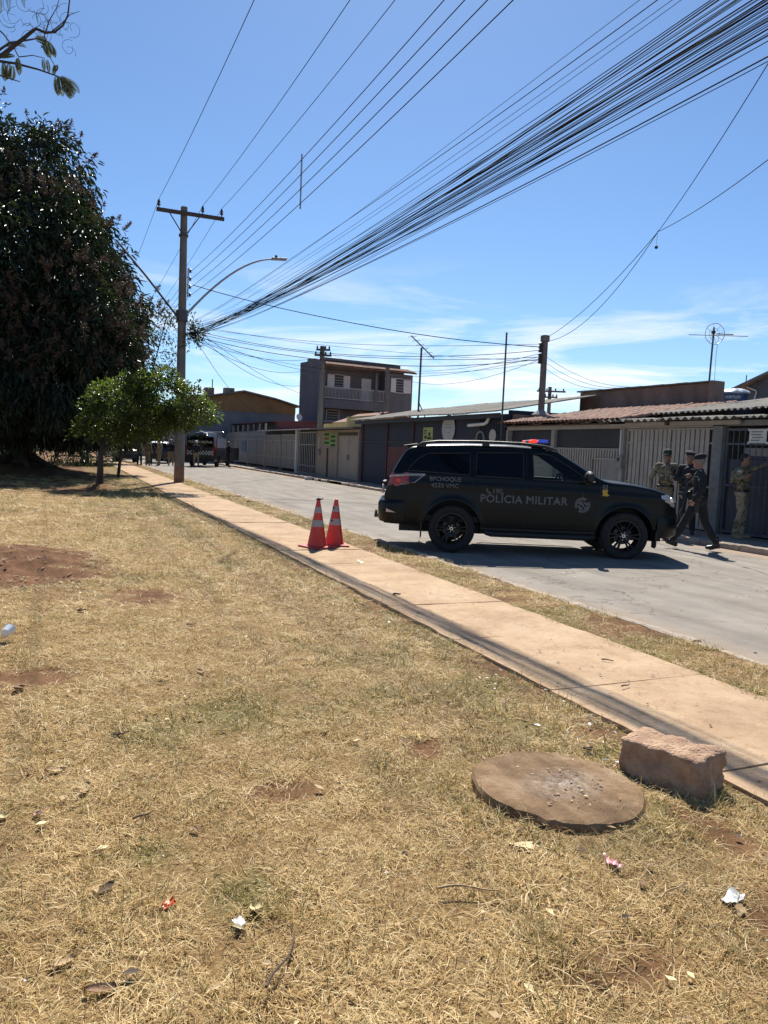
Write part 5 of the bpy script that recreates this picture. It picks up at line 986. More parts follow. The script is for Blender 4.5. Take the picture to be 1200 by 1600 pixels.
def wheel(parent, x, y, zc, r, wd, out, rim_m, spokes=12, nuts=True):
    """wheel: tyre with tread blocks, open spoked rim; out = +1/-1 side it faces"""
    hub = bpy.data.objects.new('wheel', None); COL.objects.link(hub); hub.parent = parent; hub.location = (x, y, zc); hub.rotation_euler = (math.radians(-90 if out > 0 else 90), random.uniform(0, .5)*0, 0)
    h = wd/2; b = MB(); rr_ = r*.70
    b.lathe([(rr_, -h*.86), (rr_+.02, -h*.98), (r*.88, -h), (r*.96, -h*.9), (r*.995, -h*.7), (r, -h*.3), (r, h*.3), (r*.995, h*.7), (r*.96, h*.9), (r*.88, h), (rr_+.02, h*.98), (rr_, h*.86), (rr_-.012, h*.7), (rr_-.012, -h*.7), (rr_, -h*.86)], 56, cap=False); b.build('tyre', M_TYRE, hub, smooth=True, local=True)
    b = MB(); b.lathe([(rr_-.002, h*.80), (rr_-.03, h*.82), (rr_-.035, h*.55), (rr_-.05, -h*.7), (rr_-.035, -h*.7), (rr_-.013, h*.5)], 48, cap=False); b.build('rim', rim_m, hub, smooth=True, local=True)
    for k in range(spokes):
        pair = 2*math.pi*(k//2)/(spokes/2); a = pair+(.155 if k % 2 else -.155); a2 = pair+(.115 if k % 2 else -.115); b = MB(); P = []
        for (rad, zz, w, aa) in ((.055, h*.42, .016, a2), (rr_*.55, h*.55, .013, (a+a2)/2), (rr_-.028, h*.74, .015, a)):
            c, s_ = math.cos(aa), math.sin(aa); P.append([(rad*c-w*s_*-1*q[0], rad*s_+w*c*-1*q[0], zz+q[1]) for q in ((-1, -.02), (-.8, .01), (.8, .01), (1, -.02))])
        b.grid(P); b.grid([[ (p[0], p[1], p[2]-.03) for p in row] for row in P], flip=True); n_ = len(P)
        for ed in (0, 3): b.add([r_[ed] for r_ in P]+[(r_[ed][0], r_[ed][1], r_[ed][2]-.03) for r_ in P], [(0, 1, n_+1, n_), (1, 2, n_+2, n_+1)])
        b.build('spoke', rim_m, hub, local=True)
    b = MB(); b.lathe([(.0, h*.52), (.045, h*.52), (.075, h*.45), (.078, h*.1), (.0, h*.1)], 24, cap=False); b.build('hub_cap', rim_m, hub, smooth=True, local=True)
    b = MB(); b.lathe([(.09, -h*.2), (.15, -h*.2), (.15, -h*.28), (.09, -h*.28)], 24, cap=False); b.build('brake_disc', M_DSTEEL, hub, local=True)
    if nuts:
        for k in range(6): t = 2*math.pi*k/6+.3; b = MB(); b.lathe([(.009, h*.46), (.009, h*.56), (.004, h*.58)], 8, Matrix.Translation((.058*math.cos(t), .058*math.sin(t), 0))); b.build('nut', M_NUT, hub, local=True)
        b = MB(); b.lathe([(.016, h*.52), (.03, h*.53), (.03, h*.54), (.016, h*.54)], 16, cap=False); b.build('badge', M_NUT, hub, local=True)
    return hub

sv_a = math.radians(-24.8)
sv = thing('police_suv', 'dark green black military police four wheel drive parked across the road', 'car', (7.67, 11.47, 0.022), sv_a)
ZT = [(-2.56, .84), (-2.535, 1.02), (-2.48, 1.22), (-2.40, 1.37), (-2.26, 1.63), (-2.17, 1.725), (-1.8, 1.775), (-1.2, 1.805), (-.5, 1.81), (0, 1.79), (.26, 1.75), (.55, 1.585), (.8, 1.425), (1.0, 1.31), (1.1, 1.275), (1.5, 1.245), (1.85, 1.19), (2.1, 1.12), (2.24, 1.03), (2.32, .88), (2.36, .72)]
WW = [(-2.56, .70), (-2.5, .80), (-2.4, .865), (-2.2, .905), (-1.7, .925), (0, .93), (1.4, .925), (1.8, .90), (2.05, .855), (2.2, .78), (2.3, .68), (2.36, .56)]
sh = Shell(ZT, WW, .43, lambda x: 1.245-.022*x if x < .9 else 1.225-.05*(x-.9), [(-1.422, .392), (1.422, .392)], .475); sh.make()
PW = {'front_window': [(-.11, 1.265), (-.12, 1.68), (.06, 1.685), (.2, 1.655), (.50, 1.475), (.70, 1.345), (.72, 1.25)], 'rear_window': [(-1.06, 1.285), (-1.05, 1.665), (-.27, 1.69), (-.275, 1.265)], 'quarter_window': [(-1.16, 1.29), (-1.15, 1.655), (-1.85, 1.625), (-2.02, 1.53), (-2.2, 1.33)]}
PD = {'front_door': [(-.235, .47), (-.215, 1.735), (.28, 1.73), (.98, 1.25), (.98, .80), (.90, .47)], 'rear_door': [(-.24, .47), (-.22, 1.74), (-1.1, 1.73), (-1.1, 1.0), (-.93, .72), (-.86, .47)]}
PL = {'tail_lamp': [(-2.17, 1.275), (-2.2, 1.28), (-2.52, 1.25), (-2.57, 1.07), (-2.4, 1.065), (-2.17, 1.11)], 'lamp_smoke': [(-1.88, 1.275), (-2.18, 1.28), (-2.18, 1.11), (-2.05, 1.13)], 'head_lamp': [(1.97, 1.06), (2.08, 1.10), (2.31, 1.02), (2.34, .90), (2.2, .90), (2.05, 1.0)]}
for s_, sn_ in ((-1, 'R'), (1, 'L')):
    for k_, poly in PL.items(): sh.pick(k_+sn_, lambda c, top, poly=poly, s_=s_: c[1]*s_ > .42 and inpoly(c[0], c[2], poly))
    for k_, poly in PW.items(): sh.pick(k_+sn_, lambda c, top, poly=poly, s_=s_: c[1]*s_ > 0 and not top and inpoly(c[0], c[2], poly))
    for k_, poly in PD.items(): sh.pick(k_+sn_, lambda c, top, poly=poly, s_=s_: c[1]*s_ > .3 and not top and inpoly(c[0], c[2], poly))
sh.pick('windscreen', lambda c, top: top and .30 < c[0] < 1.02); sh.pick('back_glass', lambda c, top: top and -2.47 < c[0] < -2.22)
sh.emit('body', 'body', M_SUV, sv, ends=True); sh.emit('windscreen', 'windscreen', G_CLEAR, sv); sh.emit('back_glass', 'back_window', G_TINT, sv)
def outline(poly, s_, sub=6, out=.002):
    P = []
    for i in range(len(poly)):
        a, c = poly[i], poly[(i+1) % len(poly)]
        for k in range(sub): t = k/sub; x, z = a[0]+(c[0]-a[0])*t, a[1]+(c[1]-a[1])*t; P.append((x, s_*(sh.half(x, z)+out), z))
    return P
for s_, sn_ in ((-1, 'R'), (1, 'L')):
    for k_ in PD:
        d = sh.emit(k_+sn_, k_, M_SUV, sv); b = MB(); b.tube(outline(PD[k_], s_, out=-.001), .0045, 5, closed=True); b.build('seam', M_TRIM, d, local=True)
        xh = -.05 if k_ == 'front_door' else -.93; zh = 1.115+.01; b = MB(); b.tube([(xh-.1+.02*0, s_*(sh.half(xh, zh)+.004), zh), (xh-.09, s_*(sh.half(xh, zh)+.03), zh), (xh+.09, s_*(sh.half(xh, zh)+.03), zh), (xh+.1, s_*(sh.half(xh, zh)+.004), zh)], .013, 8); b.build('handle', M_TRIM, d, smooth=True, local=True)
        w_ = {'front_door': 'front_window', 'rear_door': 'rear_window'}[k_]; w = sh.emit(w_+sn_, w_, G_CLEAR if w_ == 'front_window' else G_TINT, d, inset=.006); b = MB(); b.tube(outline(PW[w_], s_), .011, 6, closed=True); b.build('window_seal', M_TRIM, w, smooth=True, local=True)
    w = sh.emit('quarter_window'+sn_, 'quarter_window', G_TINT, sv, inset=.006); b = MB(); b.tube(outline(PW['quarter_window'], s_), .011, 6, closed=True); b.build('window_seal', M_TRIM, w, smooth=True, local=True)
    sh.emit('lamp_smoke'+sn_, 'lamp_smoke', mat('smoked_black_lens', (.012, .008, .008), (.018, .01, .01), 5, .15), sv, inset=-.004)
    for nm, mm_ in (('tail_lamp', M_RED), ('head_lamp', M_CLEARL)):
        l = sh.emit(nm+sn_, nm, mm_, sv, inset=-.004)
        if nm == 'tail_lamp':
            for rng_, r3 in ((((-1.90, 1.268), (-2.05, 1.262), (-2.2, 1.255), (-2.35, 1.24), (-2.48, 1.22)), .02), (((-1.92, 1.255), (-2.06, 1.138), (-2.2, 1.105), (-2.38, 1.078), (-2.5, 1.075)), .008)):
                b = MB(); b.tube([(x, s_*(sh.half(x, z)-.002), z) for x, z in rng_], r3, 6); b.build('lens_strip', M_CLEARL, l, local=True, smooth=True)
            b = MB(); b.lathe([(.0, .02), (.035, .015), (.045, 0), (.045, -.02)], 14, Matrix.Translation((-2.33, s_*(sh.half(-2.33, 1.16)+.002), 1.16)) @ Matrix.Rotation(-s_*math.pi/2, 4, 'X'), cap=False); b.build('bulb', mat('bright_red_bulb', (.6, .05, .05), (.65, .06, .06), 5, .2), l, smooth=True, local=True)
        else:
            b = MB(); b.lathe([(.0, .012), (.035, .01), (.045, -.01)], 14, Matrix.Translation((2.17, s_*.80, 1.01)) @ Matrix.Rotation(-s_*math.pi/2, 4, 'X') @ Matrix.Rotation(.6*s_, 4, 'Y'), cap=False); b.build('projector', M_NUT, l, smooth=True, local=True)
    # mirror
    b = MB(); b.lathe([(.0, -.10), (.07, -.09), (.105, -.03), (.10, .05), (.06, .10), (0, .11)], 16, Matrix.Translation((.76, s_*1.065, 1.335)) @ Matrix.Rotation(math.pi/2, 4, 'X') @ Matrix.Scale(.75, 4, (1, 0, 0)), cap=False); mr = b.build('mirror', M_TRIM, sv, smooth=True, local=True)
    b = MB(); b.obox((.76, s_*.95, 1.27), (.05, 0, 0), (0, .05, .03), (0, 0, .025)); b.build('stalk', M_TRIM, mr, local=True, bevel=.01); b = MB(); b.obox((.80, s_*1.08, 1.275), (.045, 0, -.01), (0, .05, 0), (0, 0, .012)); b.build('indicator', mat('amber_lens', (.5, .3, .2), (.55, .35, .25), 6, .3), mr, local=True)
    # side step, flap, arch liner, rail
    b = MB(); b.tube([(-.86, s_*.93, .36), (-.78, s_*.99, .34), (.82, s_*.99, .34), (.9, s_*.93, .36)], .045, 8); b.build('side_step', M_TRIM, sv, smooth=True, local=True)
    for xf in (-1.93, .98 if False else 1.88): b = MB(); b.obox((xf if xf < 0 else 1.93, s_*.83, .36), (.012, 0, .02), (0, .10, 0), (0, 0, .13)); b.build('mud_flap', M_TRIM, sv, local=True)
    for xw in (-1.422, 1.422):
        b = MB(); Mx = Matrix.Translation((xw, 0, .392)) @ Matrix.Rotation(math.pi/2, 4, 'X'); b.lathe([(.468, -s_*.90), (.468, -s_*.50)], 24, Mx, cap=False, arc=(-.15, math.pi+.15)); b.lathe([(.468, -s_*.50), (.01, -s_*.50)], 24, Mx, cap=False, arc=(-.15, math.pi+.15)); b.build('arch_liner', M_TRIM, sv, smooth=True, local=True)
        wheel(sv, xw, s_*.79, .390, .390, .265, s_, M_RIM)
    pts = [(-2.05, 1.735), (-1.95, 1.79), (-1.7, 1.825), (-1.0, 1.85), (-.3, 1.845), (.1, 1.81), (.28, 1.755)]; b = MB(); b.tube([(x, s_*(.66 if i else .655), z) for i, (x, z) in enumerate(pts)], [.022, .026, .024, .022, .022, .022, .02], 8); rl = b.build('roof_rail', M_RAIL, sv, smooth=True, local=True)
    for xx in (-1.95, -.9, .15): b = MB(); b.obox((xx, s_*.66, sh.ztop(xx)+.0), (.06, 0, 0), (0, .02, 0), (0, 0, .03)); b.build('rail_foot', M_TRIM, rl, local=True)
# underbody, bumpers, grille, hitch
b = MB(); b.box(-2.3, 2.1, -.62, .62, .30, .46); b.box(-.95, .95, -.88, .88, .40, .48); b.build('underbody', M_TRIM, sv, local=True)
def ring_plan(xo, w, r, s_, n=8):
    P = [(xo-s_*.42, -w)]
    for k in range(n+1): t = math.pi/2*k/n; P.append((xo-s_*r+s_*r*math.sin(t), -w+r-r*math.cos(t)))
    return P+[(x, -y) for x, y in P[::-1]]
b = MB(); pl = ring_plan(-2.635, .90, .30, -1); zs_ = [(.46, .0), (.50, .02), (.62, .03), (.76, .03), (.81, .01), (.83, -.03)]; n_ = len(pl)
V = []; 
for z, o_ in zs_: V += [(x-o_ if x < -2.3 else x, y*(1+o_*.3), z) for x, y in pl]
b.add(V, [(i*n_+j, i*n_+j+1, (i+1)*n_+j+1, (i+1)*n_+j) for i in range(len(zs_)-1) for j in range(n_-1)]+[tuple(range(n_)), tuple(range(len(V)-n_, len(V)))]); bp = b.build('rear_bumper', M_SUV, sv, smooth=True, local=True)
for s_ in (-1, 1):
    b = MB(); b.obox((-2.585, s_*.745, .66), (.055, s_*.075, 0), (-.004, -s_*.003, 0), (0, 0, .03)); b.build('reflector', M_RED, bp, local=True)
    b = MB(); b.prism([(-2.52, .69), (-2.36, .625), (-2.52, .63)], s_*.905, s_*.925, 'y'); b.build('reflector_trim', M_CLEARL, bp, local=True)
b = MB(); b.box(-2.75, -2.4, -.035, .035, .46, .52); b.lathe([(.03, .52), (.02, .56), (.028, .58), (.0, .60)], 12, Matrix.Translation((-2.72, 0, 0)), cap=False); b.build('tow_hitch', M_DSTEEL, sv, local=True, smooth=True)
b = MB(); b.tube([(-2.62, -.5, .47), (-2.45, -.5, .44)], .03, 8); b.build('exhaust', M_DSTEEL, sv, local=True)
pl = ring_plan(2.37, .88, .42, 1); zs_ = [(.38, -.05), (.42, .0), (.55, .02), (.68, .015), (.74, -.03)]; b = MB(); n_ = len(pl); V = []
for z, o_ in zs_: V += [(x+o_ if x > 2.1 else x, y*(1+o_*.2), z) for x, y in pl]
b.add(V, [(i*n_+j, i*n_+j+1, (i+1)*n_+j+1, (i+1)*n_+j) for i in range(len(zs_)-1) for j in range(n_-1)]+[tuple(range(n_)), tuple(range(len(V)-n_, len(V)))]); b.build('front_bumper', M_SUV, sv, smooth=True, local=True)
b = MB(); b.box(2.28, 2.37, -.5, .5, .80, .97); b.build('grille', M_TRIM, sv, local=True, bevel=.02)
b = MB(); b.obox((-2.61, 0, .97), (.012, 0, 0), (0, .21, 0), (0, 0, .07)); b.build('number_plate', M_WHITE, sv, local=True); b = MB(); b.obox((-2.585, 0, 1.09), (.03, 0, 0), (0, .32, 0), (0, 0, .025)); b.build('plate_trim', M_RAIL, sv, local=True, bevel=.008)
b = MB(); b.obox((-2.16, 0, 1.75), (.12, 0, .02), (0, .60, 0), (0, 0, .014)); b.build('spoiler', M_SUV, sv, local=True, bevel=.012); b = MB(); b.tube([(-2.47, .02, 1.30), (-2.50, -.1, 1.34), (-2.49, -.3, 1.36)], .012, 6); b.build('wiper', M_TRIM, sv, local=True)
# light bar
lb = MB(); lb.box(-.14, .16, -.58, .58, 1.835, 1.865); lb.box(-.08, .1, -.4, .4, 1.79, 1.84); lb = lb.build('light_bar', M_TRIM, sv, local=True)
def lens(y0, y1, m, x0=-.13, x1=.15):
    b = MB(); b.box(x0, x1, y0, y1, 1.866, 1.925); return b.build('lens', m, lb, local=True, bevel=.025, seg=3)
L_RED = mat('red_beacon', (.55, .02, .01), (.6, .03, .02), 9, .15, emit=(1, .06, .02), estr=.7, coat=.5); L_BLUE = mat('blue_beacon', (.03, .05, .42), (.05, .08, .5), 9, .15, emit=(.05, .12, 1), estr=.12, coat=.5)
lens(-.58, -.20, L_BLUE, -.02, .15); lens(-.58, -.20, L_RED, -.13, -.025); lens(-.19, .19, mat('smoked_lens', (.1, .1, .14), (.16, .16, .2), 7, .15, coat=.5)); lens(.20, .58, L_BLUE, -.02, .15); lens(.20, .58, L_RED, -.13, -.025)
# cabin
M_SEAT = mat('seat_cloth', (.03, .03, .032), (.045, .045, .047), 7, .9); M_DASH = mat('dash_plastic', (.02, .02, .021), (.03, .03, .031), 7, .7)
for (xx, yy) in ((.02, -.37), (.02, .37), (-.85, -.40), (-.85, .40)):
    b = MB(); b.obox((xx+.12, yy, .86), (.25, 0, .02), (0, .25, 0), (-.01, 0, .08)); se = b.build('seat', M_SEAT, sv, local=True, bevel=.05, seg=3); b = MB(); b.obox((xx-.18, yy, 1.14), (.06, 0, .0), (0, .23, 0), (-.08, 0, .30)); b.build('seat_back', M_SEAT, se, local=True, bevel=.05, seg=3); b = MB(); b.obox((xx-.27, yy, 1.50), (.045, 0, 0), (0, .12, 0), (-.02, 0, .075)); b.build('headrest', M_SEAT, se, local=True, bevel=.04, seg=3)
b = MB(); b.prism([(.55, .8), (1.05, .8), (1.1, 1.2), (.75, 1.255), (.58, 1.18)], -.82, .82, 'y'); b.build('dashboard', M_DASH, sv, local=True, bevel=.03); b = MB(); b.tube([(.50+.09*math.sin(t)*.5, .38+.19*math.cos(t), 1.17+.18*math.sin(t)) for t in np.linspace(0, 6.283, 25)[:-1]], .018, 8, closed=True); b.build('steering_wheel', M_DASH, sv, local=True, smooth=True)
b = MB(); b.box(-2.2, .5, -.8, .8, .50, .60); b.build('cabin_floor', M_DASH, sv, local=True); b = MB(); b.obox((.40, 0, 1.60), (.02, 0, .0), (0, .11, 0), (0, 0, .035)); b.build('inside_mirror', M_DASH, sv, local=True)
# lettering and crests on both flanks
for s_ in (-1, 1):
    def fl(x0, z0, s_=s_, off=.004, sl=0.0): return lambda u, v: ((x0+u*(-s_)*1.0, s_*(sh.half(x0+u*(-s_), z0+v+sl*u)+off), z0+v))
    sd_ = 'near' if s_ < 0 else 'far'
    lettering('lettering', 'POLÍCIA MILITAR', .178, fl(-.262, .915, off=.007), M_MARK, sv, spacing=1.06, fat=.0035)
    lettering('lettering', '190', .115, fl(-.70 if s_ < 0 else .3, 1.04), M_MARK, sv, fat=.002); lettering('lettering', 'BPCHOQUE', .098, fl(-1.56, 1.205), M_MARK, sv, fat=.002); lettering('lettering', '4533 VMC', .105, fl(-1.56, 1.10), M_MARK, sv, fat=.002)
    xp = -.84 if s_ < 0 else .16; F_ = fl(xp, 1.04, off=.005); b = MB(); P = [(-.045, .035), (-.03, .045), (-.012, .01), (.015, -.015), (.04, -.02), (.045, -.04), (.02, -.045), (-.015, -.025), (-.035, .0)]; b.add([F_(u, v) for u, v in P], [tuple(range(9))]); b.build('phone_mark', M_MARK, sv, local=True)
    F_ = fl(.70, .875, off=.005); b = MB()                       # round crest
    for k in range(24):
        t0, t1 = 2*math.pi*k/24, 2*math.pi*(k+.86)/24
        if k in (2, 3, 14, 15): continue
        b.add([F_(r_*math.cos(t), r_*math.sin(t)) for r_, t in ((.085, t0), (.127, t0), (.127, t1), (.085, t1))], [(0, 1, 2, 3)])
    for (P) in ([(-.075, .03), (-.02, .075), (.0, .03), (-.03, .0)], [(.0, .07), (.08, .03), (.075, -.02), (.03, .02)], [(-.08, .0), (-.03, -.02), (.02, -.07), (-.05, -.075)], [(.05, -.02), (.085, -.03), (.05, -.08), (.02, -.05)], [(-.004, .12), (.004, .12), (.001, .20), (-.001, .20)], [(-.02, .015), (.01, .03), (.035, -.03), (.02, -.04)]): b.add([F_(u, v) for u, v in P], [tuple(range(len(P)))])
    b.build('crest', M_MARK, sv, local=True)
    F_ = fl(1.06, 1.10, off=.005); b = MB(); b.add([F_(u, v) for u, v in ((-.045, .03), (-.03, .05), (.0, .035), (.03, .055), (.045, .02), (.03, .0), (.045, -.03), (.07, -.045), (.03, -.065), (-.02, -.06), (-.05, -.065), (-.035, -.03), (-.05, .0))], [tuple(range(13))]); b.build('badge', M_YEL, sv, local=True)
    F_ = fl(1.06, 1.19, off=.005); b = MB(); b.add([F_(u, v) for u, v in ((-.04, -.03), (.04, -.03), (.04, .03), (-.04, .03), (-.018, -.012), (.018, -.012), (.018, .014), (-.018, .014))], [(0, 1, 5, 4), (1, 2, 6, 5), (2, 3, 7, 6), (3, 0, 4, 7)]); b.build('badge_plate', M_MARK, sv, local=True)

# --- far vehicles
def far_car(name, label, loc, rz, paint, ZT, WW, belt, wheels, wins, tyre=.33, roofm=None, glassm=G_TINT, extra=None, group=None):
    o = thing(name, label, 'car' if 'van' not in name else 'van', loc, rz, group); s = Shell(ZT, WW, .38, belt, [(w, tyre) for w in wheels], tyre+.07, step=.05); s.make()
    for nm, poly in wins.items(): s.pick(nm, lambda c, top, poly=poly: not top and inpoly(c[0], c[2], poly))
    xs = [a for a, _ in ZT]; zmax = max(b for _, b in ZT)
    s.pick('windscreen', lambda c, top: top and c[0] > 0 and belt(c[0])+.06 < c[2] < zmax-.10); s.pick('back_window', lambda c, top: 'van' not in name and top and c[0] < 0 and belt(c[0])+.06 < c[2] < zmax-.10)
    if roofm: s.pick('roof', lambda c, top: c[2] > zmax-.13)
    s.emit('body', 'body', paint, o, ends=True); s.emit('windscreen', 'windscreen', glassm, o); s.emit('back_window', 'back_window', glassm, o)
    if roofm: s.emit('roof', 'roof', roofm, o)
    for nm in wins: s.emit(nm, 'side_window', glassm, o)
    for w in wheels:
        for sd in (-1, 1):
            h = bpy.data.objects.new('wheel', None); COL.objects.link(h); h.parent = o; h.location = (w, sd*(WW[len(WW)//2][1]-.13), tyre); h.rotation_euler = (math.pi/2, 0, 0)
            b = MB(); b.lathe([(tyre*.6, -.1), (tyre*.93, -.1), (tyre, -.07), (tyre, .07), (tyre*.93, .1), (tyre*.6, .1)], 28, cap=False); b.build('tyre', M_TYRE, h, smooth=True, local=True); b = MB(); b.lathe([(tyre*.61, -.08), (tyre*.3, -.06), (0.001, -.06)], 20, cap=False); b.lathe([(tyre*.61, .08), (tyre*.3, .06), (0.001, .06)], 20, cap=False); b.build('rim', M_RAIL, h, smooth=True, local=True)
    return o, s
M_VAN = mat('black_van_paint', (.010, .011, .014), (.014, .015, .018), 3, .3, coat=.3); M_VANW = mat('white_van_paint', (.5, .5, .5), (.58, .58, .58), 3, .35)
vz = [(-2.75, 2.05), (-2.7, 2.22), (-2.55, 2.28), (0, 2.32), (1.2, 2.28), (1.55, 2.12), (2.1, 1.45), (2.55, 1.15), (2.72, .9), (2.76, .7)]
vw = [(-2.75, .93), (-2.65, .98), (0, 1.0), (1.8, .97), (2.4, .85), (2.76, .6)]
van, vs = far_car('police_van', 'black police van seen from behind with chequered band and lettering', (10.42, 58.2, .02), math.radians(66), M_VAN, vz, vw, lambda x: 1.3, (-1.6, 1.75), {'a': [(.6, 1.35), (.6, 1.95), (1.35, 1.95), (1.75, 1.4)]}, tyre=.34, glassm=G_CLEAR); van.scale = (1.07,)*3
def rb(name, m, y0, y1, z0, z1, t=.012, x=-2.752): b = MB(); b.box(x-t, x, y0, y1, z0, z1); return b.build(name, m, van, local=True)
rb('rear_door', M_VAN, -.90, -.01, .56, 2.02, .004); rb('rear_door', M_VAN, .01, .90, .56, 2.02, .004); rb('rear_glass', G_TINT, -.85, -.02, 1.35, 1.95); rb('rear_glass', G_TINT, .02, .85, 1.35, 1.95); rb('door_seam', M_TRIM, -.008, .008, .45, 2.1, .016); rb('rear_bumper', M_TRIM, -.95, .95, .38, .56, .12); M_RW = mat('red_van_stripe', (.3, .03, .03), (.36, .05, .05), 4, .5)
for s_ in (-1, 1): rb('tail_lamp', M_RED, s_*.93-.05, s_*.93+.05, 1.0, 1.4, .03)
for i in range(17):
    for j in range(3):
        if (i+j) % 2 == 0: rb('check', M_VANW, -.86+i*.1015, -.86+(i+1)*.1015, .80+j*.09, .80+(j+1)*.09, .008)
for y in (-.93, .86): rb('check_edge', M_RW, y, y+.07, .78, 1.08, .010)
lettering('lettering', 'POLÍCIA MILITAR', .21, lambda u, v: (-2.772, -u, 1.64+v), mat('gold_letters', (.42, .40, .26), (.46, .44, .3), 5, .5), van, bold=.006)
lettering('lettering', '190', .13, lambda u, v: (-2.764, -u-.4, 1.2+v), M_MARK, van)
b = MB(); b.prism([(-2.6, .9), (-2.35, 2.1), (-2.15, 2.1), (-2.4, .9)], -1.0, -1.012, 'y'); b.build('side_stripe', M_RW, van, local=True); b = MB(); b.box(-2.2, .4, -1.014, -1.002, 1.3, 1.95); b.build('side_panel', M_VANW, van, local=True)
b = MB(); b.box(.6, .9, -.75, .75, 2.32, 2.42); b.build('light_bar', M_CLEARL, van, local=True, bevel=.03); b = MB(); b.box(-2.6, -2.45, -.12, .12, 2.27, 2.36); b.build('rear_beacon', M_VANW, van, local=True, bevel=.03)
cz = [(-2.2, .85), (-2.15, 1.05), (-2.0, 1.2), (-1.75, 1.55), (-1.4, 1.66), (0, 1.68), (.4, 1.6), (1.1, 1.1), (1.9, 1.0), (2.1, .85), (2.15, .6)]; cw = [(-2.2, .7), (-2.0, .84), (0, .88), (1.6, .85), (2.15, .6)]; cwin = {'a': [(-.35, 1.12), (-.35, 1.52), (.3, 1.52), (.85, 1.12)], 'b': [(-1.7, 1.12), (-1.5, 1.52), (-.45, 1.52), (-.45, 1.12)]}
far_car('police_car', 'police car with pale roof standing behind the officers and the pole', (7.3, 63.0, .02), math.radians(80), M_VAN, cz, cw, lambda x: 1.08, (-1.3, 1.35), cwin, roofm=M_VANW)
far_car('parked_car', 'dark parked car half hidden by the street tree', (4.0, 60.5, .02), math.radians(-70), M_VAN, cz, cw, lambda x: 1.08, (-1.3, 1.35), cwin, glassm=G_CLEAR)
far_car('parked_car', 'grey parked car at the far end left of the van', (9.0, 71, .02), math.radians(75), M_RAIL, cz, cw, lambda x: 1.08, (-1.3, 1.35), cwin)

# ------------------------------------------------------------------ traffic cones
M_CONE = mat('cone_orange', (.50, .035, .018), (.60, .055, .025), 5, .5, coat=.1); M_REFL = mat('grey_reflective', (.26, .25, .24), (.34, .33, .32), 7, .5)
for i, (x, y, rz, tl) in enumerate(((3.70, 11.32, .35, .012), (4.05, 11.52, -.2, -.015))):
    c = thing('traffic_cone', ('orange traffic cone with a dark ribbon tied on its tip', 'plain tipped orange traffic cone beside the vehicle rear')[i], 'traffic cone', (x, y, .122), rz, 'traffic cones on the pavement')
    b = MB(); b.box(-.215, .215, -.215, .215, 0, .028); b.build('base', mat('cone_base', (.34, .028, .022), (.44, .05, .04), 6, .6), c, local=True, bevel=.012)
    def cr_(z): return .152-(.152-.028)*(z-.028)/.70
    for (z0, z1, m, e) in ((.028, .33, M_CONE, 0), (.33, .43, M_REFL, .0015), (.43, .54, M_CONE, 0), (.54, .63, M_REFL, .0015), (.63, .735, M_CONE, 0)):
        b = MB(); b.lathe([(cr_(z0)+e+(.012 if z0 < .05 else 0), z0), (cr_(z0+.015)+e, z0+.015), (cr_(z1)+e, z1)] if z0 < .05 else [(cr_(z0)+e, z0), (cr_(z1)+e, z1)], 32, cap=False); b.build('body' if m is M_CONE else 'reflective_band', m, c, smooth=True, local=True)
    b = MB(); b.lathe([(.027, .735), (.020, .738), (.018, .70)], 20, cap=False); b.build('rim', M_CONE, c, local=True)
    if i == 0: b = MB(); b.tube([(-.03, .02, .745), (.0, -.01, .752), (.05, 0, .745), (.08, -.02, .758)], [.012, .02, .012, .008], 6); b.build('ribbon', M_BLACK, c, local=True)
    else:
        for z, s__ in ((.60, .02), (.40, .022)): b = MB(); b.obox((-(cr_(z)+.002)*.75, -(cr_(z)+.002)*.68, z), (.012, -.012, 0), (.002, .002, 0), (0, 0, s__*.7)); b.build('band_mark', M_BLACK, c, local=True)
    c.rotation_euler = (tl, -tl, rz)

# ------------------------------------------------------------------ people
def camo(name, cols, scale=9.0):
    m = bpy.data.materials.new(name); m.use_nodes = True; t = m.node_tree; b = t.nodes['Principled BSDF']; b.inputs['Roughness'].default_value = .9
    tcn = t.nodes.new('ShaderNodeTexCoord'); n = t.nodes.new('ShaderNodeTexNoise'); n.inputs['Scale'].default_value = scale; n.inputs['Detail'].default_value = 3; n.inputs['Distortion'].default_value = 1.2
    t.links.new(tcn.outputs['Object'], n.inputs[0]); r = t.nodes.new('ShaderNodeValToRGB'); r.color_ramp.interpolation = 'CONSTANT'
    for i, (p, c) in enumerate(cols):
        e = r.color_ramp.elements[i] if i < 2 else r.color_ramp.elements.new(p)
        e.position = p; e.color = (*c, 1)
    t.links.new(n.outputs[0], r.inputs[0]); t.links.new(r.outputs[0], b.inputs['Base Color']); MATS[name] = m
    n2 = t.nodes.new('ShaderNodeTexNoise'); n2.inputs['Scale'].default_value = 22; t.links.new(tcn.outputs['Object'], n2.inputs[0]); bn = t.nodes.new('ShaderNodeBump'); bn.inputs['Strength'].default_value = .5; bn.inputs['Distance'].default_value = .03; t.links.new(n2.outputs[0], bn.inputs['Height']); t.links.new(bn.outputs[0], b.inputs['Normal']); return m
M_CAMO = camo('woodland_camouflage', [(0, (.05, .045, .028)), (.40, (.14, .115, .07)), (.50, (.25, .205, .135)), (.58, (.10, .105, .06)), (.66, (.17, .135, .085))])
M_CAMO2 = camo('tan_camouflage', [(0, (.09, .08, .05)), (.42, (.22, .185, .12)), (.52, (.33, .275, .19)), (.62, (.15, .14, .09))], 8)
M_BLKU = mat('black_uniform', (.010, .011, .014), (.016, .017, .021), 6, .85, .5, 25); M_SKIN = mat('skin', (.30, .16, .105), (.36, .20, .135), 6, .55); M_SKIN2 = mat('skin_dark', (.20, .105, .07), (.25, .135, .09), 6, .55)
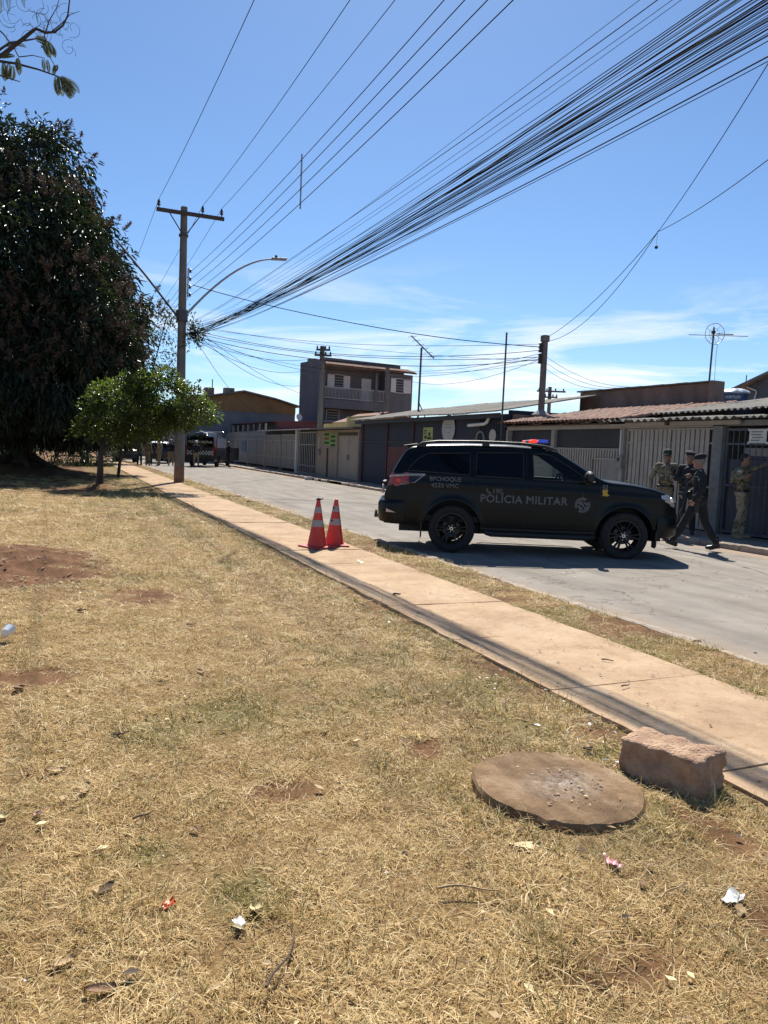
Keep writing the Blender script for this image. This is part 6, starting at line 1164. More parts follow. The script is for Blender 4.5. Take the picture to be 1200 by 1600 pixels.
M_HAIR = mat('short_dark_hair', (.015, .012, .01), (.03, .025, .02), 20, .8); M_GREYH = mat('short_grey_hair', (.14, .12, .1), (.22, .2, .18), 20, .8); M_BOOT = mat('black_leather_boot', (.010, .010, .010), (.016, .016, .016), 8, .32); M_TANB = mat('tan_boot', (.20, .15, .09), (.26, .2, .13), 8, .8)
M_KHAKI = mat('khaki_cloth', (.20, .17, .115), (.26, .22, .15), 6, .9); M_EYE = mat('eye_dark', (.02, .015, .012), None, rough=.2); M_LIP = mat('lip', (.24, .10, .08), None, rough=.5)

def cap_geo(b, p0, r0, p1, r1, n=12, k=4):
    p0, p1 = Vector(p0), Vector(p1); d = p1-p0; L = max(d.length, 1e-5); q = d.to_track_quat('Z', 'Y').to_matrix().to_4x4(); prof = []
    for i in range(k+1): t = -math.pi/2+math.pi/2*i/k; prof.append((max(r0*math.cos(t), 1e-4), r0*math.sin(t)))
    for i in range(k+1): t = math.pi/2*i/k; prof.append((max(r1*math.cos(t), 1e-4), L+r1*math.sin(t)))
    b.lathe(prof, n, Matrix.Translation(p0) @ q)
def ell_geo(b, c, r, R=None, n=16, k=10):
    prof = [(max(math.sin(math.pi*i/k), 1e-4), -math.cos(math.pi*i/k)) for i in range(k+1)]; M_ = Matrix.Translation(c) @ (R.to_4x4() if R else Matrix()) @ Matrix.Diagonal((*r, 1)); b.lathe(prof, n, M_)
def person(name, label, loc, rz, J, mats, voxel=.0085, scale=1.0, headturn=0.0, nod=0.0, group=None, fingers=True, smooth_it=3):
    """one continuous body mesh grown over the joints J; colours follow the nearest limb. mats: skin, top, legs, boot, hair"""
    pr = []                                                  # ('c', p0, r0, p1, r1, label) or ('e', c, r, R, label)
    V3 = lambda k: Vector(J[k])
    def C(a, ra, b_, rb, lab): pr.append(('c', Vector(a), ra, Vector(b_), rb, lab))
    def E(c, r, lab, R=None): pr.append(('e', Vector(c), r, R, lab))
    tw = Matrix.Rotation(J.get('twist', 0), 3, 'Z')
    C(V3('hipL'), .108, V3('hipR'), .108, 'legs'); E(V3('pelvis')+Vector((-.02, 0, -.02)), (.125, .165, .12), 'legs'); E(V3('belly'), (.122, .158, .16), 'top', tw); E(V3('chest'), (.13, .182, .20), 'top', tw); C(V3('shL'), .072, V3('shR'), .072, 'top'); C(V3('chest')+Vector((0, 0, .10)), .11, V3('neck'), .062, 'top')
    for s in 'LR':
        C(V3('hip'+s), .098, V3('kn'+s), .074, 'legs'); C(V3('kn'+s), .074, V3('an'+s)+Vector((0, 0, .06)), .062, 'legs'); k_, a_ = V3('kn'+s), V3('an'+s); C(k_+(a_-k_)*.3+Vector((-.015, 0, 0)), .068, k_+(a_-k_)*.6, .064, 'legs')
        f = V3('to'+s)-a_; C(a_+Vector((0, 0, .12))*1, .056, a_, .05, 'boot'); C(a_-f*.28+Vector((0, 0, -.035)), .042, V3('to'+s), .036, 'boot'); C(a_-f*.28+Vector((0, 0, -.04)), .036, a_+f*.6+Vector((0, 0, -.025)), .044, 'boot')
        C(V3('sh'+s), .070, V3('el'+s), .055, 'top'); C(V3('el'+s), .054, V3('wr'+s), .040, J.get('sleeve'+s, 'top'))
        d = (V3('ha'+s)-V3('wr'+s)).normalized(); n_ = Vector(J.get('palm'+s, (0, -1 if s == 'L' else 1, 0))); n_ = (n_-d*n_.dot(d)).normalized(); sd = d.cross(n_); w = V3('wr'+s); C(w, .031, w+d*.05, .033, 'skin')
        C(w+d*.045+sd*.02, .022, w+d*.085+sd*.022, .02, 'skin'); C(w+d*.045-sd*.02, .022, w+d*.085-sd*.022, .02, 'skin'); cu = J.get('curl', .7)
        for i, (o_, l) in enumerate(((-.034, .066), (-.011, .078), (.012, .074), (.033, .058))):
            a = w+d*.088+sd*o_; m_ = a+(d*math.cos(cu*.6)+n_*math.sin(cu*.6))*l*.55; e = m_+(d*math.cos(cu*1.7)+n_*math.sin(cu*1.7))*l*.5; C(a, .0105, m_, .0098, 'skin'); C(m_, .0098, e, .0085, 'skin')
        th = w+d*.03-sd*.032; m_ = th+(d*.6-sd*.6+n_*.4).normalized()*.045; C(th, .014, m_, .012, 'skin'); C(m_, .012, m_+(d*.85-sd*.1+n_*.5).normalized()*.035, .010, 'skin')
    Rh = Matrix.Rotation(headturn, 3, 'Z') @ Matrix.Rotation(nod, 3, 'Y'); hc = V3('head')
    def H(x, y, z): return hc+Rh @ Vector((x, y, z))
    C(V3('neck')-Vector((0, 0, .02)), .06, hc+Vector((-.012, 0, -.07)), .054, 'skin'); E(H(-.012, 0, .03), (.092, .077, .098), 'hair', Rh); E(H(.022, 0, -.012), (.083, .0785, .108), 'skin', Rh); E(H(.045, 0, -.085), (.05, .052, .042), 'skin', Rh); C(H(.085, 0, .02), .012, H(.118, 0, -.022), .0155, 'skin'); C(H(.088, -.03, .038), .014, H(.088, .03, .038), .014, 'skin')
    C(H(.092, -.022, -.058), .0095, H(.092, .022, -.058), .0095, 'lip'); E(H(.078, 0, -.095), (.025, .026, .02), 'skin', Rh)
    for s in (-1, 1): E(H(-.005, s*.079, -.005), (.022, .012, .034), 'skin', Rh); E(H(.083, s*.032, .016), (.015, .015, .009), 'eye', Rh); E(H(.06, s*.045, -.03), (.03, .025, .03), 'skin', Rh)
    for e in J.get('extra', ()): pr.append(('e', Vector(e[0]), e[1], None, e[2]))
    b = MB()
    for q in pr: (cap_geo(b, *q[1:5]) if q[0] == 'c' else ell_geo(b, q[1], q[2], q[3]))
    me = bpy.data.meshes.new('t'); me.from_pydata(b.v, [], b.f); bm = bmesh.new(); bm.from_mesh(me); bmesh.ops.recalc_face_normals(bm, faces=bm.faces); bm.to_mesh(me); bm.free()
    to = bpy.data.objects.new('t', me); COL.objects.link(to); rm = to.modifiers.new('r', 'REMESH'); rm.mode = 'VOXEL'; rm.voxel_size = voxel; sm = to.modifiers.new('s', 'SMOOTH'); sm.factor = .5; sm.iterations = smooth_it
    dg = bpy.context.evaluated_depsgraph_get(); fm = bpy.data.meshes.new_from_object(to.evaluated_get(dg)); bpy.data.objects.remove(to); bpy.data.meshes.remove(me)
    n = len(fm.polygons); cen = np.empty(n*3, np.float32); fm.polygons.foreach_get('center', cen); cen = cen.reshape(-1, 3); best = np.full(n, 9.0); idx = np.zeros(n, np.int32); order = ['skin', 'top', 'legs', 'boot', 'hair', 'eye', 'lip']
    for q in pr:
        if q[0] == 'c':
            p0, p1 = np.array(q[1]), np.array(q[3]); d = p1-p0; t = np.clip(((cen-p0) @ d)/max(d @ d, 1e-9), 0, 1); ds = np.linalg.norm(cen-p0-t[:, None]*d, axis=1)-(q[2]+(q[4]-q[2])*t)
        else:
            R = np.array(q[3]) if q[3] is not None else np.eye(3); l = ((cen-np.array(q[1])) @ R)/np.array(q[2]); ds = (np.linalg.norm(l, axis=1)-1)*min(q[2])
        if q[-1] == 'eye': ds = ds-.004
        k = ds < best; best[k] = ds[k]; idx[k] = order.index(q[-1])
    fm.materials.clear()
    for k_ in order[:5]: fm.materials.append(mats[k_])
    fm.materials.append(M_EYE); fm.materials.append(M_LIP); fm.polygons.foreach_set('material_index', idx); fm.polygons.foreach_set('use_smooth', [True]*n); fm.update()
    o = bpy.data.objects.new(name, fm); COL.objects.link(o); o.location = loc; o.rotation_euler = (0, 0, rz); o.scale = (scale,)*3; tag(o, label, 'person', group); o['head'] = list(hc); return o, H
def pose(**kw):
    J = dict(pelvis=(0, 0, .97), belly=(.005, 0, 1.11), chest=(0, 0, 1.29), neck=(0, 0, 1.49), head=(.02, 0, 1.645), hipL=(0, .085, .93), hipR=(0, -.085, .93), knL=(.02, .11, .51), knR=(.02, -.11, .51), anL=(-.01, .125, .085), anR=(-.01, -.125, .085), toL=(.15, .15, .04), toR=(.15, -.15, .04),
             shL=(0, .175, 1.425), shR=(0, -.175, 1.425), elL=(-.04, .245, 1.16), elR=(-.04, -.245, 1.16), wrL=(.06, .25, .92), wrR=(.06, -.25, .92), haL=(.1, .245, .82), haR=(.1, -.245, .82))
    J.update(kw); return J
def beret(o, H, m, tilt=.25, badge=True):
    b = MB(); ell_geo(b, (0, 0, 0), (.118, .108, .045), None, 20, 10); c = Vector(H(-.01, -.012, .10)); R = Matrix.Rotation(.22, 3, 'Y') @ Matrix.Rotation(tilt, 3, 'X'); b.v = [tuple(c+R @ Vector(v)) for v in b.v]; q = b.build('beret', m, o, smooth=True, local=True)
    b = MB(); cc = Vector(H(0, 0, .062)); b.lathe([(.094, -.014), (.100, .0), (.098, .03)], 24, Matrix.Translation(cc) @ Matrix.Diagonal((1.02, .86, 1, 1)) @ Matrix.Rotation(.1, 4, 'Y'), cap=False); b.build('band', m, q, smooth=True, local=True)
def cap(o, H, m):
    b = MB(); b.lathe([(.103, .0), (.104, .03), (.095, .075), (.06, .10), (.001, .108)], 22, Matrix.Translation(H(-.002, 0, .05)) @ Matrix.Diagonal((1.0, .86, 1, 1)), cap=False); q = b.build('cap', m, o, smooth=True, local=True); b = MB(); P = []
    for r_ in (.0, .085): P.append([tuple(Vector(H((.085+r_)*math.cos(t)*(1.0 if r_ else 1.05), .082*math.sin(t)*(1.05), .062-.02*r_/.085-.012*abs(math.sin(t))))) for t in np.linspace(-1.15, 1.15, 11)])
    b.grid(P); b.grid([[(p[0], p[1], p[2]-.006) for p in r] for r in P], flip=True); b.build('peak', m, q, smooth=True, local=True)
def belt(o, z, m, rx=.137, ry=.18, dx=-.008):
    b = MB(); b.lathe([(1, z-.024), (1.03, z-.022), (1.03, z+.022), (1, z+.024)], 28, Matrix.Translation((dx, 0, 0)) @ Matrix.Diagonal((rx, ry, 1, 1)), cap=False); return b.build('belt', m, o, smooth=True, local=True)
def pouch(o, name, c, s, m, bev=.012): b = MB(); b.obox(c, (s[0], 0, 0), (0, s[1], 0), (0, 0, s[2])); return b.build(name, m, o, local=True, bevel=bev)

MB_ = dict(skin=M_SKIN, top=M_BLKU, legs=M_BLKU, boot=M_BOOT, hair=M_GREYH); MC_ = dict(skin=M_SKIN2, top=M_CAMO, legs=M_CAMO, boot=M_TANB, hair=M_HAIR)
# walking officer: left foot forward on its heel, right leg trailing
Jw = pose(pelvis=(0, 0, .95), hipL=(.02, .085, .91), hipR=(-.02, -.085, .91), knL=(.22, .10, .52), anL=(.40, .10, .115), toL=(.555, .115, .155), knR=(-.12, -.10, .50), anR=(-.33, -.09, .10), toR=(-.185, -.11, .04), belly=(.01, 0, 1.10), chest=(.015, 0, 1.285), neck=(.02, 0, 1.48), head=(.045, 0, 1.635), shL=(-.01, .175, 1.415), shR=(.04, -.175, 1.415), elL=(-.05, .25, 1.14), wrL=(.075, .245, .93), haL=(.12, .235, .84), elR=(.05, -.25, 1.15), wrR=(.27, -.12, 1.00), haR=(.33, -.06, .965), palmR=(-.3, .9, .2), curl=1.15)
wk, Hw = person('person', 'officer in black uniform and beret walking past the vehicle with a rifle', (11.22, 11.12, .02), math.radians(131), Jw, MB_, scale=1.02)
beret(wk, Hw, mat('black_beret', (.012, .012, .016), (.02, .02, .025), 9, .9)); belt(wk, .995, M_BOOT); pouch(wk, 'pouch', (.0, .195, .97), (.05, .025, .06), M_BOOT); pouch(wk, 'holster', (.03, .17, .80), (.045, .03, .11), M_BOOT)
b = MB(); b.lathe([(.0, .0), (.034, .0), (.036, .006), (.0, .008)], 18, Matrix.Translation((-.012, .247, 1.31)) @ Matrix.Rotation(-math.pi/2, 4, 'X'), cap=False); b.build('sleeve_patch', M_WHITE, wk, local=True, smooth=True); pouch(wk, 'shoulder_strap', (-.005, .205, 1.475), (.012, .05, .006), M_WHITE, .003); pouch(wk, 'arm_flash', (.06, .235, 1.36), (.03, .006, .008), M_GREYG, .002)
rf = thing('rifle', 'short black rifle hanging muzzle down in front of the walking officer', 'rifle', (11.22, 11.12, .02), math.radians(131)); rf.scale = (1.02,)*3
ax = Vector((.06, .05, -.99)).normalized(); b0 = Vector((.25, -.06, 1.10)); px_ = Vector((1, 0, .06)).normalized()
b = MB(); b.obox(b0+ax*.10, px_*.032, Vector((0, .022, 0)), ax*.14); b.build('receiver', M_BLACK, rf, local=True, bevel=.006); b = MB(); b.tube([b0+ax*.22, b0+ax*.62], .013, 8); b.build('barrel', M_DSTEEL, rf, local=True, smooth=True); b = MB(); b.tube([b0+ax*.24, b0+ax*.44], .024, 8); b.build('handguard', M_BLACK, rf, local=True, smooth=True); b = MB(); b.obox(b0-ax*.13, px_*.025, Vector((0, .018, 0)), ax*.10); b.build('stock', M_BLACK, rf, local=True, bevel=.006)
b = MB(); b.obox(b0+ax*.08+px_*.07, px_*.055, Vector((0, .012, 0)), (ax*.03)); b.build('magazine', M_BLACK, rf, local=True, bevel=.004); b = MB(); b.tube([b0+ax*.05, b0+ax*.05-px_*.08+Vector((0, 0, .02))], .018, 8); b.build('grip', M_BLACK, rf, local=True); b = MB(); b.tube([b0-ax*.1, (.16, .08, 1.30), (.06, .12, 1.46)], .008, 5); b.build('sling', mat('grey_strap', (.10, .10, .095), (.15, .145, .14), 7, .8), rf, local=True); b = MB(); b.tube([b0+ax*.3, b0+ax*.42+Vector((.06, 0, 0)), b0+ax*.62], .008, 5); b.build('sling_tail', MATS['grey_strap'], rf, local=True)
# officer in camouflage and cap, hands down, facing the road
J1 = pose(elL=(-.03, .29, 1.17), wrL=(.03, .33, .93), haL=(.06, .34, .84), elR=(-.04, -.30, 1.18), wrR=(.05, -.30, .94), haR=(.08, -.28, .85), extra=(((.09, 0, 1.30), (.085, .155, .17), 'top'), ((-.10, 0, 1.30), (.07, .15, .18), 'top')))
p1, H1 = person('person', 'soldier in camouflage, green cap and vest standing behind the bonnet', (12.49, 13.40, .10), math.radians(-128), J1, MC_, scale=1.03); M_CAPG = mat('green_cap', (.018, .035, .028), (.025, .045, .036), 9, .9); cap(p1, H1, M_CAPG); belt(p1, 1.0, M_BOOT); 
for yy in (-.10, 0, .10): pouch(p1, 'pouch', (.172, yy, 1.18), (.025, .042, .07), M_CAMO2)
pouch(p1, 'radio', (.165, .11, 1.36), (.02, .028, .06), M_BLACK); pouch(p1, 'sleeve_patch', (.0, .262, 1.35), (.03, .004, .035), M_CAMO2, .002); b = MB(); b.obox(H1(.112, 0, .02), (.01, 0, 0), (0, .07, 0), (0, 0, .017)); b.build('sunglasses', M_BLACK, p1, local=True, bevel=.006)
# officer in black behind, forearm across the chest
J2 = pose(elL=(.0, .26, 1.16), wrL=(.06, .30, .95), haL=(.09, .31, .86), elR=(.02, -.26, 1.18), wrR=(.20, -.06, 1.24), haR=(.22, .03, 1.27), palmR=(-1, 0, 0), extra=(((.08, 0, 1.30), (.08, .15, .16), 'top'),), curl=1.0)
p2, H2 = person('person', 'officer in black with beret standing between the soldier and the walking officer', (12.70, 12.92, .10), math.radians(-140), J2, dict(MB_, skin=M_SKIN2, hair=M_HAIR), scale=1.02); beret(p2, H2, MATS['black_beret'], -.2); belt(p2, 1.0, M_BOOT); pouch(p2, 'pouch', (.165, .08, 1.16), (.02, .04, .06), M_BOOT); pouch(p2, 'pouch', (.165, -.03, 1.16), (.02, .04, .06), M_BOOT); pouch(p2, 'name_tape', (.148, .08, 1.40), (.006, .045, .010), M_GREYG, .002)
# soldier at the right edge, arm raised along the gate
J3 = pose(elL=(.14, .30, 1.46), wrL=(.36, .34, 1.56), haL=(.45, .34, 1.58), elR=(-.10, -.28, 1.26), wrR=(.10, -.20, 1.30), haR=(.18, -.15, 1.33), palmR=(0, .6, .4), palmL=(0, 0, -1), knL=(.03, .13, .51), anL=(.02, .16, .085), toL=(.17, .2, .04), anR=(-.05, -.14, .085), toR=(.09, -.2, .04), extra=(((.08, 0, 1.30), (.08, .155, .17), 'top'), ((-.11, 0, 1.31), (.08, .155, .18), 'top')))
p3, H3 = person('person', 'soldier in tan camouflage stretching an arm out beside the dark gate', (13.30, 12.03, .10), math.radians(-58), J3, dict(MC_, top=M_CAMO, legs=M_CAMO2), scale=1.02, headturn=.15); belt(p3, 1.0, M_BOOT); pouch(p3, 'pouch', (.0, -.19, 1.12), (.05, .03, .07), M_CAMO); pouch(p3, 'sleeve_patch', (-.03, -.262, 1.38), (.035, .004, .03), M_WHITE, .002); pouch(p3, 'back_pouch', (-.19, 0, 1.28), (.03, .10, .13), M_CAMO)

# far officers by the van
MK_ = dict(skin=M_SKIN2, top=M_KHAKI, legs=M_KHAKI, boot=M_BOOT, hair=M_HAIR); MD_ = dict(skin=M_SKIN2, top=M_BLKU, legs=M_KHAKI, boot=M_BOOT, hair=M_HAIR)
FARP = [((6.45, 55.6), -150, MK_, 'far officer in full khaki standing left of the pole foot', 'k'), ((7.30, 56.2), -100, MD_, 'far officer in black top and khaki trousers next to the pole', 'k'), ((8.72, 54.2), -80, MD_, 'far officer with pale cap standing behind the van', 'w'), ((5.55, 54.6), 60, dict(MC_), 'far soldier in camouflage at the kerb, third from the pole', 'g'), ((4.95, 53.9), -60, dict(MC_, legs=M_BLKU), 'far soldier in camouflage and dark trousers under the street tree', 'g'), ((7.85, 54.8), 170, dict(MK_, top=M_BLKU, legs=M_BLKU), 'far officer in black just right of the pole', 'k'), ((11.35, 56.2), 20, dict(MB_, hair=M_HAIR), 'far officer in black at the side of the van', 'k'), ((5.9, 56.6), 100, dict(MB_, hair=M_HAIR), 'far officer in black behind the khaki one', 'k')]
for i, ((x, y), a, mt_, lab, cp) in enumerate(FARP):
    r_ = np.random.default_rng(i+40); st_ = r_.uniform(-.08, .1); Jf = pose(elL=(-.04+st_, .27, 1.17), wrL=(.10+st_, .22, .98), haL=(.16+st_, .17, .94), elR=(-.05, -.27, 1.17), wrR=(.05+st_, -.26, .94), anL=(.06+st_, .14, .085), toL=(.2+st_, .18, .04), knL=(.05+st_*.6, .12, .51))
    p_, Hf = person('person', lab, (x, y, .02), math.radians(a), Jf, mt_, voxel=.016, scale=1.03, group='officers by the van', smooth_it=2)
    cap(p_, Hf, {'k': M_BLACK, 'w': M_WHITE, 'g': M_CAPG}[cp]); belt(p_, 1.0, M_BOOT)
shd = thing('riot_shield', 'black riot shield held beside the far van', 'shield', (11.8, 55.9, .4)); b = MB(); b.grid([[(11.8+.30*u-.1, 55.6-.06*(1-u*u), .55+.9*v) for v in np.linspace(0, 1, 6)] for u in np.linspace(-1, 1, 9)]); b.grid([[(11.8+.30*u-.1, 55.612-.06*(1-u*u), .55+.9*v) for v in np.linspace(0, 1, 6)] for u in np.linspace(-1, 1, 9)], flip=True); b.build('plate', M_BLACK, shd, smooth=True); b = MB(); b.tube([(11.65, 55.66, .9), (11.7, 55.72, 1.0), (11.75, 55.66, 1.1)], .02, 6); b.build('handle', M_BLACK, shd)

# ------------------------------------------------------------------ concrete disc, block, litter
def disc_material():
    m = bpy.data.materials.new('stained_concrete_disc'); m.use_nodes = True; t = m.node_tree; b = t.nodes['Principled BSDF']; b.inputs['Roughness'].default_value = .95; b.inputs['Specular IOR Level'].default_value = .15
    tcn = t.nodes.new('ShaderNodeTexCoord')
    def N(s, d=8, r=.7): n = t.nodes.new('ShaderNodeTexNoise'); n.inputs['Scale'].default_value = s; n.inputs['Detail'].default_value = d; n.inputs['Roughness'].default_value = r; t.links.new(tcn.outputs['Object'], n.inputs[0]); return n
    def Rm(src, stops):
        r = t.nodes.new('ShaderNodeValToRGB')
        for i, (p, c) in enumerate(stops):
            e = r.color_ramp.elements[i] if i < 2 else r.color_ramp.elements.new(p)
            e.position = p; e.color = (*c, 1)
        t.links.new(src, r.inputs[0]); return r.outputs[0]
    base = Rm(N(4).outputs[0], [(.28, (.12, .075, .042)), (.5, (.28, .18, .10)), (.72, (.45, .325, .205))])
    mpn = t.nodes.new('ShaderNodeMapping'); mpn.inputs['Location'].default_value = (-.06, .06, 0); mpn.inputs['Scale'].default_value = (3.4, 5.5, 3); t.links.new(tcn.outputs['Object'], mpn.inputs[0])
    gr = t.nodes.new('ShaderNodeTexGradient'); gr.gradient_type = 'SPHERICAL'; t.links.new(mpn.outputs[0], gr.inputs[0]); ml = t.nodes.new('ShaderNodeMath'); ml.operation = 'MULTIPLY'; t.links.new(gr.outputs['Fac'], ml.inputs[0]); t.links.new(Rm(N(26, 8, .85).outputs[0], [(.46, (0, 0, 0)), (.60, (1, 1, 1))]), ml.inputs[1])
    mx_ = t.nodes.new('ShaderNodeMix'); mx_.data_type = 'RGBA'; t.links.new(ml.outputs[0], mx_.inputs[0]); t.links.new(base, mx_.inputs[6]); mx_.inputs[7].default_value = (.60, .53, .46, 1); t.links.new(mx_.outputs[2], b.inputs['Base Color'])
    bn = t.nodes.new('ShaderNodeBump'); bn.inputs['Strength'].default_value = .9; bn.inputs['Distance'].default_value = .015; t.links.new(N(42, 8, .8).outputs[0], bn.inputs['Height']); t.links.new(bn.outputs[0], b.inputs['Normal']); return m
r_ = np.random.default_rng(5); b = MB(); n = 72; rings = [(.0, .0), (.1, .002), (.2, -.001), (.3, .001), (.37, .0), (.392, -.004), (.402, -.02), (.400, -.10)]; P = []
for (ra, z) in rings: P.append([(ra*(1+.012*math.sin(3*t+1)+.01*math.sin(7*t)+(.009*r_.normal() if ra > .38 else 0))*math.cos(t), ra*(1+.012*math.sin(3*t+1)+.01*math.sin(7*t))*math.sin(t), z+(.0025*r_.normal() if ra > .25 else 0)) for t in np.linspace(0, 2*math.pi, n+1)[:-1]])
for i in range(len(P)-1): b.add(P[i]+P[i+1], [(j, (j+1) % n, n+(j+1) % n, n+j) for j in range(n)])
dc = b.build('concrete_disc', disc_material(), smooth=True); dc.location = (2.18, 2.90, .122); dc.rotation_euler = (.02, .03, .3); tag(dc, 'round brown concrete lid with a whitish burnt patch lying in the grass', 'lid')
def rock(name, label, cat, loc, size, rz, m, seed, amp=.05, sub=5, rot=(0, 0)):
    bm = bmesh.new(); bmesh.ops.create_cube(bm, size=1.0); bmesh.ops.subdivide_edges(bm, edges=bm.edges, cuts=sub*2+3, use_grid_fill=True); from mathutils import noise as mn
    for v in bm.verts:
        p = v.co.copy(); q = Vector((p.x*size[0], p.y*size[1], p.z*size[2])); f = (2*abs(p.x))**14+(2*abs(p.y))**14+(2*abs(p.z))**14; q = q*(1/max(f, 1e-6)**(1/14.0) if f > 1 else 1)
        s_ = min(size); d = mn.noise(q/s_*1.6+Vector((seed*7.1, 0, 0)))*amp+mn.noise(q/s_*5+Vector((seed, 3, 0)))*amp*.35+mn.noise(q/s_*13+Vector((seed, 3, 5)))*amp*.16; v.co = q+q.normalized()*d
    me = bpy.data.meshes.new(name); bm.to_mesh(me); bm.free(); me.polygons.foreach_set('use_smooth', [True]*len(me.polygons)); me.materials.append(m); o = link(name, me); o.location = loc; o.rotation_euler = (rot[0], rot[1], rz); tag(o, label, cat); return o
M_STONE = mat('sandy_stone', (.22, .115, .065), (.54, .36, .23), 9, .95, 1.0, 60, lo=.28, hi=.7)
rock('stone_block', 'rough reddish stone block lying between the round lid and the pavement', 'stone', (2.81, 2.85, .165), (.45, .25, .20), math.radians(-75), M_STONE, 8, .034, sub=9, rot=(.03, -.05))
# litter
def sheetlet(name, label, cat, x, y, L, Wd, m, seed, z=None, curl=.12, crump=.3, shape='rect', rz=None, group=None, lift=.022):
    r = np.random.default_rng(seed); n = 9; P = []; ph = r.uniform(0, 6.28, 6)
    for i in range(n):
        row = []
        for j in range(7):
            u = i/(n-1)*2-1; v = j/6*2-1; w = (math.sqrt(max(0, 1-abs(u)**2.2)) if shape == 'leaf' else (1-.15*abs(math.sin(3*u+ph[0])))); zz = curl*Wd*(v*v if shape == 'leaf' else u*v)+curl*L*.25*u*u+crump*Wd*.3*(math.sin(3.1*u+ph[1])*math.cos(2.7*v+ph[2])+.6*math.sin(6*v+5*u+ph[3])); row.append((u*L/2*(1 if shape == 'leaf' else 1-.1*math.sin(4*v+ph[4])**2), v*w*Wd/2, zz))
        P.append(row)
    b = MB(); b.grid(P); o = b.build(name, m, smooth=True, normals=False); zb = float((lawn_z(np.array(x), np.array(y)) if x < 3.0 else .122) if z is None else z); lo = min(v[2] for v in b.v); o.location = (x, y, zb+(.012 if x < 3.0 else .004)-lo*.9); o.rotation_euler = (r.normal(0, .15), r.normal(0, .15), r.uniform(0, 6.28) if rz is None else rz); tag(o, label, cat, group); return o
ML1 = mat('dead_leaf_brown', (.16, .085, .045), (.26, .15, .08), 12, .8, .4, 30); ML2 = mat('dead_leaf_tan', (.36, .24, .12), (.47, .34, .18), 12, .8, .4, 30); ML3 = mat('dead_leaf_dark', (.06, .04, .03), (.11, .07, .045), 12, .85); MWP = mat('white_wrapper', (.6, .59, .57), (.72, .71, .7), 14, .5); MOR = mat('orange_wrapper', (.55, .07, .015), (.62, .16, .04), 25, .4); MPK = mat('pink_wrapper', (.55, .07, .14), (.72, .45, .48), 40, .4); MYL = mat('yellow_card', (.55, .45, .22), (.62, .53, .3), 10, .7)
sheetlet('wrapper', 'crumpled orange sweet wrapper in the grass', 'wrapper', .35, 2.55, .05, .035, MOR, 1, crump=.45); sheetlet('wrapper', 'crumpled white wrapper beside the orange one', 'wrapper', .55, 2.36, .06, .04, MWP, 2, crump=.45); sheetlet('wrapper', 'pink and white wrapper near the round lid', 'wrapper', 1.97, 2.26, .075, .05, MPK, 3, crump=.45); sheetlet('card_scrap', 'pale yellow scrap leaning in the grass by the round lid', 'scrap', 1.72, 2.51, .10, .05, MYL, 4, crump=.1, rz=-.5); sheetlet('paper_scrap', 'crumpled white paper on bare soil at the lower right', 'paper', 2.23, 1.92, .085, .06, MWP, 5, crump=.3); sheetlet('card_scrap', 'small tan scrap below the white paper', 'scrap', 2.2, 1.86, .05, .035, ML2, 6); sheetlet('wrapper', 'yellow green wrapper on the pavement near the cones', 'wrapper', 3.81, 9.73, .12, .05, mat('lime_wrapper', (.6, .6, .2), (.7, .7, .35), 9, .5), 7)
for i, (x, y, L, Wd, m, lab) in enumerate(((-.22, 5.12, .14, .075, ML1, 'curled brown dead leaf on the bare patch at the left'), (.31, 4.2, .12, .05, ML3, 'curled dark dead leaf in the middle of the lawn'), (-.01, 3.8, .13, .05, ML2, 'long tan dead leaf near the left edge'), (.12, 3.55, .13, .055, ML2, 'tan dead leaf just below the long tan one'), (-.07, 3.37, .05, .045, mat('pinkish_leaf', (.42, .25, .2), (.5, .33, .27), 8, .7), 'small pinkish leaf near the left edge'), (.16, 2.72, .10, .04, ML3, 'dark curled leaf left of the orange wrapper'), (.02, 2.36, .11, .035, ML2, 'narrow tan leaf at the lower left'), (.62, 2.42, .07, .05, MYL, 'pale yellow leaf next to the white wrapper'), (2.62, 3.25, .1, .05, ML3, 'dark leaves at the pavement edge near the stone'), (1.05, 6.6, .11, .05, ML1, 'brown dead leaf far out on the lawn'), (.2, 7.4, .12, .06, ML1, 'reddish dead leaf near the dirt patch'), (.12, 2.2, .12, .04, ML1, 'brown leaf at the bottom left'), (.9, 5.2, .1, .04, ML2, 'tan leaf in the centre of the lawn'), (-.2, 3.37, .07, .05, MYL, 'pale chip beside the pinkish leaf'))): sheetlet('dead_leaf', lab, 'leaf', x, y, L*.78, Wd*.78, m, 20+i, curl=.22, crump=.12, shape='leaf', group='dead leaves on the lawn')
def twig(x, y, L, a, lab, m=ML3, r=.005, z=None):
    b = MB(); pts = [(L*(t-.5), .03*L*math.sin(6*t+a), .004+.025*L*math.sin(5*t+a)) for t in np.linspace(0, 1, 8)]; b.tube(pts, [r*(1-.5*t) for t in np.linspace(0, 1, 8)], 6); o = b.build('twig', m, smooth=True); o.location = (x, y, float(lawn_z(np.array(x), np.array(y)))+.03 if z is None else z); o.rotation_euler = (0, .03, a); tag(o, lab, 'twig', 'twigs')
twig(.63, 2.12, .28, 1.0, 'thin dark twig across the lower left grass'); twig(1.35, 2.28, .22, -.3, 'pale stick in the grass below the lid', ML2); twig(.33, 3.2, .10, .6, 'short dark twig in the left grass'); twig(2.05, 2.02, .2, .4, 'thin straw stick by the bare soil', ML2, .004); twig(3.34, 7.42, .10, .3, 'short black scrap on the pavement edge', M_BLACK, .012, .132); twig(3.86, 4.62, .09, -.7, 'small dark twig on the pavement, farther one', ML3, .006, .13); twig(3.55, 4.05, .09, .3, 'small dark twig on the pavement, nearer one', ML3, .006, .13); twig(4.75, 20.5, .16, .2, 'dark scrap on the far pavement', M_BLACK, .02, .14)
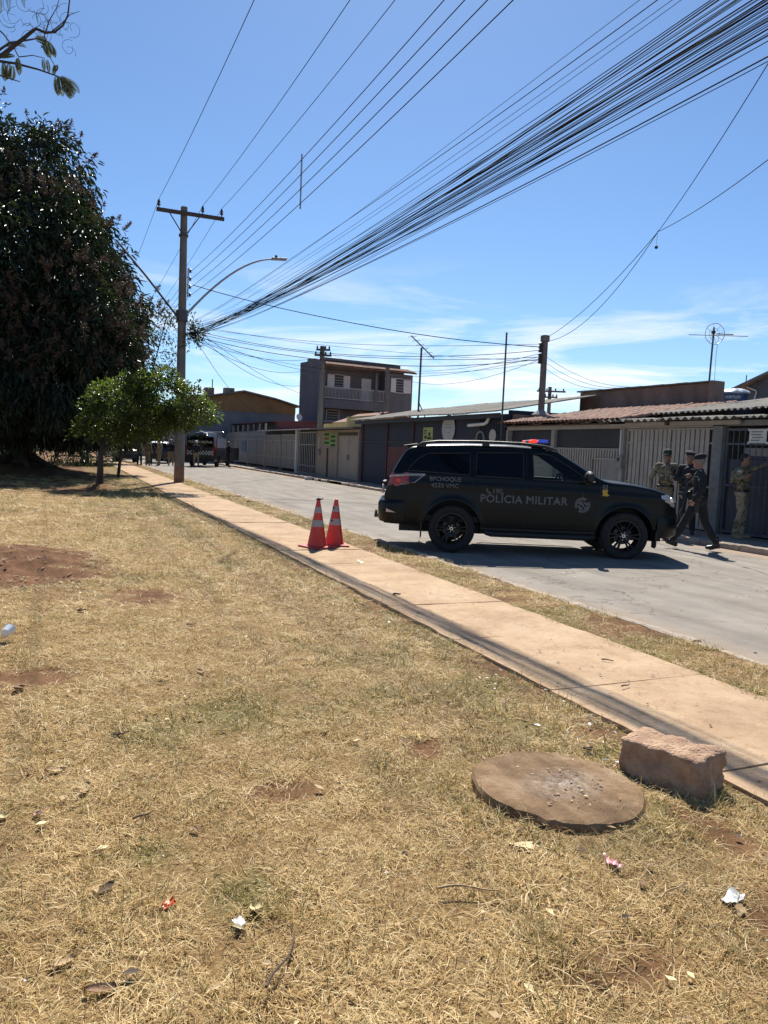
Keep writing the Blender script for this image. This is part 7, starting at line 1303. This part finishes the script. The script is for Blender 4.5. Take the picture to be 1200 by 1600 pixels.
# clear plastic cup lying at the left edge
cpn = thing('plastic_cup', 'clear plastic cup lying on the lawn at the left edge', 'cup', (-.37, 6.35, .14), 1.2); b = MB(); b.lathe([(.001, 0), (.026, 0), (.030, .005), (.042, .085), (.045, .088)], 24, Matrix.Rotation(math.pi/2-.1, 4, 'Y'), cap=False); b.v = [(x, y, z+.03) for x, y, z in b.v]; b.build('cup', mat('milky_plastic', (.75, .76, .78), (.82, .83, .85), 6, .15, coat=.5), cpn, smooth=True, local=True)
# small bits nobody could count
def bits(name, label, n, xr, yr, zf, mats, s0, s1, seed):
    r = np.random.default_rng(seed); b = MB()
    for k in range(n):
        x = r.uniform(*xr); y = yr[0]+(yr[1]-yr[0])*r.uniform()**1.8; z = float(zf(np.array(x), np.array(y))); s_ = r.uniform(s0, s1); a = r.uniform(0, 6.28); c, sn_2 = math.cos(a), math.sin(a); w = s_*r.uniform(.25, .7); t = r.normal(0, .3); P = [(-s_/2, 0, 0), (0, -w/2, s_*.08), (s_/2, 0, s_*t*.4), (0, w/2, s_*.1)]; b.add([(x+c*u-sn_2*v, y+sn_2*u+c*v, z+q) for u, v, q in P], [(0, 1, 2), (0, 2, 3)], int(r.integers(0, len(mats))))
    o = b.build(name, mats, normals=False); tag(o, label, 'litter', kind='stuff'); return o
bits('leaf_litter', 'scattered bits of dead leaf and straw over the lawn', 620, (-2.5, 3.0), (1.4, 16), lambda x, y: lawn_z(x, y)+.02, [ML1, ML2, ML2, ML3, MYL], .015, .06, 3); bits('paper_chips', 'tiny pale chips scattered over the lawn', 90, (-1.5, 3.0), (1.5, 12), lambda x, y: lawn_z(x, y)+.025, [MYL, ML2, M_STONE, MWP], .008, .02, 4); bits('pavement_grit', 'specks of leaf and grit on the pavement', 150, (3.06, 4.34), (1.5, 16), lambda x, y: x*0+.128, [ML3, ML1, ML3], .01, .035, 6); bits('road_grit', 'specks of grit on the road', 220, (5.3, 12.1), (4, 26), lambda x, y: road_z(x, y)+.006, [ML3, M_STONE, MYL, MWP], .015, .05, 8)
bits('soil_clods', 'crumbs of red earth strewn over the bare dirt patch', 260, (-1.7, .6), (8.4, 12.4), lambda x, y: lawn_z(x, y)+.01, [M_SOIL, ML3, M_STONE, ML1], .02, .09, 12)
bits('lid_straw', 'straw bits and crumbs lying on the round lid', 60, (1.92, 2.44), (2.66, 3.2), lambda x, y: x*0+.127, [ML2, ML2, ML1, M_STONE, MYL], .006, .03, 15)
bits('edge_litter', 'grey chips and dry bits along the pavement edge', 120, (2.5, 3.0), (3, 9), lambda x, y: lawn_z(x, y)+.03, [M_STONE, MWP, ML3, ML3, M_POST], .02, .05, 9)
for i, (x, y, s_, lab) in enumerate(((12.0, 38.5, .22, 'white rubble lump at the broken kerb'), (12.15, 40.3, .16, 'pale stone at the broken kerb'), (11.9, 36.9, .12, 'small pale stone on the road edge'))): rock('rubble', lab, 'stone', (x, y, .08), (s_*1.6, s_, s_*.8), i, mat('pale_rubble', (.5, .47, .43), (.62, .6, .56), 8, .9), i+11, .02, sub=2)
